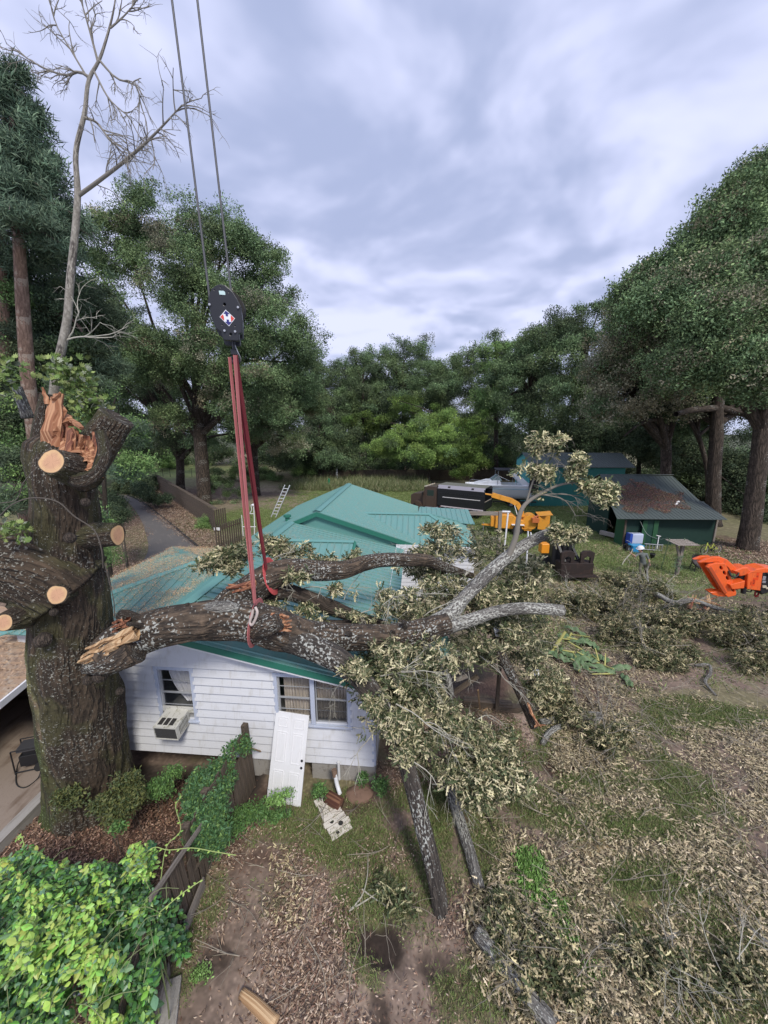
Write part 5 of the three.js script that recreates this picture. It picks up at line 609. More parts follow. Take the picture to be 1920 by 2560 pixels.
// ------------------------------------------------------------------ crane tackle
function strap(pts, w, t, side) { return merge(pts.slice(1).map((b, i) => boxAB(pts[i], b.clone().addScaledVector(b.clone().sub(pts[i]).normalize(), 0.01), w, t, side))); }
const shape = (pts) => new THREE.Shape(pts.map((p) => new THREE.Vector2(p[0], p[1])));
const ext = (s, d, bev = 0) => new THREE.ExtrudeGeometry(s, { depth: d, bevelEnabled: bev > 0, bevelSize: bev, bevelThickness: bev, bevelSegments: 2, curveSegments: 16 });
{
  const c = P(566, 785, 6.9), k = pxm(c) * 0.0995, t = thing('crane_hook_block', 'black crane hook block with a red white and blue H emblem', 'hook block', c, 0.16);
  const q = (x, y) => [(x - 560) * k, (850 - y) * k], mB = std([0.014, 0.015, 0.019], 0.38), mW = std([0.75, 0.76, 0.78], 0.45), mR = std([0.62, 0.06, 0.04], 0.45), mBl = std([0.02, 0.02, 0.16], 0.45);
  const outline = [[500, 232], [420, 250], [300, 330], [235, 470], [190, 620], [215, 760], [240, 950], [290, 1090], [330, 1210], [440, 1290], [465, 1440], [490, 1468], [810, 1478], [825, 1460], [828, 1312], [905, 1290], [935, 1000], [925, 700], [850, 530], [760, 380], [700, 320], [600, 245]].map(([x, y]) => q(x, y));
  const front = shape(outline), hole = (x, y, r) => { const p = new THREE.Path(), [a, b] = q(x, y); p.absarc(a, b, r * k, 0, 6.283); front.holes.push(p); };
  for (const h of [[560, 660, 48], [650, 1345, 46], [500, 283, 22], [352, 350, 24], [685, 382, 24], [468, 1138, 24], [772, 1150, 24]]) hole(...h);
  part(t, 'side_plate', ext(front, 0.07, 0.012), mB); const bk = ext(shape(outline), 0.07, 0.012); bk.translate(-0.05, -0.02, -0.34); part(t, 'side_plate', bk, mB);
  const [sx, sy] = q(570, 680); const sh = new THREE.CylinderGeometry(0.27, 0.27, 0.2, 32); sh.rotateX(Math.PI / 2); sh.translate(sx, sy, -0.13); part(t, 'sheave', sh, M.dark);
  for (const [x, y] of [[215, 690], [880, 725], [515, 1275], [768, 1285]]) { const g = new THREE.CylinderGeometry(27 * k, 27 * k, 0.05, 12); g.rotateX(Math.PI / 2); const [a, b] = q(x, y); g.translate(a, b, 0.09); part(t, 'bolt', g, M.steel); }
  const F = (pts, z, mat, nm) => { const g = ext(shape(pts.map(([x, y]) => q(x, y))), 0.004); g.translate(0, 0, z); return part(t, nm, g, mat); };
  F([[577, 785], [783, 978], [627, 1165], [420, 958]], 0.084, mW, 'emblem'); F([[438, 958], [505, 893], [522, 965], [520, 1038]], 0.088, mR, 'emblem_mark'); F([[765, 980], [690, 905], [684, 985], [692, 1060]], 0.088, mR, 'emblem_mark');
  F([[578, 806], [668, 882], [620, 884], [624, 934], [572, 934], [566, 882], [520, 878]], 0.088, mBl, 'emblem_mark'); F([[626, 1146], [540, 1062], [584, 1062], [582, 1010], [634, 1010], [640, 1062], [700, 1066]], 0.088, mBl, 'emblem_mark');
  F([[452, 362], [570, 362], [598, 392], [600, 452], [462, 450]], 0.084, std([0.5, 0.66, 0.64], 0.5), 'sticker');
  const [hx, hy] = q(640, 1490), d = (n) => n * k; part(t, 'shank', merge([new THREE.CylinderGeometry(d(42), d(42), d(200), 14).translate(hx, hy - d(70), -0.13), box(d(150), d(150), 0.16, hx + d(5), hy - d(235), -0.13)]), mB);
  const hk = new THREE.TorusGeometry(d(95), d(46), 12, 24, 4.4); hk.rotateZ(-3.9); hk.translate(hx + d(20), hy - d(410), -0.13); part(t, 'hook', hk, mB);
  part(t, 'latch', wire([V3(hx + d(55), hy - d(80), -0.06), V3(hx + d(110), hy - d(230), -0.04), V3(hx + d(160), hy - d(360), -0.06), V3(hx + d(150), hy - d(450), -0.1)], d(9), 6), M.steel);
}
for (const [lab, a, b] of [['left steel hoist cable running up from the hook block', [526, 760, 6.95], [388, -330, 7.2]], ['right steel hoist cable running up from the hook block', [583, 775, 6.98], [455, -330, 7.25]]]) { const p = P(...a), q = P(...b), m = p.clone().lerp(q, 0.5), t = tag(Object.assign(new THREE.Mesh(new THREE.TubeGeometry(new THREE.CatmullRomCurve3([p.clone().sub(p), m.clone().sub(p), q.clone().sub(p)]), 12, 0.017, 7), std([0.09, 0.09, 0.095], 0.5, { metalness: 0.3 })), { name: numbered('hoist_cable') }), lab, 'cable', 'hoist cables above the hook block'); t.position.copy(p); scene.add(t); }
{
  const mP = new THREE.MeshStandardMaterial({ map: fibre([0.46, 0.13, 0.13], [0.55, 0.2, 0.19], [0.36, 0.12, 0.12]), roughness: 0.9 }), mD = new THREE.MeshStandardMaterial({ map: fibre([0.2, 0.02, 0.03], [0.26, 0.035, 0.04], [0.15, 0.02, 0.025]), roughness: 0.9 }), mH = std([0.6, 0.1, 0.1], 0.8);
  const t = thing('lifting_sling', 'pale pink lifting sling from the hook to the front limb', 'sling'), s = V3(1, 0, 0.2);
  part(t, 'strap', strap([P(574, 893, 6.85), P(590, 1060, 6.95), P(612, 1290, 7.08), P(636, 1505, 7.15)], 0.075, 0.016, s), mP); part(t, 'strap', strap([P(587, 888, 6.8), P(600, 1060, 6.9), P(620, 1290, 7.03), P(638, 1505, 7.1)], 0.085, 0.016, s), mP);
  const c = P(640, 1556, 7.5), loop = []; for (let i = 0; i <= 24; i++) { const a = i / 24 * 6.283; loop.push(V3(c.x + 0.05 * Math.sin(a), c.y + 0.47 * Math.sin(a), c.z + 0.47 * Math.cos(a))); } part(t, 'choker', strap(loop, 0.09, 0.014, s), mP);
  const k = P(636, 1520, 7.08); part(t, 'shackle', wire([k.clone().add(V3(0.02, 0.02, 0)), k.clone().add(V3(0.07, -0.06, 0.05)), k.clone().add(V3(0.03, -0.2, 0.06)), k.clone().add(V3(-0.06, -0.34, 0.06)), k.clone().add(V3(-0.1, -0.3, 0.04)), k.clone().add(V3(-0.05, -0.15, 0.03)), k.clone().add(V3(-0.02, -0.02, 0.02))], 0.028, 8), std([0.5, 0.42, 0.38], 0.6)); rebase(t, c);
  const u = thing('lifting_sling', 'dark red lifting sling from the hook to the limb behind', 'sling'); part(u, 'strap', strap([P(590, 890, 6.9), P(615, 1060, 7.6), P(640, 1240, 8.3), P(666, 1424, 8.95)], 0.1, 0.018, s), mD); part(u, 'strap', strap([P(585, 900, 6.98), P(608, 1060, 7.65), P(634, 1240, 8.35), P(664, 1424, 9.0)], 0.07, 0.016, s), mD);
  const c2 = P(681, 1440, 9.2), l2 = []; for (let i = 0; i <= 24; i++) { const a = i / 24 * 6.283; l2.push(V3(c2.x - 0.02 - 0.12 * Math.sin(a), c2.y + 0.4 * Math.sin(a), c2.z + 0.4 * Math.cos(a))); } part(u, 'choker', strap(l2, 0.15, 0.02, s), mH); rebase(u, c2);
}
// ------------------------------------------------------------------ pieces sized from the photograph: the front face spans a pixel box at depth D
function pb(x0, y0, x1, y1, D, deep, r = 0.02) { const a = P(x0, y0, D), b = P(x1, y1, D), w = Math.abs(b.x - a.x), h = Math.abs(a.y - b.y); return box(w, h, deep, (a.x + b.x) / 2, (a.y + b.y) / 2, -D - deep / 2, r); }
const paint = (rgb, o = {}) => new THREE.MeshPhysicalMaterial({ color: C3(...rgb), roughness: 0.4, clearcoat: 0.4, clearcoatRoughness: 0.3, side: THREE.DoubleSide, ...o });
// air conditioner in the left window
{
  const p = Hw(-5.0, 1.62, -0.28), t = thing('air_conditioner', 'grimy white window air conditioner sticking out of the left window', 'air conditioner', p, -TH); const mC = new THREE.MeshStandardMaterial({ map: grime([0.6, 0.59, 0.54], [0.2, 0.19, 0.1], 0.8), roughness: 0.6 });
  const g = new THREE.Group(); const tilt = (q) => { q.rotateX(0.12); return q; };
  part(t, 'case', tilt(merge([box(0.58, 0.02, 0.56, 0, 0.17, 0), box(0.58, 0.02, 0.56, 0, -0.19, 0), box(0.02, 0.36, 0.56, -0.28, -0.01, 0), box(0.02, 0.36, 0.56, 0.28, -0.01, 0), box(0.58, 0.03, 0.02, 0, 0.165, 0.275), box(0.58, 0.03, 0.02, 0, -0.185, 0.275)])), mC);
  part(t, 'coil', tilt(box(0.54, 0.33, 0.4, 0, -0.01, 0.05)), M.dark); for (let i = 0; i < 14; i++) part(t, 'grille_slat', tilt(box(0.54, 0.008, 0.012, 0, -0.16 + i * 0.024, 0.265, 0.002)), std([0.06, 0.06, 0.06], 0.6)); for (const x of [-0.17, -0.03, 0.11]) part(t, 'vent', tilt(box(0.11, 0.006, 0.2, x, 0.181, 0.1, 0.002)), M.dark); for (let i = 0; i < 8; i++) part(t, 'side_slot', tilt(box(0.006, 0.26, 0.012, 0.291, 0, -0.16 + i * 0.045, 0.002)), M.dark);
  part(t, 'filler_panel', box(0.86, 0.16, 0.02, -0.0, 0.21, -0.26), mC);
}
// the door leaning on the wall
{
  const bl = G(667, 2003), brr = G(752, 2018), tl = Hw(-2.43, 1.86, -0.06), x = brr.clone().sub(bl).normalize(), o = bl.clone().lerp(brr, 0.5).setY(0.02), tm = tl.clone().addScaledVector(x, 0.42), y = tm.clone().sub(o).normalize(), z = x.clone().cross(y).normalize(), xx = y.clone().cross(z);
  const t = thing('door', 'white six panel door leaning against the wall under the double window', 'door', o); t.quaternion.setFromRotationMatrix(new THREE.Matrix4().makeBasis(xx, y, z));
  part(t, 'slab', box(0.86, 2.06, 0.04, 0, 1.03, 0), M.white);
  for (const sx of [-0.2, 0.2]) for (const [y0, y1] of [[1.72, 1.93], [0.92, 1.6], [0.14, 0.72]]) { const w = 0.24, c = (y0 + y1) / 2, h = y1 - y0; part(t, 'door_panel', merge([box(w, 0.022, 0.02, sx, y1, 0.024), box(w, 0.022, 0.02, sx, y0, 0.024), box(0.022, h, 0.02, sx - w / 2, c, 0.024), box(0.022, h, 0.02, sx + w / 2, c, 0.024), box(w - 0.07, h - 0.07, 0.014, sx, c, 0.024, 0.006)]), M.white); }
  for (const yy of [0.86, 1.02]) { const g = new THREE.CylinderGeometry(0.03, 0.03, 0.012, 16); g.rotateX(Math.PI / 2); g.translate(0.36, yy, 0.024); part(t, 'lock_hole', g, M.black); } for (const yy of [0.25, 0.95, 1.75]) part(t, 'hinge', box(0.014, 0.1, 0.03, -0.436, yy, 0), M.steel);
}
// beside the foundation: pipe, broken siding, round log, dirt pile
{ const t = thing('drain_pipe', 'white plastic drain pipe hanging below the house beside the concrete foundation', 'pipe'), a = P(838, 1935, 7.75), b = P(842, 1958, 7.7), c = P(850, 1985, 7.55); part(t, 'pipe', wire([a, b, P(846, 1972, 7.65), c], 0.05, 12), M.white); part(t, 'coupling', cylAB(P(835, 1924, 7.78), P(838, 1940, 7.75), 0.065, 0.065, 12), std([0.2, 0.13, 0.09], 0.8)); part(t, 'downpipe', cylAB(P(846, 1905, 8.0), P(848, 1948, 8.0), 0.035, 0.035, 8), M.white); rebase(t, c); }
for (const [lab, c, w, l, rot, n] of [['upper white broken siding panel lying in the grass by the log round', [817, 2020], 0.42, 0.52, 0.55, 3], ['lower white broken siding panel with rusty holes lying on the grass', [842, 2062], 0.5, 0.58, 0.6, 4]]) { const t = thing('siding_panel', lab, 'siding panel', G(...c).add(V3(0, 0.06, 0)), rot), rs = rng(c[0]); const mS = new THREE.MeshStandardMaterial({ map: grime([0.66, 0.62, 0.55], [0.25, 0.16, 0.1], 0.8), roughness: 0.8 }); for (let i = 0; i < n; i++) { const g = box(w + (rs() - 0.5) * 0.08, 0.02, l / n - 0.012, (rs() - 0.5) * 0.04, 0, (i - n / 2 + 0.5) * l / n); g.rotateX(0.12); part(t, 'strip', g, mS); if (n > 3) part(t, 'hole', new THREE.CylinderGeometry(0.03 + rs() * 0.03, 0.03, 0.005, 7).translate((rs() - 0.5) * w * 0.7, 0.018, (i - n / 2 + 0.5) * l / n), M.dark); } }
{ const a = G(818, 2002).setY(0.13), b = G(853, 2022).setY(0.11), t = thing('log_round', 'short brown log round lying on the broken siding', 'log'); part(t, 'bark', limb([a, a.clone().lerp(b, 0.5), b], [0.14, 0.15, 0.14], { radial: 18, step: 0.05, rough: 0.12, seed: 3 }), new THREE.MeshStandardMaterial({ map: M.woodRed.map, color: C3(0.5, 0.55, 0.6), roughness: 1 })); rebase(t, a.clone().setY(0)); }
{ const g = new THREE.SphereGeometry(1, 28, 14, 0, 6.283, 0, 1.57), p = g.attributes.position; for (let i = 0; i < p.count; i++) { const q = 0.75 + 0.5 * fbm3(p.getX(i) * 2 + 3, p.getY(i) * 2, p.getZ(i) * 2, 3); p.setXYZ(i, p.getX(i) * 0.34 * q, p.getY(i) * 0.13 * q, p.getZ(i) * 0.26 * q); } g.computeVertexNormals(); const m = solo('dirt_pile', g, new THREE.MeshStandardMaterial({ map: grime([0.2, 0.125, 0.09], [0.12, 0.075, 0.055], 0.8), roughness: 1 }), 'small reddish dirt pile against the concrete foundation corner', 'dirt pile'); m.position.copy(G(900, 1985)); }
// ------------------------------------------------------------------ carport at the left, generator, hose
{
  const t = thing('carport', 'carport at the left edge with a litter covered roof and white front edge', 'carport'), A = G(84, 1684, 2.55), B = G(0, 1752, 2.55), e = B.clone().sub(A).normalize(), n = V3(-e.z, 0, e.x); const q = (a, b, h) => A.clone().addScaledVector(e, a).addScaledVector(n, b).setY(h);
  const rh = (p, up = 0) => q(p[0], p[1], 2.55 + 0.085 * p[1] + up), RP = [[-1, 0], [1.1, 0], [1.1, 6], [-4.5, 6], [-3, 1.5]];
  roofPlane(t, RP.map((p) => rh(p)), n.clone().add(V3(0, 0.085, 0)), new THREE.MeshStandardMaterial({ map: grime([0.36, 0.25, 0.17], [0.44, 0.38, 0.3], 0.8), roughness: 0.9, side: THREE.DoubleSide }));
  part(t, 'fascia', boxAB(q(-1, -0.03, 2.48), q(1.12, -0.03, 2.48), 0.05, 0.17, V3(0, 1, 0)), M.white); part(t, 'fascia', boxAB(q(1.13, 0, 2.48), q(1.13, 6, 2.98), 0.05, 0.17, V3(0, 1, 0)), M.white);
  const w = (p0, p1, m, nm) => { const g = new TB(), A0 = rh(p0, -0.05), A1 = rh(p1, -0.05); g.prism([A0.clone().setY(0), A1.clone().setY(0), A1, A0], V3(0.05, 0, -0.08)); part(t, nm, g.geo(false), m); }; w([-1.0, 0.3], [-2.6, 1.5], M.slab, 'back_wall'); w([-2.6, 1.5], [-4.2, 6], M.slab, 'back_wall'); w([-4.2, 5.95], [1.1, 5.95], M.slab, 'side_wall'); w([1.08, 1.2], [1.08, 5.9], M.slab, 'side_wall'); rebase(t, A.clone().setY(0));
  const rs = rng(88), lst = []; const lg = [0, 1].map((i) => { const b = new TB(), r = rng(600 + i); for (let k = 0; k < 7; k++) { const m = rndM(r, 0.3, 0.3); blade(b, m.multiply(new THREE.Matrix4().makeRotationX(1.5)), 0.1, 0.03, jitter(r, [0.36, 0.25, 0.16], 0.4), 0.1); } return b.geo(); }); for (let i = 0; i < 700; i++) { const a = -3.5 + rs() * 4.5, b = rs() * 5.5; if (a < -0.9 - b * 0.6) continue; lst.push([put(q(a, b, 2.57 + b * 0.085), 0.6 + rs() * 0.7, rs, 1), [1, 1, 1]]); } const l = inst(scene, 'roof_litter', lg[0], leafMat, lst); l.userData.label = 'brown litter on the carport roof at the left edge';
  const t2 = new TB(); const R1 = G(122, 1998), R2 = G(-10, 2135), d = R2.clone().sub(R1).normalize(), left = V3(-1, 0, 0.15).normalize(); t2.prism([R1.clone().addScaledVector(d, -4), R2.clone().addScaledVector(d, 2), R2.clone().addScaledVector(d, 2).addScaledVector(left, 9), R1.clone().addScaledVector(d, -4).addScaledVector(left, 9)].map((v) => v.setY(-0.05)), V3(0, 0.13, 0)); const sg = t2.geo(false); const sp = sg.attributes.position, su = sg.attributes.uv; for (let i = 0; i < sp.count; i++) su.setXY(i, sp.getX(i) * 0.4, sp.getZ(i) * 0.4); ground_('concrete_slab', sg, M.slab);
  solo('kerb_wall', boxAB(R1.clone().addScaledVector(d, -0.4).setY(0.1), R2.clone().addScaledVector(d, 1.5).setY(0.1), 0.24, 0.34, V3(0, 1, 0)), M.concrete, 'low grey kerb wall along the carport slab at the lower left', 'kerb');
  const gc = G(88, 1918).setY(0.08), gn = thing('generator', 'black portable generator on the carport floor behind the big trunk', 'generator', gc, 0.3); part(gn, 'engine', merge([box(0.4, 0.3, 0.34, 0, 0.3, 0), box(0.3, 0.14, 0.24, 0.02, 0.5, 0)]), M.black); part(gn, 'tank', box(0.44, 0.1, 0.36, 0, 0.62, 0), std([0.06, 0.06, 0.065], 0.4)); part(gn, 'frame', merge([[-0.3, -0.22], [0.3, -0.22], [-0.3, 0.22], [0.3, 0.22]].map(([x, z]) => cylAB(V3(x, 0, z), V3(x, 0.68, z), 0.016, 0.016, 6)).concat([cylAB(V3(-0.3, 0.68, 0.22), V3(0.3, 0.68, 0.22), 0.016), cylAB(V3(-0.3, 0.05, 0.22), V3(0.3, 0.05, 0.22), 0.016), cylAB(V3(-0.3, 0.68, -0.22), V3(0.3, 0.68, -0.22), 0.016)])), M.black); for (const z of [-0.24, 0.24]) { const w = new THREE.CylinderGeometry(0.12, 0.12, 0.06, 16); w.rotateX(1.571); w.translate(0.24, 0.1, z); part(gn, 'wheel', w, M.rubber); }
  const hp = [[78, 1890], [50, 1900], [40, 1940], [45, 1965], [65, 1968], [95, 1945], [105, 1915]].map(([x, y], i) => G(x, y, 0.1 + (i === 0 || i === 6 ? 0.25 : 0))); solo('hose', wire(hp, 0.014, 6), M.rubber, 'thin black hose looped on the slab by the generator', 'hose');
}
// collapsed porch beside the house
{
  const t = thing('collapsed_porch', 'collapsed porch frame of dark timbers under the leaves right of the house', 'porch'); const B = (x0, y0, D0, x1, y1, D1, w, h, m = M.plank, nm = 'timber') => part(t, nm, boxAB(P(x0, y0, D0), P(x1, y1, D1), w, h, V3(0, 0, 1)), m);
  const tg = (x, y, h) => G(x, y, h); part(t, 'sleeper', boxAB(tg(1158, 1752, 0.12), tg(1280, 1765, 0.12), 0.22, 0.26), M.plank); part(t, 'sleeper', boxAB(tg(1240, 1768, 0.1), tg(1305, 1772, 0.1), 0.2, 0.2), M.plank); part(t, 'post', boxAB(tg(1241, 1780, 0), tg(1241, 1780, 0).setY(2.0), 0.1, 0.1), M.plank);
  part(t, 'lath', boxAB(tg(1200, 1775, 0.02), P(1195, 1725, 9.4), 0.045, 0.03), M.woodTan); part(t, 'lath', boxAB(tg(1205, 1778, 0.04), tg(1235, 1762, 0.04), 0.045, 0.03), M.woodTan); B(1130, 1735, 9.2, 1195, 1690, 9.4, 0.09, 0.12); B(1140, 1700, 9.3, 1168, 1690, 9.3, 0.09, 0.08, M.plankGrey); B(1000, 1640, 10, 1240, 1655, 10, 0.1, 0.14); B(1010, 1700, 10.2, 1015, 1780, 9.8, 0.1, 0.1);
  const tb = new TB(); tb.prism([P(900, 1640, 8.2), P(1000, 1660, 8.6), P(1005, 1700, 8.3), P(950, 1690, 7.9)], V3(0, -0.02, 0)); tb.prism([P(1000, 1600, 9.5), P(1120, 1590, 10), P(1130, 1640, 9.8), P(1010, 1650, 9.3)], V3(0, -0.02, 0)); part(t, 'crumpled_roofing', tb.geo(false), mRoof); rebase(t, G(1241, 1780));
}
for (const [lab, x0, y0, x1, y1, D, ry] of [['white broken panel sticking out of the leaves above the collapsed porch', 1232, 1555, 1272, 1590, 9.6, 0.3], ['pale board lying on the earth at the right side of the house', 952, 1792, 992, 1812, 8.6, -0.1], ['small white scrap caught in the twigs by the house corner', 1012, 1790, 1030, 1806, 7.3, 0.5]]) { const a = P((x0 + x1) / 2, (y0 + y1) / 2, D), m = pxm(a); const s = solo('white_scrap', box((x1 - x0) * m, (y1 - y0) * m, 0.03), M.white, lab, 'panel'); s.position.copy(a); s.rotation.set(-0.7, ry, 0.15); }
{ const t = thing('vent_frame', 'small white square vent frame lying on the leaves at right', 'vent', P(1340, 1681, 9.1), 0.2); part(t, 'frame', merge([box(0.16, 0.03, 0.03, 0, 0.055, 0), box(0.16, 0.03, 0.03, 0, -0.055, 0), box(0.03, 0.11, 0.03, -0.065, 0, 0), box(0.03, 0.11, 0.03, 0.065, 0, 0)]), M.white); t.rotation.x = -0.5; }
// ------------------------------------------------------------------ near board fence
const fenceBoards = [];
{
  const t = thing('board_fence', 'weathered brown board fence sagging under vines in the foreground', 'fence'), rs = rng(5), base = [[640, 1962, 1.78], [548, 2128, 1.6], [505, 2212, 1.5], [432, 2398, 1.45], [388, 2560, 1.45], [350, 2700, 1.45]].map(([x, y, h]) => [G(x, y), h]), lean = V3(-0.05, 0, 0.02);
  for (let i = 0; i < base.length - 1; i++) {
    const [a, ha] = base[i], [b, hb] = base[i + 1], L = a.distanceTo(b), n = Math.max(2, Math.round(L / 0.145)), d = b.clone().sub(a).normalize(), side = V3(-d.z, 0, d.x);
    for (let k = 0; k < n; k++) { const f = (k + 0.5) / n, o = a.clone().lerp(b, f), h = mix(ha, hb, f) + (rs() - 0.5) * 0.06 - (rs() < 0.08 ? 0.5 : 0); part(t, 'board', boxAB(o.clone().setY(0.02), o.clone().add(lean.clone().multiplyScalar(h)).add(V3((rs() - 0.5) * 0.05, h, (rs() - 0.5) * 0.05)), 0.13, 0.02, side), M.plank); }
    for (const h of [0.35, 1.15]) part(t, 'rail', boxAB(a.clone().add(lean.clone().multiplyScalar(h)).addScaledVector(side, 0.05).setY(h), b.clone().add(lean.clone().multiplyScalar(h)).addScaledVector(side, 0.05).setY(h), 0.05, 0.09, V3(0, 1, 0)), M.plank);
    part(t, 'post', boxAB(a.clone().addScaledVector(side, 0.1).setY(0), a.clone().addScaledVector(side, 0.1).add(lean.clone().multiplyScalar(ha * 0.6)).setY(ha), 0.13, 0.13, side), M.plank);
  }
  part(t, 'cap_rail', boxAB(P(545, 2005, 6.5), P(375, 2248, 4.4), 0.04, 0.09, V3(0, 1, 0)), M.plankGrey); part(t, 'brace', boxAB(P(520, 2125, 6.1), P(440, 2240, 5.2), 0.05, 0.07), M.plank);
  rebase(t, base[0][0]);
  solo('kickboard', boxAB(G(510, 2205, 0.14), G(436, 2395, 0.12), 0.04, 0.28, V3(0, 1, 0)), M.plankGrey, 'pale grey kick board at the foot of the foreground fence', 'board'); solo('kickboard', boxAB(G(422, 2420, 0.12), G(385, 2560, 0.12), 0.04, 0.26, V3(0, 1, 0)), M.plankGrey, 'lower grey kick board beneath the vines at the bottom', 'board');
  const pv = solo('paving_slab', box(0.26, 0.08, 0.62), M.concrete, 'pale concrete slab lying beside the fence at the bottom edge', 'slab'); pv.position.copy(G(425, 2520)).setY(0.05); pv.rotation.y = 0.35;
  solo('brace_stick', cylAB(Hw(-2.9, 0.75, -0.05), P(626, 1870, 7.7), 0.02, 0.02, 8), M.woodTan, 'thin wooden stick between the fence post and the leaning door', 'stick'); solo('pipe', cylAB(G(176, 2492, 0.15), G(232, 2468, 0.15), 0.03, 0.03, 10), M.steel, 'short grey pipe under the vines at the bottom left', 'pipe');
}
// ------------------------------------------------------------------ drive fence, gate, pipes, ladder
{
  const t = thing('board_fence', 'long dark board fence between the drive and the tall oak', 'fence'), a = G(540, 1330), b = G(392, 1222), rs = rng(9), n = 150, d = b.clone().sub(a).normalize(), side = V3(-d.z, 0, d.x), bs = [], cp = [];
  for (let i = 0; i < n; i++) { const o = a.clone().lerp(b, (i + 0.5) / n), h = 1.95 + (rs() - 0.5) * 0.1; bs.push(boxAB(o, o.clone().setY(h), a.distanceTo(b) / n - 0.02, 0.025, side)); if (i % 10 === 0) cp.push(boxAB(o.clone().addScaledVector(side, 0.2).setY(1.97), o.clone().addScaledVector(d, a.distanceTo(b) / 15).addScaledVector(side, 0.2).setY(1.95 + rs() * 0.06), 0.34, 0.04, V3(0, 1, 0))); }
  const m = part(t, 'boards', merge(bs), M.plank); m.userData.kind = 'stuff'; for (const g of cp) part(t, 'cap_board', g, M.plank); { const o = G(566, 1318); part(t, 'end_panel', merge([0, 1, 2, 3, 4, 5].map((i) => boxAB(a.clone().lerp(o, i / 5).setY(0), a.clone().lerp(o, i / 5).setY(1.9 - i * 0.02), 0.26, 0.03, V3(1, 0, 0)))), M.plank); } rebase(t, a);
  const g = thing('gate', 'dark board gate standing ajar at the near end of the drive fence', 'gate'), g0 = G(541, 1378), g1 = G(606, 1352); for (let i = 0; i < 12; i++) { const o = g0.clone().lerp(g1, (i + 0.5) / 12); part(g, 'board', boxAB(o.clone().setY(0.05), o.clone().setY(1.85 + (rs() - 0.5) * 0.05), g0.distanceTo(g1) / 12 - 0.015, 0.03, V3(1, 0, -1)), M.plank); } part(g, 'rail', boxAB(g0.clone().setY(1.5), g1.clone().setY(1.5), 0.04, 0.1, V3(0, 1, 0)), M.plank); { const s = boxAB(g0.clone().lerp(g1, 0.1).add(V3(0, 1.5, 0.05)), g0.clone().lerp(g1, 0.1).add(V3(0, 1.72, 0.05)), 0.42, 0.01, V3(0, 0, 1)); part(g, 'notice', s, M.white); } rebase(g, g0);
  const s = thing('standpipe', 'white pipe stand with a curved spout beyond the roof edge', 'standpipe'), b0 = G(636, 1345); b0.z += 0; const D = -b0.z; part(s, 'pipe', wire([b0, P(636, 1300, D), P(634, 1266, D)], 0.04, 8), M.white); part(s, 'spout', wire([P(634, 1263, D), P(628, 1262, D), P(629, 1275, D), P(625, 1284, D), P(634, 1284, D)], 0.03, 7), M.white); part(s, 'head', new THREE.SphereGeometry(0.12, 12, 8).translate(P(633, 1263, D).x, P(633, 1263, D).y, -D), M.white); part(s, 'cross_pipe', cylAB(P(606, 1317, D), P(640, 1317, D), 0.035, 0.035, 7), M.white); part(s, 'post', cylAB(P(608, 1340, D), P(604, 1288, D), 0.035, 0.03, 7), M.white); rebase(s, b0);
  const l = thing('ladder', 'white aluminium ladder leaning on the far roof edge', 'ladder'), Q0 = P(678, 1292, 27), Q1 = P(712, 1213, 26), sd = V3(0.36, 0, 0.1); for (const k of [0, 1]) part(l, 'rail', cylAB(Q0.clone().addScaledVector(sd, k), Q1.clone().addScaledVector(sd, k), 0.035, 0.035, 6), M.white); for (let i = 1; i < 10; i++) { const o = Q0.clone().lerp(Q1, i / 10); part(l, 'rung', cylAB(o, o.clone().add(sd), 0.022, 0.022, 6), M.white); } rebase(l, Q0);
  const f = thing('board_fence', 'low brown fence along the foot of the far wood', 'fence'), f0 = G(808, 1203), f1 = G(1330, 1200), fb = []; for (let i = 0; i < 230; i++) { const o = f0.clone().lerp(f1, i / 230); fb.push(box(0.13, 1.75 + rs() * 0.12, 0.03, o.x, 0.9, o.z)); } const mm = part(f, 'boards', merge(fb), M.plank); mm.userData.kind = 'stuff'; for (let i = 0; i < 20; i++) { const o = f0.clone().lerp(f1, i / 20); part(f, 'post', box(0.1, 1.9, 0.1, o.x, 0.95, o.z + 0.08), M.plank); } rebase(f, f0);
  solo('green_post', cylAB(G(823, 1222), G(823, 1222).setY(1.5), 0.14, 0.14, 10), std([0.02, 0.2, 0.09], 0.6), 'short green post in the weeds before the far fence', 'post'); solo('white_post', box(0.3, 2.3, 0.1, G(843, 1203).x, 1.15, G(843, 1203).z + 0.2), M.white, 'white post standing at the far brown fence', 'post'); solo('chain_fence', merge(Array.from({ length: 12 }, (_, i) => cylAB(G(300 + i * 18, 1192), G(300 + i * 18, 1192).setY(1.5), 0.04, 0.04, 5)).concat([cylAB(G(290, 1192, 0).setY(1.45), G(510, 1192, 0).setY(1.45), 0.03, 0.03, 5)])), M.dark, 'thin dark wire fence across the far end of the drive', 'fence');
}
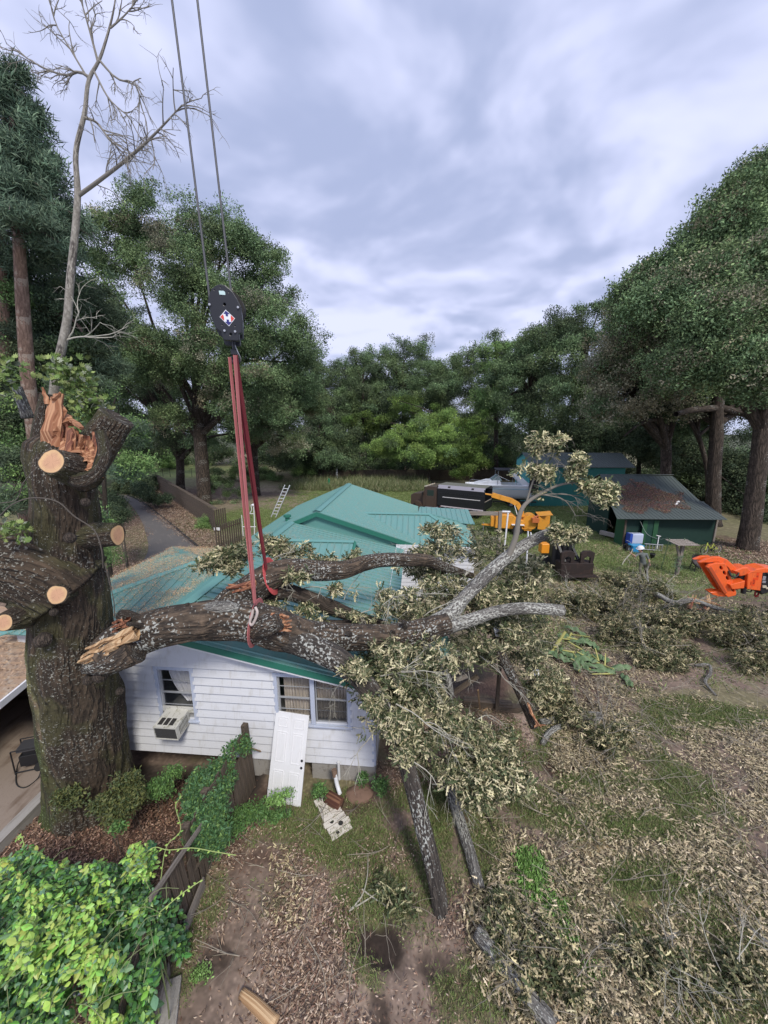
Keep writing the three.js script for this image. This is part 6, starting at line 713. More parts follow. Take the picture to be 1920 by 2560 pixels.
// ------------------------------------------------------------------ sheds
function shed(label, o) {
  const t = thing('shed', label, 'shed'), tb = (pts, off, m, n) => { const g = new TB(); g.prism(pts, off); return part(t, n, g.geo(false), m); };
  for (const [pts, dir, m] of o.roofs) roofPlane(t, pts, dir, m || mGreyRoof, 0.3, 0.03, 0.92); for (const [pts, off, m, n] of o.walls) tb(pts, off, m, n); for (const [g, m, n] of o.parts || []) part(t, n, g, m); return rebase(t, o.walls[0][0][0].clone().setY(0));
}
const mShed = new THREE.MeshStandardMaterial({ map: grime([0.006, 0.032, 0.023], [0.01, 0.044, 0.031], 0.5), roughness: 0.75 }), mTeal = new THREE.MeshStandardMaterial({ map: grime([0.03, 0.19, 0.165], [0.05, 0.24, 0.2], 0.5), roughness: 0.7 }), mTrimG = std([0.018, 0.085, 0.035], 0.7);
{
  const D0 = 27.6, fl = G(1556, 1366), fr = G(1780, 1362), w0 = fl.clone().setY(0), y = 2.05, up = (v, h) => v.clone().setY(h), bk = (v, d) => v.clone().add(V3(0.02 * d, 0, -d));
  const el = P(1543, 1297, 27.1), er = P(1819, 1299, 27.2), kl = P(1522, 1250, 30.2), kr = P(1756, 1258, 30.2), rl = P(1500, 1185, 33.4), rr = P(1684, 1186, 33.4);
  const t = shed('dark green shed with a leaf strewn grey metal roof', { roofs: [[[kl, el, er, kr], V3(0, -0.3, 1)], [[rl, kl, kr, rr], V3(0, -0.6, 1)], [[rl, rr, bk(rr, 4).setY(3.0), bk(rl, 4).setY(3.0)], V3(0, 0.5, 1)]],
    walls: [[[fl, fr, up(fr, y), up(fl, y)], V3(0, 0, -0.1), mShed, 'front_wall'], [[fr, bk(fr, 5.6), up(bk(fr, 5.6), 4.2), up(bk(fr, 3), 2.7), up(fr, y)], V3(-0.1, 0, 0), mShed, 'side_wall'], [[bk(fl, 2.4), bk(fl, 5.6), up(bk(fl, 5.6), 4.2), up(bk(fl, 2.4), 2.6)], V3(0.1, 0, 0), mShed, 'side_wall'], [[bk(fl, 5.6), bk(fr, 5.6), up(bk(fr, 5.6), 4.2), up(bk(fl, 5.6), 4.2)], V3(0, 0, 0.1), mShed, 'back_wall'], [[fl, bk(fl, 1.2), up(bk(fl, 1.2), 2.2), up(fl, y)], V3(0.05, 0, 0), mTrimG, 'side_wall']],
    parts: [[boxAB(fl.clone().add(V3(-0.02, 0, 0.05)), up(fl, y).add(V3(-0.02, 0, 0.05)), 0.12, 0.1), M.plank, 'corner_post'], [boxAB(fr.clone().add(V3(0, 0, 0.05)), up(fr, y).add(V3(0, 0, 0.05)), 0.12, 0.1), M.plankGrey, 'corner_post'], [pb(1611, 1300, 1637, 1366, 27.55, 0.03), std([0.008, 0.045, 0.032], 0.7), 'door'], [pb(1609, 1302, 1611, 1364, 27.5, 0.03, 0.004), mTrimG, 'door_trim'], [pb(1637, 1302, 1639, 1362, 27.5, 0.03, 0.004), mTrimG, 'door_trim'], [boxAB(P(1500, 1330, 30), P(1550, 1342, 29), 0.3, 0.3, V3(0, 1, 0)), M.concrete, 'step']] });
  // leaves lying on its roof
  const rs = rng(33), lst = [], N = er.clone().sub(el).cross(kl.clone().sub(el)).normalize(); const g = clumpGeo(290, 14, 0.35, 0.12, 0.05, [[[0.17, 0.095, 0.07], 0.55], [[0.29, 0.19, 0.14], 0.33], [[0.1, 0.06, 0.045], 0.12]], 0.15, 0.1);
  for (let i = 0; i < 4200; i++) { const x = 0.04 + 0.92 * rs(), v = rs(), d = Math.hypot((x - 0.47) / 0.46, (v - 0.56) / 0.42) + 1.0 * (fbm2(x * 8, v * 6, 3) - 0.5); if (d > 0.78) continue; const up = v < 0.62, f = up ? v / 0.62 : (v - 0.62) / 0.38, A = up ? rl.clone().lerp(rr, x) : kl.clone().lerp(kr, x), B2 = up ? kl.clone().lerp(kr, x) : el.clone().lerp(er, x); lst.push([put(A.lerp(B2, f).add(V3(0, 0.05, 0.02)), 0.35 + rs() * 0.6, rs, 0.9), [0.75 + rs() * 0.5, 0.8 + rs() * 0.4, 0.8 + rs() * 0.4]]); }
  const l = inst(scene, 'roof_litter', g, leafMat, lst); l.userData.label = 'reddish brown dead leaves lying on the near shed roof';
  for (const [x, yy] of [[1692, 1255], [1673, 1262]]) { const q = solo('scrap', box(0.4, 0.04, 0.14), M.white, x > 1680 ? 'right white scrap on the leafy shed roof' : 'left white scrap on the leafy shed roof', 'scrap'); q.position.copy(kl.clone().lerp(kr, x > 1680 ? 0.72 : 0.66).lerp(el.clone().lerp(er, 0.7), x > 1680 ? 0.05 : 0.2).add(V3(0, 0.1, 0.05))); q.rotation.set(0.3, 0.5, 0.1); }
}
{
  const rl = P(1305, 1131, 46), rr = P(1553, 1133, 46), el = P(1330, 1168, 42), er = P(1590, 1169, 42), g0 = (v) => v.clone().setY(0), bl = P(1316, 1165, 45.5), b2 = rl.clone().add(V3(0.3, -1.4, -3.5)), b3 = rr.clone().add(V3(0.3, -1.4, -3.5));
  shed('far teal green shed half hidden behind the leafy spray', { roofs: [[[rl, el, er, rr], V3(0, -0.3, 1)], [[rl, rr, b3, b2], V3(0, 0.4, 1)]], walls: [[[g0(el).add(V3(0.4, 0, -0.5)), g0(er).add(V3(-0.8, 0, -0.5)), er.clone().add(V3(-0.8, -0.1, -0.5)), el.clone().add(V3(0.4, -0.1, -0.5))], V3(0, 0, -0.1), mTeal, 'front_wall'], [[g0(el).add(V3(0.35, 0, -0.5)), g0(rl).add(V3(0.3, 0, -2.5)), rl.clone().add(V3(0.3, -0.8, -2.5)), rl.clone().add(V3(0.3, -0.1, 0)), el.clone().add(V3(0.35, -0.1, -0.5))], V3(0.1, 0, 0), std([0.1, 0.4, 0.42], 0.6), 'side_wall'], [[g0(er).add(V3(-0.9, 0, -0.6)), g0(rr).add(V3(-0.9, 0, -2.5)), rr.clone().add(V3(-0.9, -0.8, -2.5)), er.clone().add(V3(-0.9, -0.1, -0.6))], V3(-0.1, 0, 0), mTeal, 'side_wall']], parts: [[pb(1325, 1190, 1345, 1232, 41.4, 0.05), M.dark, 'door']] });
}
// ------------------------------------------------------------------ vehicles and machines
function wheel(parent, x, z, r, w, mat = M.steel) { const t = new THREE.CylinderGeometry(r, r, w, 24); t.rotateX(Math.PI / 2); t.translate(x, r, z); const o = part(parent, 'wheel', t, M.rubber), h = new THREE.CylinderGeometry(r * 0.5, r * 0.5, w + 0.02, 16); h.rotateX(Math.PI / 2); h.translate(x, r, z); part(o, 'rim', h, mat); return o; }
const profile = (pts, depth, bev = 0.03) => ext(shape(pts), depth, bev);
{
  const t = thing('chip_truck', 'brown cab truck with a long black chip box parked beyond the roof', 'truck', V3(2.55, 0, -39.9), -31.7 * Math.PI / 180), br = paint([0.075, 0.05, 0.038]), bk = paint([0.012, 0.013, 0.016]), gr = std([0.3, 0.29, 0.33], 0.5);
  const hood = profile([[0.15, 0.75], [0.15, 1.75], [0.5, 1.95], [1.75, 2.08], [1.75, 0.75]], 1.6, 0.06); hood.translate(0, 0, -2.05); part(t, 'hood', hood, br);
  const cab = profile([[1.7, 0.8], [1.7, 2.05], [1.95, 2.75], [2.3, 2.88], [3.15, 2.88], [3.15, 0.8]], 2.2, 0.07); cab.translate(0, 0, -2.33); part(t, 'cab', cab, br);
  part(t, 'door', box(1.0, 1.15, 0.04, 2.5, 1.35, -0.05), br); part(t, 'side_window', box(0.72, 0.6, 0.03, 2.52, 2.22, -0.055), std([0.03, 0.05, 0.045], 0.1)); { const w = box(0.04, 0.7, 1.9, 0, 0, 0); w.rotateZ(0.3); w.translate(1.82, 2.38, -1.23); part(t, 'windscreen', w, std([0.03, 0.05, 0.05], 0.1)); } part(t, 'sun_visor', box(0.3, 0.05, 2.2, 1.9, 2.85, -1.2), std([0.5, 0.45, 0.36], 0.4));
  for (const z of [-0.18, -2.2]) { const f = new THREE.CylinderGeometry(0.72, 0.72, 0.5, 24, 1, false, -0.2, 3.5); f.rotateX(Math.PI / 2); f.rotateZ(0); f.translate(0.95, 0.55, z); part(t, 'fender', f, br); wheel(t, 0.95, z, 0.52, 0.32); wheel(t, 6.6, z, 0.52, 0.55); }
  part(t, 'bumper', box(0.2, 0.3, 2.4, 0.08, 0.65, -1.22), std([0.3, 0.2, 0.12], 0.4)); part(t, 'mirror', box(0.08, 0.35, 0.2, 1.75, 2.1, 0.15), M.black); part(t, 'headlight', box(0.06, 0.16, 0.2, 0.13, 1.3, -0.55), M.steel); part(t, 'marker_lamp', merge([0, 1, 2].map((i) => box(0.12, 0.08, 0.12, 2.1, 2.94, -0.5 - i * 0.7))), std([0.6, 0.5, 0.35], 0.4)); part(t, 'tank', cylAB(V3(2.0, 0.6, -0.25), V3(3.4, 0.6, -0.25), 0.28, 0.28, 16), M.steel);
  const x0 = 3.3, x1 = 8.1, L = x1 - x0; part(t, 'side_panel', box(L, 1.8, 0.06, (x0 + x1) / 2, 1.9, -0.03), bk); part(t, 'side_panel', box(L, 1.8, 0.06, (x0 + x1) / 2, 1.9, -2.42), bk); part(t, 'front_panel', box(0.06, 2.0, 2.4, x0 + 0.03, 2.0, -1.22), bk); part(t, 'box_floor', box(L, 0.1, 2.3, (x0 + x1) / 2, 1.03, -1.22), M.dark); part(t, 'tailgate', box(0.06, 0.85, 2.3, x1 - 0.03, 1.35, -1.22), bk);
  part(t, 'roof', merge([box(L, 0.05, 1.9, (x0 + x1) / 2, 3.12, -1.22)]), new THREE.MeshStandardMaterial({ map: grime([0.14, 0.145, 0.115], [0.2, 0.19, 0.15], 0.8), roughness: 0.9 })); for (const s of [-0.13, -2.31]) { const g = box(L, 0.04, 0.42, 0, 0, 0); g.rotateX(s > -1 ? 0.95 : -0.95); g.translate((x0 + x1) / 2, 2.95, s); const c = part(t, 'roof_chamfer', g, gr); if (s > -1) for (const x of [4.5, 6.9]) { const q = box(0.25, 0.045, 0.2, 0, 0, 0); q.rotateX(0.95); q.translate(x, 2.955, s + 0.012); part(c, 'vent', q, M.dark); } }
  for (let i = 0; i < 4; i++) part(t, 'rear_frame', [box(0.08, 2.0, 0.08, x1, 2.0, -0.05), box(0.08, 2.0, 0.08, x1, 2.0, -2.4), box(0.08, 0.08, 1.9, x1, 3.1, -1.22), box(0.08, 0.06, 2.3, x1, 1.8, -1.22)][i], i === 3 ? M.plankGrey : bk);
  part(t, 'stripe', box(L * 0.8, 0.07, 0.02, (x0 + x1) / 2 + 0.1, 1.95, 0.012), std([0.65, 0.63, 0.62], 0.4)); part(t, 'rib', box(L, 0.05, 0.03, (x0 + x1) / 2, 2.35, 0.012), bk); part(t, 'side_step', box(L * 0.9, 0.1, 0.12, (x0 + x1) / 2 + 0.2, 1.02, 0.05), std([0.55, 0.5, 0.52], 0.4)); for (let i = 0; i < 9; i++) part(t, 'reflector', box(0.25, 0.05, 0.02, x0 + 0.4 + i * 0.5, 0.94, 0.06), std(i % 2 ? [0.8, 0.78, 0.78] : [0.35, 0.03, 0.04], 0.4)); part(t, 'chassis', box(6.5, 0.25, 0.9, 4.6, 0.75, -1.22), M.black); part(t, 'mud_flap', merge([box(0.03, 0.6, 0.5, 7.5, 0.45, -0.3), box(0.03, 0.6, 0.5, 7.5, 0.45, -2.1)]), M.black);
}
{ // cabin cruiser on a trailer
  const t = thing('motorboat', 'white cabin cruiser with a dark canopy parked behind the chip truck', 'boat', V3(9.3, 0, -43.6), -0.12), N = 16, K = 8, pos = [], idx = [], wh = paint([0.78, 0.8, 0.82]);
  for (let i = 0; i <= N; i++) for (let k = 0; k <= K; k++) { const f = i / N, x = f * 7.4, half = 1.25 * Math.pow(Math.sin(Math.min(1, f * 1.25 + 0.04) * 1.571), 0.6), a = k / K * 2 - 1, z = Math.sign(a) * Math.pow(Math.abs(a), 0.55) * half, keel = mix(1.5, 0.75, Math.min(1, f * 2.2)), y = keel + (2.35 + 0.25 * (1 - f) - keel) * Math.pow(Math.abs(a), 1.6); pos.push(x, y, z); if (i < N && k < K) { const q = i * (K + 1) + k; idx.push(q, q + 1, q + K + 1, q + 1, q + K + 2, q + K + 1); } }
  const g = new THREE.BufferGeometry(); g.setAttribute('position', new THREE.Float32BufferAttribute(pos, 3)); g.setAttribute('uv', new THREE.Float32BufferAttribute(new Float32Array(pos.length / 3 * 2), 2)); g.setIndex(idx); g.computeVertexNormals(); part(t, 'hull', g, wh);
  const dk = profile([[0.2, -0.35], [1.2, -0.95], [2.6, -1.2], [7.35, -1.2], [7.35, 1.2], [2.6, 1.2], [1.2, 0.95], [0.2, 0.35]], 0.1, 0.02); dk.rotateX(-Math.PI / 2); dk.translate(0, 2.4, 0); part(t, 'deck', dk, wh); const cb = profile([[0.9, 0], [2.4, 0.38], [3.6, 0.42], [3.8, 0]], 1.7, 0.08); cb.translate(0, 2.5, -0.85); part(t, 'cabin', cb, wh); { const w = profile([[2.7, 0], [3.5, 0.62], [3.56, 0.62], [3.9, 0.05]], 1.7, 0.01); w.translate(0, 2.88, -0.85); part(t, 'windscreen', w, std([0.25, 0.32, 0.33], 0.15)); }
  part(t, 'windscreen_frame', merge([cylAB(V3(2.7, 2.88, 0.88), V3(3.5, 3.5, 0.88), 0.03), cylAB(V3(3.5, 3.5, 0.88), V3(4.6, 3.0, 1.1), 0.03), cylAB(V3(3.5, 3.5, -0.88), V3(3.5, 3.5, 0.88), 0.03), cylAB(V3(2.7, 2.88, -0.88), V3(3.5, 3.5, -0.88), 0.03)]), M.steel); const ar = profile([[4.9, 1.35], [5.3, 1.4], [5.9, 0.95], [6.9, 0.1], [6.1, 0.05], [5.4, 0.75]], 0.1, 0.03); for (const z of [-1.1, 1.0]) part(t, 'radar_arch', ar.clone().translate(0, 2.45, z), wh); part(t, 'arch_top', box(0.5, 0.1, 2.1, 5.1, 3.82, 0), wh); part(t, 'hull_stripe', box(5, 0.06, 0.02, 4.6, 2.1, 1.23), std([0.3, 0.5, 0.6], 0.4)); const cn = box(2.4, 0.12, 2.2, 4.4, 4.15, 0); part(t, 'canopy', cn, std([0.012, 0.014, 0.022], 0.8)); part(t, 'canopy_pole', merge([[3.4, 1], [5.4, 1], [3.4, -1], [5.4, -1]].map(([x, z]) => cylAB(V3(x, 2.5, z), V3(x, 4.15, z), 0.025, 0.025, 6))), M.steel);
  part(t, 'bow_rail', wire([V3(0.3, 2.6, 0.4), V3(0.5, 2.95, 0.5), V3(1.5, 3.0, 1.0), V3(2.5, 2.95, 1.2)], 0.02, 5), M.steel); const tr = thing('boat_trailer', 'dark trailer carrying the white cabin cruiser', 'trailer', V3(9.3, 0, -43.6), -0.12); part(tr, 'frame', merge([box(7.5, 0.14, 0.12, 4, 0.62, 0.7), box(7.5, 0.14, 0.12, 4, 0.62, -0.7), box(0.12, 0.14, 1.5, 2, 0.62, 0), box(0.12, 0.14, 1.5, 6, 0.62, 0)]), M.dark); for (const z of [1.05, -1.05]) { wheel(tr, 5.0, z, 0.36, 0.24); wheel(tr, 5.8, z, 0.36, 0.24); }
}
{ // wood chipper
  const t = thing('wood_chipper', 'orange wood chipper with its chute aimed at the black chip box', 'wood chipper', G(1250, 1335).setY(0), -0.2), or = paint([1, 1, 1], { map: grime([0.8, 0.35, 0.04], [0.38, 0.2, 0.06], 0.6) }), D = -t.position.z;
  const body = profile([[-0.4, 0.55], [-0.4, 1.62], [0.9, 1.62], [1.35, 1.25], [1.75, 1.2], [1.75, 0.55]], 1.3, 0.04); body.translate(0, 0, -1.3); part(t, 'engine_cover', body, or); for (let i = 0; i < 5; i++) part(t, 'grille_slat', box(0.04, 0.7, 0.02, -0.2 + i * 0.09, 1.05, 0.012), M.dark); part(t, 'tool_box', box(0.32, 0.8, 0.9, -0.62, 0.98, -0.6), or); part(t, 'muffler', cylAB(V3(0.1, 1.8, -0.5), V3(0.75, 1.8, -0.5), 0.15, 0.15, 14), M.steel); part(t, 'drum_housing', merge([new THREE.CylinderGeometry(0.62, 0.62, 1.1, 24).rotateX(Math.PI / 2).translate(2.35, 1.1, -0.65), box(0.6, 0.7, 1.0, 2.2, 0.7, -0.65)]), or);
  { const pts = [[1.72, 1.45], [1.62, 2.0], [1.3, 2.5], [0.75, 2.8], [-0.1, 3.02], [-0.75, 3.2]].map(([x, y]) => V3(x, y, -0.6)); part(t, 'chute', merge(pts.slice(1).map((b, i) => boxAB(pts[i], b.clone().lerp(pts[i], -0.08), 0.38, 0.34, V3(0, 0, 1)))), or); part(t, 'chute_flap', boxAB(pts[5], V3(-1.35, 3.28, -0.6), 0.08, 0.36, V3(0, 0, 1)), or); part(t, 'chute_strap', boxAB(pts[2].clone().add(V3(-0.25, -0.1, 0.2)), pts[0].clone().add(V3(-0.3, -0.1, 0.2)), 0.06, 0.06), M.white); }
  { const w = (pts, m) => { const g = new TB(); g.prism(pts.map((p) => V3(...p)), V3(0, 0.03, 0.03)); part(t, 'infeed_panel', g.geo(false), m); }; w([[2.9, 0.6, 0.1], [4.4, 0.45, 0.35], [4.3, 0.75, 0.35], [2.9, 1.7, 0.1]], or); w([[2.9, 0.6, -1.4], [4.2, 0.45, -1.75], [4.2, 1.75, -1.75], [2.9, 1.7, -1.4]], or); w([[2.9, 1.68, -1.4], [4.1, 1.78, -1.75], [4.1, 1.72, -0.3], [2.9, 1.68, 0.1]], or); w([[2.9, 0.55, 0.1], [4.5, 0.42, 0.3], [4.5, 0.42, -1.7], [2.9, 0.55, -1.4]], M.plankGrey); w([[2.9, 0.6, 0.1], [2.9, 0.6, -1.4], [2.9, 1.7, -1.4], [2.9, 1.7, 0.1]], M.dark); }
  part(t, 'hydraulics', merge([wire([V3(2.5, 1.75, 0.1), V3(2.7, 1.6, 0.2), V3(2.9, 1.2, 0.2)], 0.04), box(0.5, 0.4, 0.3, 2.7, 1.35, 0.1), cylAB(V3(2.4, 1.5, 0.15), V3(2.9, 1.75, 0.15), 0.06)]), paint([0.55, 0.16, 0.05])); wheel(t, 1.35, 0.12, 0.4, 0.28); wheel(t, 1.35, -1.4, 0.4, 0.28); part(t, 'mudguard', box(1.0, 0.06, 0.35, 1.35, 0.9, 0.12), M.white); part(t, 'tongue', merge([boxAB(V3(-0.4, 0.6, -0.3), V3(-1.5, 0.6, -0.65), 0.1, 0.1), boxAB(V3(-0.4, 0.6, -1.0), V3(-1.5, 0.6, -0.65), 0.1, 0.1), box(2.6, 0.1, 1.1, 1, 0.52, -0.65)]), or); part(t, 'jack', cylAB(V3(-1.35, 0, -0.65), V3(-1.35, 0.8, -0.65), 0.05), M.steel);
}
{ const t = thing('timber_frame', 'old grey timber post and rail frame in front of the chipper', 'frame'), D = 24; part(t, 'rail', boxAB(P(1165, 1283, D), P(1245, 1284, D), 0.12, 0.24, V3(0, 1, 0)), M.plankGrey); part(t, 'post', boxAB(G(1251, 1372).setZ(-D).setX(P(1251, 1300, D).x).setY(0), P(1251, 1278, D), 0.2, 0.18), M.plankGrey); part(t, 'post', boxAB(P(1262, 1340, D).setY(0), P(1270, 1282, D), 0.09, 0.09), M.white); part(t, 'post', boxAB(P(1165, 1340, D).setY(0), P(1165, 1283, D), 0.18, 0.18), M.plankGrey); rebase(t, P(1251, 1300, D).setY(0)); }
{ const t = thing('pipe_stand', 'thin white plastic pipe with a forked top among the leaves', 'pipe'), D = 15, b = P(1318, 1440, D).setY(0); part(t, 'pipe', cylAB(b, P(1320, 1345, D), 0.03), M.white); part(t, 'fork', merge([wire([P(1320, 1347, D), P(1320, 1328, D)], 0.03), wire([P(1320, 1342, D), P(1327, 1340, D), P(1327, 1331, D)], 0.03)]), M.white); rebase(t, b); }
{ // tracked loader
  const t = thing('mini_loader', 'black mini loader with a wide rusty bucket and grapple arms at right', 'loader'), D = 21.0, rust = new THREE.MeshStandardMaterial({ map: grime([0.035, 0.025, 0.022], [0.075, 0.045, 0.035], 0.9), roughness: 0.7, metalness: 0.2, side: THREE.DoubleSide });
  const a = P(1404, 1412, D), b = P(1484, 1412, D), w = b.x - a.x, cx = (a.x + b.x) / 2, y0 = P(1440, 1437, D).y, y1 = P(1440, 1409, D).y;
  part(t, 'bucket', merge([box(w, y1 - y0, 0.05, cx, (y0 + y1) / 2, -D), box(w, 0.05, 0.7, cx, y1 - 0.02, -D - 0.35), box(w + 0.2, 0.04, 0.9, cx + 0.05, y0, -D - 0.05), box(0.05, y1 - y0, 0.7, a.x, (y0 + y1) / 2, -D - 0.35), box(0.05, y1 - y0, 0.7, b.x, (y0 + y1) / 2, -D - 0.35)]), rust);
  for (const x of [1421, 1470]) { const c = P(x, 1397, D), g = profile([[-0.36, -0.32], [-0.36, 0.3], [-0.2, 0.42], [0.18, 0.42], [0.4, 0.3], [0.34, -0.32], [0.2, -0.32], [0.2, 0.02], [0.02, 0.14], [-0.18, 0.02], [-0.18, -0.32]], 0.12, 0.02); g.translate(c.x, c.y, -D - 0.2); part(t, 'grapple_arm', g, rust); }
  part(t, 'body', merge([pb(1383, 1352, 1432, 1412, 22.2, 1.5), pb(1390, 1335, 1420, 1356, 22.6, 1.0)]), paint([0.02, 0.021, 0.024])); part(t, 'post', merge([pb(1424, 1345, 1428, 1385, 21.6, 0.08), pb(1410, 1350, 1414, 1385, 21.7, 0.08)]), M.black); part(t, 'lift_arm', merge([boxAB(P(1388, 1345, 22), P(1412, 1405, 21.2), 0.14, 0.16), boxAB(P(1420, 1345, 22.4), P(1446, 1400, 21.3), 0.14, 0.16)]), M.black); part(t, 'side_cover', pb(1355, 1360, 1373, 1384, 22.0, 0.5, 0.05), paint([0.8, 0.3, 0.02])); part(t, 'control_panel', merge([pb(1396, 1326, 1424, 1344, 22.8, 0.3), wire([P(1398, 1330, 22.6), P(1410, 1322, 22.6), P(1424, 1330, 22.6)], 0.03)]), M.black);
  for (const x of [1412, 1372]) { const c = P(x + 20, 1450, 21.9), g = new THREE.CylinderGeometry(0.45, 0.45, 0.42, 24); g.rotateZ(Math.PI / 2); g.translate(c.x - (x < 1400 ? 0.4 : 0), 0.45, -21.9 - (x < 1400 ? 1.1 : 0)); part(t, 'wheel', g, M.rubber); } rebase(t, P(1430, 1440, 22).setY(0));
}
{ // grapple saw head on its boom
  const D = 14.5, c = P(1800, 1430, D), k = pxm(c) * 200 / 1659, t = thing('grapple_saw', 'bright orange grapple saw head hanging from a black boom at right edge', 'grapple saw', c, -0.12), or = paint([1, 1, 1], { map: grime([0.85, 0.13, 0.02], [0.4, 0.09, 0.03], 0.55) }), dk = paint([0.45, 0.07, 0.015]), q = (x, y) => [(x - 664) * k, (498 - y) * k];
  const E = (pts, z, d, m, n, bev = 0.012) => { const g = ext(shape(pts.map((p) => q(...p))), d, bev); g.translate(0, 0, z); return part(t, n, g, m); };
  const fr = shape([[300, 350], [330, 310], [470, 265], [600, 260], [640, 300], [800, 600], [880, 760], [930, 880], [930, 930], [800, 975], [690, 880]].map((p) => q(...p))); for (const [x, y] of [[560, 355], [640, 460], [715, 570], [860, 820]]) { const h = new THREE.Path(); const [a, b] = q(x, y); h.absellipse(a, b, 32 * k, 58 * k, 0, 6.283, false, 0.55); fr.holes.push(h); } const fg = ext(fr, 0.08, 0.015); fg.translate(0, 0, 0.2); part(t, 'frame_plate', fg, or); const fb = fg.clone().translate(0.02, 0.02, -0.55); part(t, 'frame_plate', fb, or); E([[420, 330], [470, 300], [830, 880], [770, 900]], -0.3, 0.5, dk, 'saw_box', 0.02); E([[480, 300], [600, 280], [640, 320], [860, 760], [890, 880], [780, 860]], 0.1, 0.05, M.dark, 'inner_panel'); E([[310, 360], [360, 340], [740, 880], [690, 890]], 0.28, 0.06, dk, 'guide_rail');
  E([[205, 275], [330, 195], [430, 160], [560, 158], [690, 210], [800, 300], [900, 400], [960, 430], [850, 480], [740, 350], [620, 260], [500, 235], [380, 262]], 0.05, 0.1, or, 'upper_tine', 0.02); E([[205, 275], [330, 215], [470, 200], [590, 235], [500, 262], [350, 275]], -0.3, 0.1, or, 'upper_tine', 0.02); E([[490, 915], [600, 895], [700, 905], [800, 900], [900, 905], [860, 960], [770, 985], [640, 980], [540, 955]], -0.1, 0.3, or, 'lower_tine', 0.02);
  E([[750, 690], [990, 600], [1000, 740], [800, 770]], 0.1, 0.3, or, 'pivot_bracket', 0.02); E([[845, 410], [960, 350], [1040, 345], [1090, 400], [1050, 470], [950, 500], [900, 440]], -0.15, 0.4, or, 'shoulder_cover', 0.04); E([[880, 800], [1010, 750], [1020, 800], [900, 850]], 0, 0.2, dk, 'lower_bracket', 0.02); part(t, 'rotator', merge([new THREE.CylinderGeometry(75 * k, 75 * k, 260 * k, 18).translate(...q(1045, 640), 0.05), box(120 * k, 60 * k, 0.3, ...q(1045, 520), 0.05), box(110 * k, 40 * k, 0.3, ...q(1050, 750), 0.05)]), M.black); part(t, 'hydraulic_cylinder', cylAB(V3(...q(1065, 760), 0.25), V3(...q(1080, 885), 0.25), 45 * k, 45 * k, 14), M.black);
  const bx = E([[1070, 455], [1110, 420], [1320, 405], [1340, 790], [1115, 770]], -0.12, 0.42, or, 'mount_box', 0.03); E([[1075, 440], [1200, 360], [1350, 325], [1550, 345], [1570, 400], [1330, 410], [1110, 430]], -0.2, 0.5, or, 'top_cover', 0.03);
  const L = (s, x, y, h, rot) => { const cv = document.createElement('canvas'); cv.width = 256; cv.height = 64; const g = cv.getContext('2d'); g.fillStyle = '#e2480f'; g.fillRect(0, 0, 256, 64); g.fillStyle = '#181410'; g.font = 'bold 54px sans-serif'; g.textAlign = 'center'; g.textBaseline = 'middle'; g.fillText(s, 128, 34); const tx = new THREE.CanvasTexture(cv); tx.colorSpace = THREE.SRGBColorSpace; const m = new THREE.PlaneGeometry(h * 3.4 * k, h * k); m.rotateZ(rot); const [a, b] = q(x, y); m.translate(a, b, 0.334); part(bx, 'lettering', m, new THREE.MeshStandardMaterial({ map: tx, roughness: 0.5 })); }; L('23730', 1195, 620, 52, -1.53); L('XP', 1240, 500, 46, -1.53); L('series', 1150, 650, 26, -1.53);
  E([[1315, 420], [1400, 405], [1500, 420], [1600, 500], [1900, 440], [1900, 740], [1660, 790], [1480, 830], [1400, 870], [1360, 800]], -0.2, 0.5, M.black, 'boom', 0.03); part(t, 'hose', merge([wire([V3(...q(1380, 420), 0.35), V3(...q(1500, 450), 0.38), V3(...q(1560, 560), 0.38), V3(...q(1640, 680), 0.36), V3(...q(1900, 700), 0.35)], 12 * k, 7), wire([V3(...q(1400, 460), 0.37), V3(...q(1530, 520), 0.4), V3(...q(1600, 640), 0.4), V3(...q(1900, 640), 0.38)], 12 * k, 7), wire([V3(...q(700, 410), 0.3), V3(...q(740, 500), 0.36), V3(...q(830, 530), 0.36), V3(...q(890, 470), 0.3)], 14 * k, 7), wire([V3(...q(720, 420), 0.3), V3(...q(770, 520), 0.34), V3(...q(850, 510), 0.36), V3(...q(900, 440), 0.3)], 14 * k, 7), wire([V3(...q(1120, 830), 0.2), V3(...q(1200, 860), 0.22), V3(...q(1245, 840), 0.2), V3(...q(1240, 790), 0.2)], 12 * k, 7)]), M.black); part(t, 'marker', merge([box(55 * k, 80 * k, 0.02, ...q(1362, 530), 0.34), box(60 * k, 45 * k, 0.02, ...q(1375, 608), 0.34)]), M.steel); part(t, 'valve', merge([box(70 * k, 50 * k, 0.06, ...q(1390, 705), 0.36), box(80 * k, 40 * k, 0.05, ...q(1465, 735), 0.36)]), std([0.5, 0.45, 0.33], 0.5));
  const hk = new THREE.TorusGeometry(40 * k, 18 * k, 10, 20); hk.scale(0.8, 1.4, 1); hk.translate(...q(1415, 930), 0.05); part(t, 'lifting_eye', hk, std([0.3, 0.02, 0.02], 0.5)); E([[1610, 470], [1900, 430], [4200, 200], [4200, 620], [1900, 660]], -0.15, 0.4, M.black, 'boom_arm', 0.03);
}
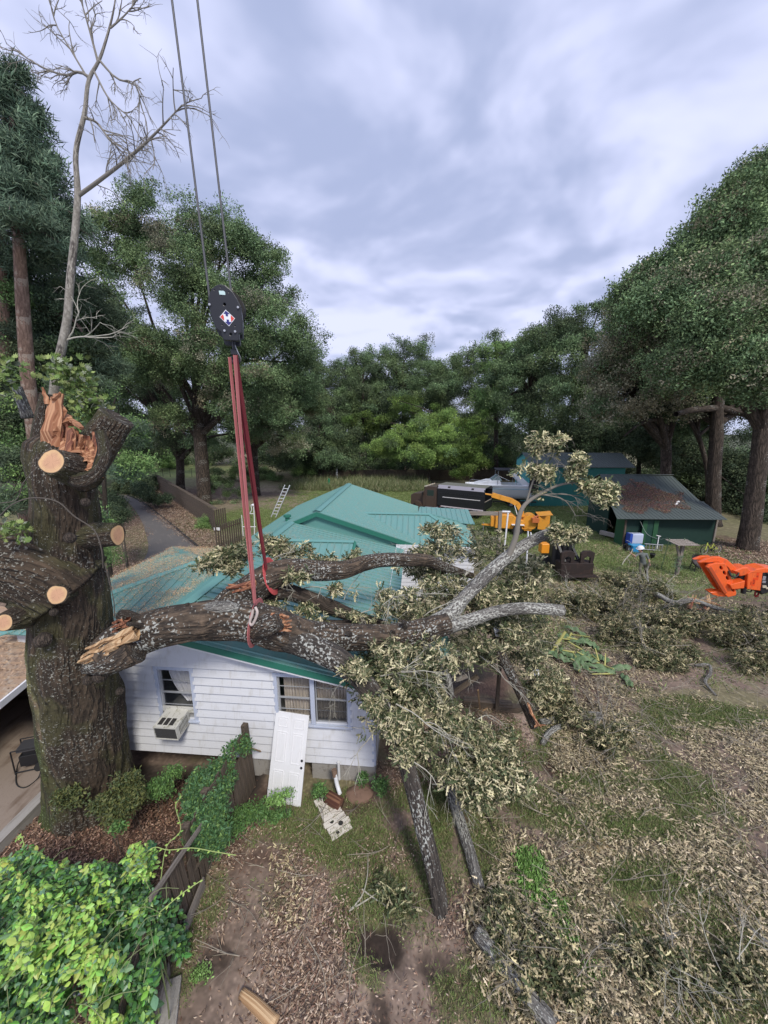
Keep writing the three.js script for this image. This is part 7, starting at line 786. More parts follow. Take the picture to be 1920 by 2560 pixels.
// ------------------------------------------------------------------ small things by the shed
{
  const D = 26.9, b = thing('plastic_bin', 'blue plastic bin on the grass at the dark green shed wall', 'bin', G(1588, 1380)); part(b, 'tub', profile([[-0.3, 0], [-0.38, 0.5], [0.38, 0.5], [0.3, 0]], 0.5, 0.03).translate(0, 0, -0.25), std([0.03, 0.25, 0.5], 0.4)); part(b, 'rim', box(0.84, 0.06, 0.6, 0, 0.52, 0), std([0.04, 0.3, 0.55], 0.4));
  const w = thing('plastic_crate', 'pale blue and white plastic sheet bundle behind the blue bin', 'bundle', G(1592, 1374)); { const g = new RoundedBoxGeometry(1.0, 0.75, 0.5, 4, 0.1), p = g.attributes.position; for (let i = 0; i < p.count; i++) p.setY(i, p.getY(i) * (0.85 + 0.3 * n3(p.getX(i) * 4, p.getZ(i) * 4, 1))); g.computeVertexNormals(); g.translate(0, 0.75, -0.4); part(w, 'sheet', g, std([0.5, 0.56, 0.72], 0.35)); part(w, 'prop', box(0.9, 0.4, 0.4, 0, 0.2, -0.4), M.dark); part(w, 'strap', box(0.2, 0.77, 0.52, -0.42, 0.75, -0.4), std([0.03, 0.08, 0.4], 0.4)); }
  const m = thing('push_mower', 'dark wheeled mower beside the blue bin at the shed corner', 'mower', G(1572, 1380)); wheel(m, 0, 0, 0.24, 0.1); wheel(m, 0.1, -0.5, 0.24, 0.1); part(m, 'deck', box(0.6, 0.2, 0.5, 0.25, 0.3, -0.2), M.black); part(m, 'handle', wire([V3(0.4, 0.35, -0.1), V3(0.0, 0.75, -0.1), V3(-0.25, 0.85, -0.1)], 0.02), M.steel);
  const l = thing('ladder', 'aluminium ladder lying on its side along the dark green shed', 'ladder', G(1612, 1378)); for (const y of [0.08, 0.5]) part(l, 'rail', cylAB(V3(-0.1, y + 0.06, 0), V3(1.25, y - 0.04, 0), 0.035, 0.035, 6), M.steel); for (let i = 0; i < 6; i++) part(l, 'rung', cylAB(V3(0.05 + i * 0.23, 0.12, 0), V3(0.05 + i * 0.23, 0.52, 0), 0.03, 0.03, 6), M.steel);
  const h = thing('digging_tool', 'white handled tool leaning on the shed wall above the ladder', 'tool', G(1640, 1374)); part(h, 'shaft', cylAB(V3(0.05, 0, 0), V3(0.28, 0.95, -0.3), 0.03, 0.03, 6), M.white); part(h, 'grip', cylAB(V3(0.08, 1.0, -0.3), V3(0.42, 0.92, -0.3), 0.03, 0.03, 6), M.white);
  const p = thing('flower_pot', 'small black pot on the grass near the ladder', 'pot', G(1630, 1396)); part(p, 'pot', new THREE.LatheGeometry([[0, 0], [0.11, 0], [0.15, 0.28], [0.17, 0.28], [0.17, 0.34], [0.13, 0.34], [0.12, 0.05], [0, 0.05]].map((q) => new THREE.Vector2(...q)), 18), M.black); part(p, 'handle', new THREE.TorusGeometry(0.12, 0.012, 6, 16, 3.14).translate(0, 0.34, 0), M.black);
  const f = thing('feeder_table', 'grey plank table on a forked post wrapped in vines by the shed', 'table', G(1690, 1438)); const tp = [[-0.75, -0.45], [0.55, -0.45], [0.75, 0.3], [-0.1, 0.3]]; for (let i = 0; i < 3; i++) { const g = box(1.3, 0.05, 0.3, -0.1 + i * 0.06, 2.12 - i * 0.02, -0.35 + i * 0.315); g.rotateX(0.06); part(f, 'top_board', g, M.plankGrey); } part(f, 'post', boxAB(V3(0.02, 0, 0), V3(0.1, 2.1, 0), 0.17, 0.17), M.plankGrey); part(f, 'brace', boxAB(V3(0.0, 1.1, 0.02), V3(-0.35, 2.08, 0.02), 0.1, 0.1), M.plankGrey); { const o = [], r = rng(12); for (let i = 0; i < 26; i++) { const a = r() * 6.28, y = 0.1 + r() * 1.2; o.push(wire([V3(Math.cos(a) * 0.12, y, Math.sin(a) * 0.12), V3(Math.cos(a + 1) * 0.18, y + 0.3, Math.sin(a + 1) * 0.18), V3(Math.cos(a + 2) * 0.3, y + 0.1 + r() * 0.4, Math.sin(a + 2) * 0.3)], 0.012, 4, 6)); } part(f, 'vine_stems', merge(o), std([0.16, 0.24, 0.14], 0.9)); }
  const st = G(1690, 1438); for (const [x0, y0, x1, y1, lab] of [[1674, 1346, 1652, 1424, 'left pale green guy pole of the plank table'], [1712, 1346, 1707, 1396, 'right thin green guy pole of the plank table']]) { const a = P(x0, y0, -st.z), e = G(x1, y1); solo('guy_pole', cylAB(e, a, 0.02, 0.02, 6), std([0.2, 0.3, 0.17], 0.7), lab, 'pole'); } solo('cord', wire([P(1600, 1302, 27.4), P(1618, 1335, 26), P(1640, 1346, 25), P(1672, 1345, -st.z)], 0.015, 5), std([0.3, 0.33, 0.3], 0.7), 'thin cord sagging from the shed eave to the plank table', 'cord');
  const fb = thing('fire_bowl', 'dark round fire bowl tilted on a low stand beside the grapple', 'fire bowl', G(1745, 1428)); { const g = new THREE.SphereGeometry(0.44, 24, 12, 0, 6.283, 1.7, 1.45); g.scale(1, 0.8, 1); g.rotateX(0.9); g.translate(-0.08, 0.72, 0.1); part(fb, 'bowl', g, std([0.05, 0.038, 0.042], 0.6)); const ri = new THREE.TorusGeometry(0.44, 0.02, 6, 28); ri.rotateX(-0.67); ri.translate(-0.08, 0.74, 0.05); part(fb, 'rim', ri, M.dark); for (const [x, z] of [[-0.4, 0.2], [0.35, 0.3], [-0.3, -0.35], [0.4, -0.3]]) part(fb, 'leg', cylAB(V3(x, 0, z), V3(x * 0.8, 0.55, z * 0.8), 0.025, 0.025, 6), M.dark); const r2 = new THREE.TorusGeometry(0.4, 0.02, 6, 24); r2.rotateX(1.571); r2.translate(0, 0.35, 0); part(fb, 'stand_ring', r2, M.dark); }
  const k = thing('bicycle', 'black and yellow bicycle standing in front of the dark green shed', 'bicycle', G(1759, 1386), 0.18), ye = paint([0.55, 0.6, 0.09]); for (const x of [0, 1.12]) { const o = part(k, 'wheel', new THREE.TorusGeometry(0.32, 0.028, 8, 32).translate(x, 0.35, 0), M.rubber); part(o, 'rim', new THREE.TorusGeometry(0.295, 0.012, 6, 32).translate(x, 0.35, 0), std([0.5, 0.5, 0.5], 0.4)); part(o, 'spokes', merge(Array.from({ length: 12 }, (_, i) => cylAB(V3(x, 0.35, 0), V3(x + 0.29 * Math.cos(i * 0.5236), 0.35 + 0.29 * Math.sin(i * 0.5236), 0), 0.004, 0.004, 4))), M.steel); } const tb = (a, c2, r, m, n) => part(k, n, cylAB(V3(...a), V3(...c2), r, r, 8), m); tb([0.16, 0.78, 0], [0.55, 0.34, 0], 0.028, ye, 'down_tube'); tb([0.16, 0.84, 0], [0.66, 0.72, 0], 0.026, M.black, 'top_tube'); tb([0.55, 0.34, 0], [0.68, 0.8, 0], 0.026, ye, 'seat_tube'); tb([0.55, 0.34, 0], [1.12, 0.35, 0], 0.016, ye, 'chain_stay'); tb([0.66, 0.7, 0], [1.12, 0.35, 0], 0.016, ye, 'seat_stay'); tb([0.16, 0.86, 0], [0.02, 0.34, 0.05], 0.03, ye, 'fork'); part(k, 'saddle', box(0.26, 0.06, 0.15, 0.72, 0.86, 0), M.black); tb([0.12, 0.95, -0.3], [0.12, 0.95, 0.3], 0.016, M.black, 'handlebar'); tb([0.14, 0.84, 0], [0.12, 0.95, 0], 0.018, M.black, 'stem'); part(k, 'crank', merge([new THREE.CylinderGeometry(0.1, 0.1, 0.02, 18).rotateX(1.571).translate(0.55, 0.34, 0.04), cylAB(V3(0.55, 0.34, 0.06), V3(0.62, 0.19, 0.06), 0.012)]), M.black);
}
// ------------------------------------------------------------------ the worker
{
  const D = 21.84, t = thing('person', 'person in grey shirt and white helmet dragging branches before the shed', 'person'), J = (x, y, d = 0) => P(x, y, D + d), c = P(1607, 1405, D);
  const j = { head: J(1601, 1372, -0.12), jaw: J(1599, 1376, -0.2), neck: J(1603, 1381), chest: J(1605, 1389), waist: J(1607, 1400), pel: J(1608, 1407), ls: J(1595, 1385, -0.08), le: J(1588, 1391, -0.2), lh: J(1577, 1383, -0.3), rs: J(1616, 1386, 0.05), re: J(1621, 1397, -0.1), rh: J(1624, 1408, -0.2), lp: J(1603, 1410), lk: J(1600, 1424, -0.15), lf: J(1601, 1439), rp: J(1612, 1410, 0.05), rk: J(1614, 1424, -0.05), rf: J(1616, 1439, 0.1) }; j.lf.y = 0.06; j.rf.y = 0.06;
  const SK = [0.42, 0.25, 0.18], SH = [0.13, 0.145, 0.14], TR = [0.12, 0.115, 0.08], BT = [0.05, 0.035, 0.025], bones = [['head', 'jaw', 0.1, 0.075, SK], ['neck', 'head', 0.055, 0.06, SK], ['chest', 'neck', 0.15, 0.09, SH], ['chest', 'waist', 0.16, 0.145, SH], ['waist', 'pel', 0.145, 0.155, SH], ['ls', 'rs', 0.085, 0.085, SH], ['ls', 'le', 0.075, 0.055, SH], ['le', 'lh', 0.05, 0.036, SK], ['rs', 're', 0.075, 0.055, SH], ['re', 'rh', 0.05, 0.036, SK], ['lp', 'lk', 0.1, 0.07, TR], ['lk', 'lf', 0.07, 0.05, TR], ['rp', 'rk', 0.1, 0.07, TR], ['rk', 'rf', 0.07, 0.05, TR], ['lp', 'rp', 0.11, 0.11, TR]].map(([a, b, r0, r1, k]) => [j[a], j[b], r0, r1, k]);
  for (const f of ['lf', 'rf']) bones.push([j[f], j[f].clone().add(V3(-0.17, -0.02, 0.06)), 0.05, 0.04, BT]);
  const dist = (p, [a, b, r0, r1]) => { const d = b.clone().sub(a), h = clamp(p.clone().sub(a).dot(d) / d.lengthSq()); return p.distanceTo(a.clone().addScaledVector(d, h)) - mix(r0, r1, h); };
  const S = 1.05, res = 72, mc = new MarchingCubes(res, leafMat, false, false, 60000); mc.isolation = 0; const ctr = V3(c.x, 0.95, c.z), p = V3();
  const grid = new Float32Array(res ** 3); for (let z = 0; z < res; z++) for (let y = 0; y < res; y++) for (let x = 0; x < res; x++) { p.set((x / res * 2 - 1) * S + ctr.x, (y / res * 2 - 1) * S + ctr.y, (z / res * 2 - 1) * S + ctr.z); let s = 9; for (const b of bones) { const d = dist(p, b), hh = clamp(0.5 + 0.5 * (s - d) / 0.04); s = mix(s, d, hh) - 0.04 * hh * (1 - hh); } mc.field[x + y * res + z * res * res] = -s; } mc.update();
  const n = mc.count, pa = [], ca = []; for (let i = 0; i < n; i++) { p.set(mc.positionArray[i * 3] * S + ctr.x, mc.positionArray[i * 3 + 1] * S + ctr.y, mc.positionArray[i * 3 + 2] * S + ctr.z); pa.push(p.x, p.y, p.z); let best = 9, k = SH; for (const b of bones) { const d = dist(p, b); if (d < best) { best = d; k = b[4]; } } const e = k === TR ? 0.7 + 0.7 * n3(p.x * 9, p.y * 9, p.z * 9) : 1; ca.push(k[0] * e, k[1] * e, k[2] * e); }
  const hand = (at, dir, s) => { const q = new THREE.Quaternion().setFromUnitVectors(V3(0, -1, 0), dir.clone().normalize()), out = [], ad = (a, b, r0, r1) => { const g = cylAB(a.applyQuaternion(q).add(at), b.applyQuaternion(q).add(at), r0, r1, 6).toNonIndexed(); out.push(g); }; ad(V3(0, 0.01, 0), V3(0, -0.08, 0), 0.036, 0.04); [[-0.03, 0.07], [-0.01, 0.08], [0.01, 0.075], [0.03, 0.06]].forEach(([x, l]) => { ad(V3(x, -0.07, 0), V3(x, -0.07 - l * 0.6, 0.012), 0.0095, 0.009); ad(V3(x, -0.07 - l * 0.6, 0.012), V3(x * 0.9, -0.075 - l * 0.75, 0.045), 0.009, 0.007); }); ad(V3(s * 0.035, -0.03, 0), V3(s * 0.065, -0.07, 0.025), 0.011, 0.009); for (const g of out) { const a = g.attributes.position; for (let i = 0; i < a.count; i++) { pa.push(a.getX(i), a.getY(i), a.getZ(i)); ca.push(...SK); } } };
  hand(j.lh, j.lh.clone().sub(j.le), 1); hand(j.rh, j.rh.clone().sub(j.re), -1);
  { const f = j.jaw.clone().sub(j.head).setY(0).normalize(), sd = V3(-f.z, 0, f.x), H = j.head.clone().add(V3(0, -0.03, 0)), add = (g, k) => { const q = g.toNonIndexed().attributes.position; for (let i = 0; i < q.count; i++) { pa.push(q.getX(i), q.getY(i), q.getZ(i)); ca.push(...k); } }; const no = H.clone().addScaledVector(f, 0.115).add(V3(0, -0.02, 0)); add(new THREE.ConeGeometry(0.018, 0.05, 6).translate(no.x, no.y, no.z), SK); for (const s of [-1, 1]) { const e = H.clone().addScaledVector(f, 0.095).addScaledVector(sd, s * 0.034); add(new THREE.SphereGeometry(0.014, 8, 6).translate(e.x, e.y, e.z), [0.05, 0.04, 0.035]); const r = H.clone().addScaledVector(sd, s * 0.1); add(new THREE.SphereGeometry(0.03, 8, 6).translate(r.x, r.y, r.z), SK); } const mo = H.clone().addScaledVector(f, 0.1).add(V3(0, -0.065, 0)); add(new THREE.SphereGeometry(0.02, 8, 6).scale(1.4, 0.5, 0.8).translate(mo.x, mo.y, mo.z), [0.3, 0.12, 0.1]); }
  const g = new THREE.BufferGeometry(); g.setAttribute('position', new THREE.Float32BufferAttribute(pa, 3)); g.setAttribute('color', new THREE.Float32BufferAttribute(ca, 3)); g.setAttribute('uv', new THREE.Float32BufferAttribute(new Float32Array(pa.length / 3 * 2), 2)); g.computeVertexNormals(); { const nr = g.attributes.normal; for (let i = 0; i < n; i++) { const x = -mc.normalArray[i * 3], y = -mc.normalArray[i * 3 + 1], z = -mc.normalArray[i * 3 + 2]; const d = x * nr.getX(i) + y * nr.getY(i) + z * nr.getZ(i) < 0 ? -1 : 1, l = Math.hypot(x, y, z) || 1; nr.setXYZ(i, d * x / l, d * y / l, d * z / l); } } part(t, 'body', g, new THREE.MeshStandardMaterial({ vertexColors: true, roughness: 0.85, side: THREE.DoubleSide }));
  const hc = j.head.clone().add(V3(0, 0.04, 0)), hm = new THREE.SphereGeometry(0.165, 24, 12, 0, 6.283, 0, 1.6); hm.scale(1.15, 1, 1); hm.rotateZ(0.25); hm.translate(hc.x, hc.y, hc.z); const hel = part(t, 'helmet', hm, M.white); const brm = new THREE.CylinderGeometry(0.21, 0.22, 0.015, 24); brm.rotateZ(0.25); brm.translate(hc.x - 0.02, hc.y, hc.z); part(hel, 'brim', brm, M.white); for (const s of [-1, 1]) part(t, 'ear_muff', new THREE.SphereGeometry(0.05, 12, 8).translate(hc.x + 0.02, hc.y - 0.08, hc.z + s * 0.15), M.black); rebase(t, V3(c.x, 0, c.z));
  const s1 = j.lh.clone(), st = thing('dragged_branch', 'pale branch held in the left hand of the worker', 'branch'); const o = [limb([P(1582, 1372, D - 0.3), s1, P(1562, 1400, D - 0.4), P(1555, 1412, D - 0.5)], [0.03, 0.03, 0.028, 0.02], { radial: 7, step: 0.1, cap: true })]; twigs(P(1566, 1392, D - 0.4), V3(0.6, -0.8, 0.2), 0.5, 0.015, 1, rng(8), o); part(st, 'stem', merge(o), M.twigPale); rebase(st, s1);
  const s2 = thing('dragged_branch', 'pale upright pole held in the right hand of the worker', 'branch'), e2 = G(1620, 1462); part(s2, 'stem', limb([j.rh.clone().add(V3(0, 0.05, 0)), P(1618, 1425, D - 0.4), P(1619, 1445, D - 0.8), e2.add(V3(0, 0.05, 0))], [0.04, 0.05, 0.055, 0.05], { radial: 9, step: 0.1 }), M.lichen); rebase(s2, e2.clone());
}
// ------------------------------------------------------------------ leaves lying on the ground, grass, brush piles, vines
function flatLeafGeo(seed, n, span, l, tones, oak = true) { const t = new TB(), r = rng(seed); for (let i = 0; i < n; i++) { const a = r() * 6.283, m = new THREE.Matrix4().makeRotationFromEuler(new THREE.Euler(-1.57 + (r() - 0.5) * 1.1, 0, 0)); m.premultiply(new THREE.Matrix4().makeRotationY(a)).setPosition((r() - 0.5) * span, 0.015 + r() * 0.05, (r() - 0.5) * span); const k = jitter(r, pick(r, tones), 0.35); if (oak) oakLeaf(t, m, l * (0.7 + 0.6 * r()), k, jitter(r, k, 0.15), r, 0.3); else blade(t, m, l * (0.6 + 0.8 * r()), l * 0.32, k, 0.15); } return t.geo(); }
function inPoly(x, y, p) { let c = false; for (let i = 0, j = p.length - 1; i < p.length; j = i++) if ((p[i][1] > y) !== (p[j][1] > y) && x < (p[j][0] - p[i][0]) * (y - p[i][1]) / (p[j][1] - p[i][1]) + p[i][0]) c = !c; return c; }
const surf = (x, y) => { const g = G(x, y); g.y = gh(g.x, g.z); return g; };
function strew(name, label, poly, n, geos, seed, { size = 1, dens, up = 0, tint } = {}) {
  const rnd = rng(seed), xs = poly.map((p) => p[0]), ys = poly.map((p) => p[1]), by = geos.map(() => []); let k = 0, guard = n * 8;
  const gz = poly.map((p) => G(p[0], p[1])), x0 = Math.min(...gz.map((v) => v.x)), x1 = Math.max(...gz.map((v) => v.x)), z0 = Math.min(...gz.map((v) => v.z)), z1 = Math.max(...gz.map((v) => v.z)), pw = gz.map((v) => [v.x, v.z]);
  while (k < n && guard-- > 0) { const x = x0 + (x1 - x0) * rnd(), z = z0 + (z1 - z0) * rnd(); if (!inPoly(x, z, pw)) continue; if (dens && rnd() > dens(x, z)) continue; k++; by[Math.floor(rnd() * geos.length)].push([put(V3(x, gh(x, z) + up * rnd(), z), size * (0.7 + 0.6 * rnd()), rnd, 0.93), tint ? tint(rnd) : (() => { const s = 0.75 + 0.5 * rnd(); return [s, s, s]; })()]); }
  const g = new THREE.Group(); g.name = numbered(name); g.userData = { kind: 'stuff', label }; scene.add(g); geos.forEach((q, i) => by[i].length && inst(g, name, q, leafMat, by[i])); return g;
}
{
  const W = [[[0.42, 0.345, 0.21], 0.32], [[0.57, 0.49, 0.32], 0.12], [[0.25, 0.19, 0.11], 0.3], [[0.11, 0.095, 0.05], 0.26]], gw = [0, 1, 2, 3].map((i) => flatLeafGeo(500 + i, 10, 0.5, 0.095, W));
  const thick = (x, z) => clamp(0.12 + 3.2 * (fbm2(x * 0.6 + 3, z * 0.6 + 8, 3) - 0.4) + 1.6 * (fbm2(x * 2.2, z * 2.2, 2) - 0.5) - 0.7 * sstep(0.45, 0.8, groundAt(x, z).grass));
  strew('fallen_leaves', 'pale wilted oak leaves strewn thick over the right side yard', [[1340, 1790], [1500, 1730], [1700, 1740], [1980, 1780], [2000, 2600], [1560, 2600], [1450, 2300], [1500, 2100], [1420, 1980]], 3900, gw, 511, { dens: thick });
  strew('fallen_leaves', 'wilted oak leaves at the bottom round the lichen log', [[1180, 2250], [1260, 2200], [1330, 2260], [1420, 2400], [1560, 2420], [1640, 2600], [1330, 2600], [1200, 2400]], 620, gw, 512, { up: 0.12, size: 1.1 });
  strew('fallen_leaves', 'scattered wilted leaves between the poles and the green strip', [[1150, 1900], [1380, 1880], [1520, 2100], [1500, 2400], [1300, 2250], [1200, 2100]], 480, gw, 513, { dens: (x, z) => sstep(0.45, 0.6, fbm2(x * 1.5, z * 1.5, 3)) });
  strew('fallen_leaves', 'wilted leaves scattered over the worn ground toward the loader', [[1250, 1600], [1440, 1400], [1600, 1470], [1750, 1640], [1600, 1760], [1350, 1800]], 2600, gw, 514, { size: 1.1 }); strew('fallen_leaves', 'pale leaves dotted on the grass by the shed', [[1420, 1330], [1560, 1370], [1660, 1420], [1900, 1500], [1900, 1560], [1640, 1520], [1450, 1440]], 900, gw, 515, { size: 1.0, dens: (x, z) => sstep(0.4, 0.65, fbm2(x * 0.8, z * 0.8, 2)) });
  for (const [x, y, n] of [[720, 2200, 7], [695, 2250, 14], [730, 2275, 6], [1480, 2210, 8], [690, 2160, 5]]) { const rr = rng(x), l = []; for (let i = 0; i < n; i++) { const q = surf(x + (rr() - 0.5) * 70, y + (rr() - 0.5) * 60); l.push([put(q.add(V3(0, 0.03, 0)), 0.8 + rr() * 0.4, rr, 0.95), [1.1, 1.1, 1.05]]); } const g = inst(scene, 'leaf_spray', gw[x % 4], leafMat, l); g.userData.label = 'spray of pale wilted oak leaves on the bare foreground earth'; }
  const B = [[[0.36, 0.25, 0.17], 0.3], [[0.2, 0.12, 0.08], 0.4], [[0.46, 0.35, 0.27], 0.2], [[0.1, 0.065, 0.045], 0.1]], gb = [0, 1, 2].map((i) => flatLeafGeo(520 + i, 9, 0.5, 0.075, B, false));
  strew('leaf_litter', 'brown leaf litter over the foreground earth left of the poles', [[470, 2240], [640, 2010], [780, 2080], [1000, 2100], [1180, 2240], [1250, 2600], [380, 2600]], 950, gb, 521, { size: 0.95, dens: (x, z) => clamp(0.2 + 2.4 * (fbm2(x * 1.2 + 4, z * 1.2, 3) - 0.4) - groundAt(x, z).hole * 2 - groundAt(x, z).grass * 0.6) });
  strew('leaf_litter', 'reddish mulch under the big trunk and the vines', [[130, 2010], [330, 1930], [520, 1900], [640, 1960], [480, 2160], [400, 2300], [330, 2600], [-80, 2600], [-60, 2180]], 2600, gb, 522, { tint: (r) => { const s = 0.6 + 0.5 * r(); return [s, s * 0.85, s * 0.8]; } });
  strew('leaf_litter', 'brown leaves along the drive edging and fence foot', [[350, 1240], [400, 1225], [560, 1360], [520, 1390], [440, 1330], [370, 1275]], 2600, gb, 523, { size: 2 }); strew('leaf_litter', 'brown leaves on the bare bank left of the drive', [[240, 1500], [330, 1290], [372, 1330], [345, 1420], [250, 1560]], 900, gb, 524, { size: 1.5 }); strew('leaf_litter', 'brown leaves under the trees at the far right', [[1760, 1400], [1800, 1350], [2000, 1360], [2000, 1450]], 900, gb, 525, { size: 2 }); strew('leaf_litter', 'dry brown chips along the house wall and right of it', [[940, 1930], [1040, 1830], [1200, 1760], [1330, 1820], [1300, 1960], [1150, 1930], [1000, 2000]], 900, gb, 526, { size: 1 });
  { const tg = [0, 1, 2].map((i) => { const r = rng(700 + i), o = []; twigs(V3(-0.35, 0.02, 0), V3(1, 0.05, 0.1), 0.8, 0.008, 1, r, o, 0); const g = merge(o); g.setAttribute('color', new THREE.Float32BufferAttribute(Array.from({ length: g.attributes.position.count * 3 }, (_, k) => [0.3, 0.26, 0.2][k % 3]), 3)); return g; });
    strew('fallen_twigs', 'thin grey twigs lying among the fallen leaves', [[1200, 1900], [1420, 1560], [1700, 1560], [1960, 1700], [2000, 2600], [1250, 2600]], 420, tg, 701, { up: 0.05 }); strew('fallen_twigs', 'few thin twigs on the foreground earth', [[480, 2250], [640, 2020], [1000, 2000], [1200, 2300], [1200, 2600], [420, 2600]], 36, tg, 702); }
  // grass: tufts where the ground is green
  const tuft = (seed, h, w, n, tones, sp) => { const t = new TB(), r = rng(seed); for (let i = 0; i < n; i++) { const m = new THREE.Matrix4().makeRotationFromEuler(new THREE.Euler((r() - 0.5) * 1.5, r() * 6.28, (r() - 0.5) * 1.5)).setPosition((r() - 0.5) * sp, 0, (r() - 0.5) * sp); blade(t, m, h * (0.5 + r()), w, jitter(r, pick(r, tones), 0.3), 0.4); } return t.geo(); };
  const GR = [[[0.14, 0.21, 0.055], 0.5], [[0.2, 0.25, 0.085], 0.3], [[0.28, 0.26, 0.13], 0.2]], g1 = [0, 1].map((i) => tuft(530 + i, 0.07, 0.012, 26, GR, 0.26)), g2 = [0, 1].map((i) => tuft(535 + i, 0.11, 0.03, 22, GR, 0.8)), g3 = [0, 1].map((i) => tuft(538 + i, 0.9, 0.05, 26, [[[0.17, 0.2, 0.08], 0.5], [[0.3, 0.29, 0.16], 0.3], [[0.1, 0.15, 0.05], 0.2]], 1.1));
  const gd_ = (x, z) => groundAt(x, z).grass; strew('grass', 'short patchy grass in the near yard', [[480, 2280], [700, 2010], [960, 1960], [1280, 1800], [1700, 1740], [2000, 1800], [2000, 2600], [420, 2600]], 6500, g1, 541, { dens: gd_ }); strew('grass', 'mown grass of the back yard', [[520, 1300], [760, 1220], [1160, 1225], [1600, 1260], [1960, 1420], [1980, 1700], [1500, 1740], [1250, 1640], [1180, 1330], [700, 1330]], 17000, g2, 542, { dens: gd_ });
  strew('tall_grass', 'tall pale grass along the far fence', [[700, 1225], [760, 1205], [1060, 1203], [1060, 1228], [960, 1232]], 1100, g3, 543);
  const lush = [0, 1].map((i) => clumpGeo(550 + i, 34, 0.3, 0.08, 0.03, [[[0.13, 0.26, 0.05], 0.6], [[0.19, 0.33, 0.09], 0.4]], 0.35, 0.3)); strew('ground_cover', 'bright green weeds in a strip through the fallen leaves', [[1270, 2160], [1340, 2140], [1370, 2220], [1440, 2380], [1530, 2480], [1510, 2540], [1440, 2480], [1370, 2360], [1300, 2260]], 800, lush, 551, { dens: (x, z) => sstep(0.35, 0.6, fbm2(x * 3, z * 3, 3)) });
}
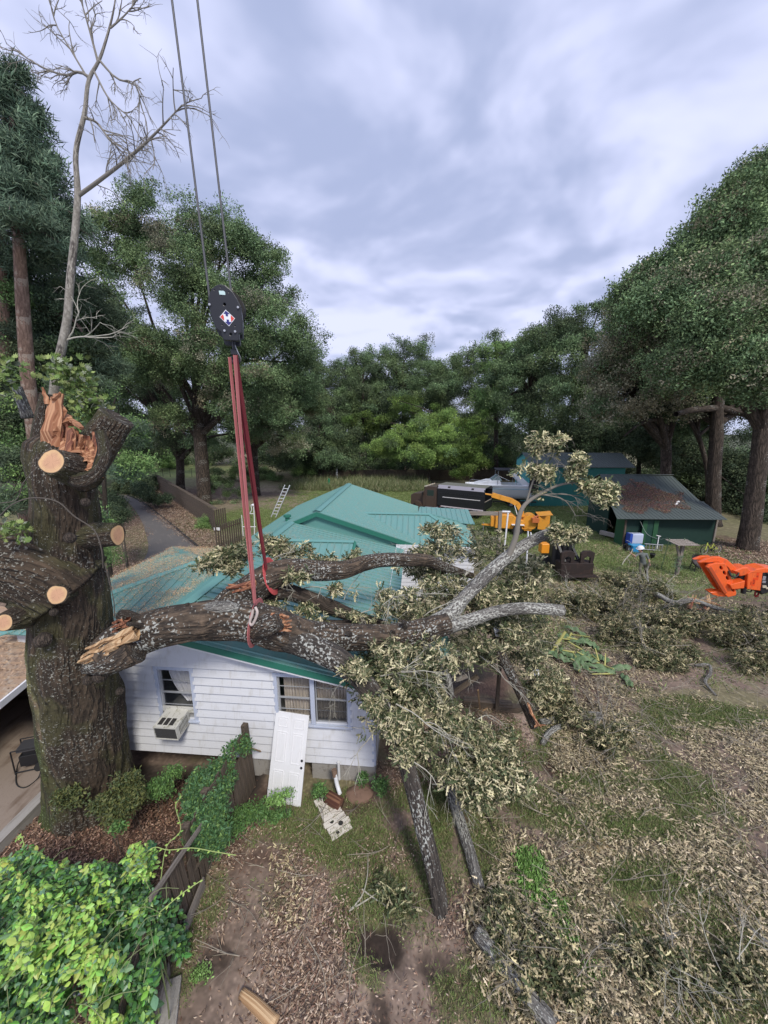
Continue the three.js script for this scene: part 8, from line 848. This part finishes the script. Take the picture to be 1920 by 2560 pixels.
// brush piles
{
  const piles = [['low brush pile of wilted leaves in front of the mini loader', [[1440, 1545, 17, 60, 26], [1500, 1560, 16.5, 55, 24], [1420, 1500, 18, 45, 22]], 420], ['brush pile with many thin grey twigs beside the trodden path', [[1540, 1530, 17, 55, 24], [1500, 1500, 18, 40, 18], [1580, 1560, 16, 50, 22]], 420], ['pale leafy brush heap at the knees of the worker', [[1540, 1425, 20.5, 40, 16], [1580, 1432, 20.3, 34, 15], [1600, 1470, 19, 45, 16], [1560, 1465, 19.5, 40, 14]], 480], ['dark green brush heap right of the worker', [[1640, 1472, 19, 32, 15], [1610, 1490, 18.5, 34, 14], [1665, 1480, 18.8, 22, 9]], 300, 1], ['long leafy brush pile across the middle of the yard at right', [[1560, 1620, 14.5, 70, 30], [1630, 1590, 15, 60, 30], [1620, 1650, 13.8, 60, 26], [1690, 1600, 15, 60, 28], [1680, 1660, 13.6, 60, 26], [1600, 1685, 13, 50, 18], [1660, 1700, 12.8, 50, 18]], 1100], ['high brush pile running out of the frame at the right edge', [[1740, 1610, 15, 50, 26], [1800, 1600, 15, 60, 30], [1870, 1600, 15, 60, 34], [1920, 1640, 14, 50, 40], [1870, 1660, 13.6, 60, 36], [1820, 1640, 14, 50, 26], [1900, 1720, 12.6, 50, 34], [1850, 1720, 12.6, 40, 22], [1960, 1580, 16, 50, 40]], 1300], ['thin brush left of the red splintered log at right', [[1700, 1545, 16.5, 45, 14], [1760, 1565, 16, 45, 16], [1660, 1555, 16.4, 40, 15]], 260], ['wilted leafy brush beside the pale path under the leaning pole', [[1400, 1800, 10.2, 50, 22], [1450, 1860, 9.6, 45, 18], [1530, 1880, 9.4, 40, 20], [1380, 1720, 11, 50, 30], [1500, 1930, 9, 40, 16]], 460], ['brush of big pale leaves at the bottom edge right of centre', [[1270, 2300, 5.2, 55, 50], [1330, 2380, 4.9, 60, 50], [1250, 2420, 4.8, 50, 50], [1390, 2470, 4.6, 55, 40], [1420, 2540, 4.4, 60, 40], [1300, 2500, 4.5, 60, 50]], 330], ['leafy twigs heaped at the lower right corner', [[1640, 2500, 4.5, 80, 40], [1760, 2480, 4.5, 80, 40], [1860, 2530, 4.4, 80, 40], [1560, 2440, 4.7, 60, 30]], 260]];
  piles.forEach(([label, ls, n, dark], i) => {
    const t = thing('brush_pile', label, 'brush pile'), L = lobes(ls), rnd = rng(560 + i); L.forEach((l) => { l.r.y = Math.min(l.r.y * (i > 7 ? 1 : 1.8), 1.1); l.c.y = l.r.y * 0.4; l.r.z = Math.max(l.r.x * 0.6, 0.4); });
    const base = L[0].c.clone().setY(0); foliage(t, L, n * (i > 7 ? 1.4 : 2.1) | 0, 570 + i, { geos: dark ? SPRIGS_DARK : i % 2 ? [...SPRIGS.slice(0, 4), SPRIGS_DARK[1]] : [...SPRIGS.slice(0, 3), ...SPRIGS_DARK.slice(0, 2)], size: 0.72, gap: 0.42, nf: 1.5, shell: 0.25, upright: 0.7, tint: (r) => { const s = 0.65 + 0.55 * r(); return [s, s * 0.96, s * 0.92]; } });
    const tw = []; for (let k = 0; k < (i === 1 ? 26 : 9); k++) { const l = L[Math.floor(rnd() * L.length)]; twigs(V3(l.c.x + (rnd() - 0.5) * l.r.x, 0.1 + l.r.y * rnd(), l.c.z + (rnd() - 0.5) * l.r.z), V3(rnd() - 0.5, 0.25 * rnd(), rnd() - 0.5), i > 7 ? 0.7 : 1.2, i > 7 ? 0.009 : 0.016, 2, rnd, tw, 0.02); } part(t, 'twigs', merge(tw), i % 3 ? M.twig : M.twigPale); rebase(t, base);
  });
  const lt = thing('splintered_log', 'rotten reddish splintered log end beside the brush pile below the grapple', 'log'), r = rng(5), q = []; for (let i = 0; i < 16; i++) { const a = G(1715 + r() * 80, 1515 + r() * 30); q.push([a.clone().setY(0.1 + r() * 0.2), G(1700 + r() * 110, 1500 + r() * 40).setY(0.15 + r() * 0.5), 0.07 + r() * 0.05, 0.02]); } part(lt, 'splinters', shards(q.slice(0, 9), 91), M.woodTan); part(lt, 'heart', shards(q.slice(9), 92), M.woodRed); rebase(lt, G(1750, 1530));
}
// torn banana plants in the middle of the yard
{
  const leafG = (l, w) => { const nx = 6, ny = 12, pos = [], idx = [], uv = []; for (let j = 0; j <= ny; j++) for (let i = 0; i <= nx; i++) { const v = j / ny, u = i / nx * 2 - 1, hw = w * Math.pow(Math.sin(Math.PI * Math.min(1, 0.08 + v * 0.92)), 0.6) * (0.85 + 0.3 * h3(j, u > 0 ? 1 : 0, 7)); pos.push(u * hw, 0.05 + 0.5 * Math.sin(v * 2.9) * l * 0.4 - Math.abs(u) * hw * 0.9 + 0.04 * Math.sin(v * 17 + u * 2), v * l); uv.push(u, v); if (i < nx && j < ny) { const a = j * (nx + 1) + i; idx.push(a, a + 1, a + nx + 1, a + 1, a + nx + 2, a + nx + 1); } } const g = new THREE.BufferGeometry(); g.setAttribute('position', new THREE.Float32BufferAttribute(pos, 3)); g.setAttribute('uv', new THREE.Float32BufferAttribute(uv, 2)); g.setIndex(idx); g.computeVertexNormals(); return g; };
  const mG = new THREE.MeshStandardMaterial({ map: fibre([0.1, 0.17, 0.07], [0.16, 0.24, 0.11], [0.08, 0.13, 0.05]), roughness: 0.6, side: THREE.DoubleSide }), mY = std([0.42, 0.4, 0.13], 0.7);
  for (const [lab, x, y, n, sd] of [['torn banana plant with yellow stems lying on the red earth', 1460, 1650, 9, 1], ['flattened green banana leaves behind the torn yellow stems', 1445, 1600, 6, 2], ['green banana leaves at the near side of the red earth', 1500, 1675, 5, 3]]) { const t = thing('banana_plant', lab, 'banana plant', G(x, y)), r = rng(600 + sd); for (let i = 0; i < n; i++) { const a = r() * 6.283, l = 0.9 + r() * 0.6; const m = part(t, 'leaf', leafG(l * 0.75, 0.11 + r() * 0.05), mG); m.rotation.y = a; m.position.set((r() - 0.5) * 1.2, 0.05, (r() - 0.5) * 0.9); } for (let i = 0; i < n * 0.8; i++) { const a = r() * 6.283, l = 0.4 + r() * 0.5, o = V3((r() - 0.5) * 1.0, 0.1, (r() - 0.5) * 0.8); part(t, 'stalk', cylAB(o, o.clone().add(V3(Math.cos(a) * l, 0.05 + r() * 0.25, Math.sin(a) * l)), 0.035, 0.02, 7), mY); } }
  const y1 = thing('banana_plant', 'yellow banana stem leaning under the sawn lichen branch', 'banana plant', G(1375, 1640)); part(y1, 'stalk', cylAB(V3(0, 0.1, 0), V3(0.55, 1.0, -0.1), 0.09, 0.05, 9), mY); for (let i = 0; i < 3; i++) { const m = part(y1, 'leaf', leafG(0.8, 0.16), mG); m.rotation.y = i * 2 + 0.6; m.position.set(0.1 * i, 0.15, 0.1); } const bt = thing('banana_plant', 'upright bright green banana shoot behind the leaning lichen branch', 'banana plant', G(1310, 1480)); for (let i = 0; i < 6; i++) { const m = part(bt, 'leaf', leafG(0.9, 0.13), std([0.13, 0.34, 0.05], 0.6)); m.rotation.order = 'YXZ'; m.rotation.set(-0.9 + (i % 2) * 0.3, i * 1.05, 0); m.position.y = 0.7; } part(bt, 'stalk', cylAB(V3(0, 0, 0), V3(0, 0.8, 0), 0.08, 0.06, 8), std([0.13, 0.3, 0.06], 0.6));
}
// vines: the thicket at the lower left, the ivy on the fence, small plants
function vineLeaf(l, w) { const t = new TB(), r = rng(l * 1000 | 0); const o = [[0, 0], [0.55, 0.2], [0.95, 0.42], [0.7, 0.7], [0.3, 0.9], [0, 1]]; const p = (x, y, s) => V3(s * x * w / 2, -Math.abs(x) * w * 0.12 - y * y * l * 0.16, y * l); for (const s of [-1, 1]) for (let i = 0; i < 5; i++) { const a = p(0, o[i][1], s), b = p(o[i][0], o[i][1], s), c = p(o[i + 1][0], o[i + 1][1], s), d = p(0, o[i + 1][1], s); if (i > 0) t.tri(a, b, c); if (i < 4) t.tri(a, c, d); } return t.geo(false); }
{
  const geos = [vineLeaf(0.1, 0.06), vineLeaf(0.085, 0.055), vineLeaf(0.075, 0.04)], vm = [[0.1, 0.23, 0.05], [0.2, 0.39, 0.07], [0.34, 0.52, 0.1], [0.055, 0.135, 0.05], [0.16, 0.29, 0.14]].map((k) => std(k, 0.42)), bri = new THREE.MeshStandardMaterial({ roughness: 0.42, side: THREE.DoubleSide });
  const poly = [[-60, 2150], [30, 2140], [70, 2110], [120, 2150], [200, 2165], [250, 2150], [300, 2160], [330, 2105], [350, 2110], [385, 2100], [392, 2140], [375, 2210], [400, 2240], [440, 2235], [455, 2290], [475, 2370], [455, 2400], [420, 2380], [390, 2420], [385, 2500], [375, 2590], [-60, 2590]], hole = [[150, 2440], [215, 2420], [225, 2500], [235, 2590], [170, 2590], [165, 2500]];
  const t = thing('vine_thicket', 'dense bright green vine thicket spilling over the fence at lower left', 'vine'), rnd = rng(611), stuff = geos.map(() => []), list = [];
  for (let k = 0; k < 21000; k++) { const x = -60 + rnd() * 545, y = 2095 + rnd() * 500; if (!inPoly(x, y, poly)) continue; const inH = inPoly(x, y, hole); if (inH && rnd() < 0.93) continue; const nn = fbm2(x * 0.018, y * 0.018, 3), dep = Math.pow(rnd(), 1.6), h = Math.max(0.15, (1.2 + 1.15 * nn + 0.25 * sstep(300, 100, x)) - dep * (1.1 + 0.5 * nn) - (x > 385 ? (x - 385) * 0.011 : 0) - (y > 2450 && x > 240 ? (y - 2450) * 0.003 : 0)); const p = G(x, y, h); if (p.z > -2.2) continue; list.push([p, dep, nn]); }
  list.sort((a, b) => a[1] - b[1]); let parts = 0;
  list.forEach(([p, dep, nn]) => { const s = 0.5 + rnd() * rnd() * 1.1 + 0.15, gi = Math.floor(rnd() * 3), e = new THREE.Euler((rnd() - 0.55) * 1.3 + 0.35, rnd() * 6.283, (rnd() - 0.5) * 0.9, 'YXZ'), br = sstep(0.42, 0.66, nn + (rnd() - 0.5) * 0.25), ki = rnd() < 0.12 ? 4 : br > 0.75 ? 2 : br > 0.4 ? 1 : rnd() < 0.4 ? 3 : 0;
    if (parts < 300 && dep < 0.1) { parts++; const m = part(t, 'leaf', geos[gi], vm[ki]); m.position.copy(p); m.rotation.copy(e); m.scale.setScalar(s); } else stuff[gi].push([new THREE.Matrix4().compose(p, new THREE.Quaternion().setFromEuler(e), V3(s, s, s)), vm[ki].color.toArray().map((c) => c * (0.8 + 0.4 * rnd()))]); });
  geos.forEach((g, i) => inst(t, 'leaves', g, bri, stuff[i])); const st = []; for (let i = 0; i < 60; i++) { const x = rnd() * 420, y = 2140 + rnd() * 420; if (!inPoly(x, y, poly)) continue; const a = G(x, y, 1.75 + rnd() * 0.3), b = a.clone().add(V3((rnd() - 0.5) * 0.9, 0.1 - rnd() * 0.3, (rnd() - 0.5) * 0.9)); st.push(wire([a, a.clone().lerp(b, 0.5).add(V3(0, 0.12, 0)), b], 0.005, 4, 6)); } for (let i = 0; i < 26; i++) { const x = 20 + rnd() * 380, y = 2200 + rnd() * 340; const a = G(x, y, 1.3), b = V3(a.x + (rnd() - 0.5) * 0.3, 0, a.z + (rnd() - 0.5) * 0.3); st.push(wire([a, a.clone().lerp(b, 0.5).add(V3(0.1, 0, 0.1)), b], 0.012, 5, 6)); } part(t, 'stems', merge(st), std([0.2, 0.24, 0.1], 0.8));
  for (const pts of [[[330, 2180], [380, 2120], [420, 2125], [480, 2120], [540, 2130], [590, 2138]], [[60, 2110], [50, 2090], [40, 2098]], [[400, 2210], [420, 2110], [450, 2080], [440, 2010], [455, 1990]], [[400, 2280], [460, 2230], [505, 2200]]]) { const q = pts.map(([x, y]) => G(x, y, 1.7)); part(t, 'runner', wire(q, 0.008, 5), std([0.34, 0.42, 0.14], 0.7)); const c = new THREE.CatmullRomCurve3(q); for (let i = 0; i < 12; i++) { if (parts >= 330) break; const m = part(t, 'leaf', geos[2], vm[rnd() < 0.6 ? 2 : 1]); m.position.copy(c.getPoint(i / 12)); m.rotation.set(0.3, rnd() * 6.28, 0); m.scale.setScalar(0.75); } }
  rebase(t, G(220, 2420));
  const mkI = (seed, tones, l = 0.07) => clumpGeo(seed, 16, 0.26, l, l * 0.55, tones, 0.6, 0.25), TI = [[[0.06, 0.14, 0.055], 0.5], [[0.1, 0.21, 0.07], 0.35], [[0.2, 0.34, 0.09], 0.15]], ig = [mkI(620, TI), mkI(621, TI)];
  const iv = thing('ivy', 'dark green ivy mound hanging on the middle of the board fence', 'vine'); foliage(iv, lobes([[575, 1895, 7.35, 30, 26, 0.22], [550, 1935, 7.05, 36, 34, 0.25], [525, 1975, 6.7, 42, 36, 0.28], [500, 2020, 6.35, 40, 38, 0.3], [530, 2030, 6.3, 34, 40, 0.28], [510, 2070, 6.0, 40, 40, 0.28], [535, 2095, 5.95, 30, 36, 0.22], [600, 1868, 7.6, 22, 16, 0.15], [480, 1990, 6.8, 22, 20, 0.2], [500, 1950, 7, 25, 20, 0.2]]), 1100, 623, { geos: ig, size: 0.95, gap: 0.3, shell: 0.3 }); rebase(iv, G(540, 2110));
  const plant = (lab, ls, n, seed, tones, size = 0.8) => { const q = thing('weeds', lab, 'weeds'), L = lobes(ls); L.forEach((l) => { l.c.y = Math.max(0.06, l.c.y); }); foliage(q, L, n, seed, { geos: [mkI(seed, tones, 0.085), mkI(seed + 1, tones, 0.065)], size, gap: 0.3 }); const o = []; const r = rng(seed); for (let i = 0; i < 8; i++) { const l = L[i % L.length].c; o.push(cylAB(V3(l.x + (r() - 0.5) * 0.2, 0, l.z + (r() - 0.5) * 0.2), l.clone().add(V3((r() - 0.5) * 0.2, 0.05, 0)), 0.006, 0.004, 5)); } part(q, 'stems', merge(o), M.twigDark); return rebase(q, L[0].c.clone().setY(0)); };
  const g1 = [[[0.08, 0.17, 0.05], 0.6], [[0.14, 0.26, 0.07], 0.4]], g2 = [[[0.16, 0.3, 0.07], 0.6], [[0.24, 0.4, 0.12], 0.4]], g3 = [[[0.07, 0.1, 0.035], 0.5], [[0.12, 0.13, 0.04], 0.5]];
  plant('weeds and small plants at the foot of the leaning door', [[640, 2030, 7.1, 40, 20, 0.3], [600, 2050, 6.9, 40, 22, 0.3], [700, 2035, 7.1, 30, 10, 0.15], [570, 2080, 6.5, 30, 20, 0.2]], 190, 631, g1); plant('pale green leafy sprig in front of the door bottom', [[690, 1998, 7.1, 28, 10, 0.1], [720, 1985, 7.1, 14, 10, 0.1]], 45, 632, g2, 0.7); plant('small green plant beside the white drain pipe', [[800, 1978, 7.5, 16, 10, 0.12]], 34, 633, g1, 0.7); plant('weeds growing at the concrete foundation corner', [[950, 1965, 7.7, 22, 16, 0.15], [908, 1950, 7.9, 10, 16, 0.08]], 70, 634, g1, 0.7);
  plant('yellowish ferny weeds round the foot of the big trunk', [[320, 1960, 6.9, 40, 30, 0.2], [270, 2010, 6.5, 60, 25, 0.2], [170, 1995, 6.6, 40, 20, 0.2], [330, 2000, 6.7, 30, 20, 0.2], [290, 2045, 6.3, 30, 20, 0.15]], 330, 635, g3, 0.85); plant('low dark weeds between the trunk and the ivy', [[400, 1970, 7.3, 40, 18, 0.2], [290, 2070, 6.1, 20, 10, 0.1], [430, 1930, 7.7, 30, 12, 0.2]], 130, 636, g1, 0.75); plant('tiny fern on the bare earth at the bottom edge', [[515, 2520, 4.5, 22, 10, 0.08]], 26, 637, g2, 0.55);
  const db = thing('fallen_branch', 'small fallen branch with dark wilted leaves in the foreground', 'branch'), tw = [], r5 = rng(66), S = (x, y, h) => surf(x, y).add(V3(0, h, 0)); for (const l of [[[872, 2282, 0.03], [905, 2245, 0.06], [918, 2200, 0.08], [920, 2140, 0.06]], [[875, 2278, 0.03], [925, 2250, 0.05], [960, 2225, 0.05]], [[905, 2228, 0.05], [935, 2250, 0.05], [965, 2268, 0.04]]]) { const p = l.map((q) => S(...q)); tw.push(limb(p, [0.018, 0.014, 0.01, 0.006].slice(0, p.length), { radial: 6, step: 0.08 })); } part(db, 'stem', merge(tw), M.twigPale); const L = lobes([[970, 2200, 5.6, 35, 25, 0.2], [990, 2240, 5.45, 45, 30, 0.2], [1000, 2280, 5.3, 40, 25, 0.2], [955, 2170, 5.75, 20, 20, 0.15]]); L.forEach((l) => { l.c.y = 0.1; l.r.y = 0.12; }); foliage(db, L, 60, 641, { geos: SPRIGS_DARK, size: 0.75, gap: 0.3 }); rebase(db, S(872, 2282, 0));
}
// leaves and chips blown on the house roof
{
  const T = [[[0.62, 0.46, 0.27], 0.5], [[0.46, 0.32, 0.19], 0.3], [[0.3, 0.2, 0.12], 0.2]], g = [flatLeafGeo(650, 8, 0.4, 0.055, T, false), flatLeafGeo(651, 8, 0.5, 0.04, T, false)], rnd = rng(652), by = [[], []]; const add = (u, h, v, s) => by[rnd() < 0.5 ? 0 : 1].push([put(Hw(u, h, v), s * (0.6 + 0.7 * rnd()), rnd, 0.95), [0.85 + 0.4 * rnd(), 0.85 + 0.35 * rnd(), 0.85 + 0.3 * rnd()]]);
  const wf = (u, v) => Math.min(4.02, 3.06 + 0.241 * Math.min(u + 10.8, v - 1, 9 - v)), lf = (u) => 4.2 + 0.44 * (u + 5.2);
  for (let i = 0; i < 9000; i++) { const u = -10.7 + rnd() * 5.3, v = 0 + rnd() * 9, a = u < -7.9 || wf(u, v) > lf(u) ? wf(u, v) : lf(u); if (u < -7.8 && (v < 1.1 || v > 8.9)) continue; const d = fbm2(u * 1.3, v * 0.9, 3) + 0.25 * Math.exp(-Math.abs(wf(u, v) - lf(u)) * 6) + (u < -8 ? 0.08 : 0) - (u > -6.3 ? 0.12 : 0); if (d < 0.42) continue; add(u, a + 0.03, v, 0.9); }
  for (let i = 0; i < 1500; i++) { const u = -5 + rnd() * 5.3, v = rnd() * 9.5; add(u, 4.2 - 0.222 * (u + 5.2) + 0.03, v, 0.55); }
  const q = new THREE.Group(); q.name = numbered('roof_litter'); q.userData = { kind: 'stuff', label: 'tan leaves and wood chips strewn over the green roof of the house' }; scene.add(q); g.forEach((x, i) => inst(q, 'roof_litter', x, leafMatDull, by[i]));
}
scene.traverse((o) => { if (o.isMesh) { o.castShadow = true; o.receiveShadow = true; } });
renderer.render(scene, camera);
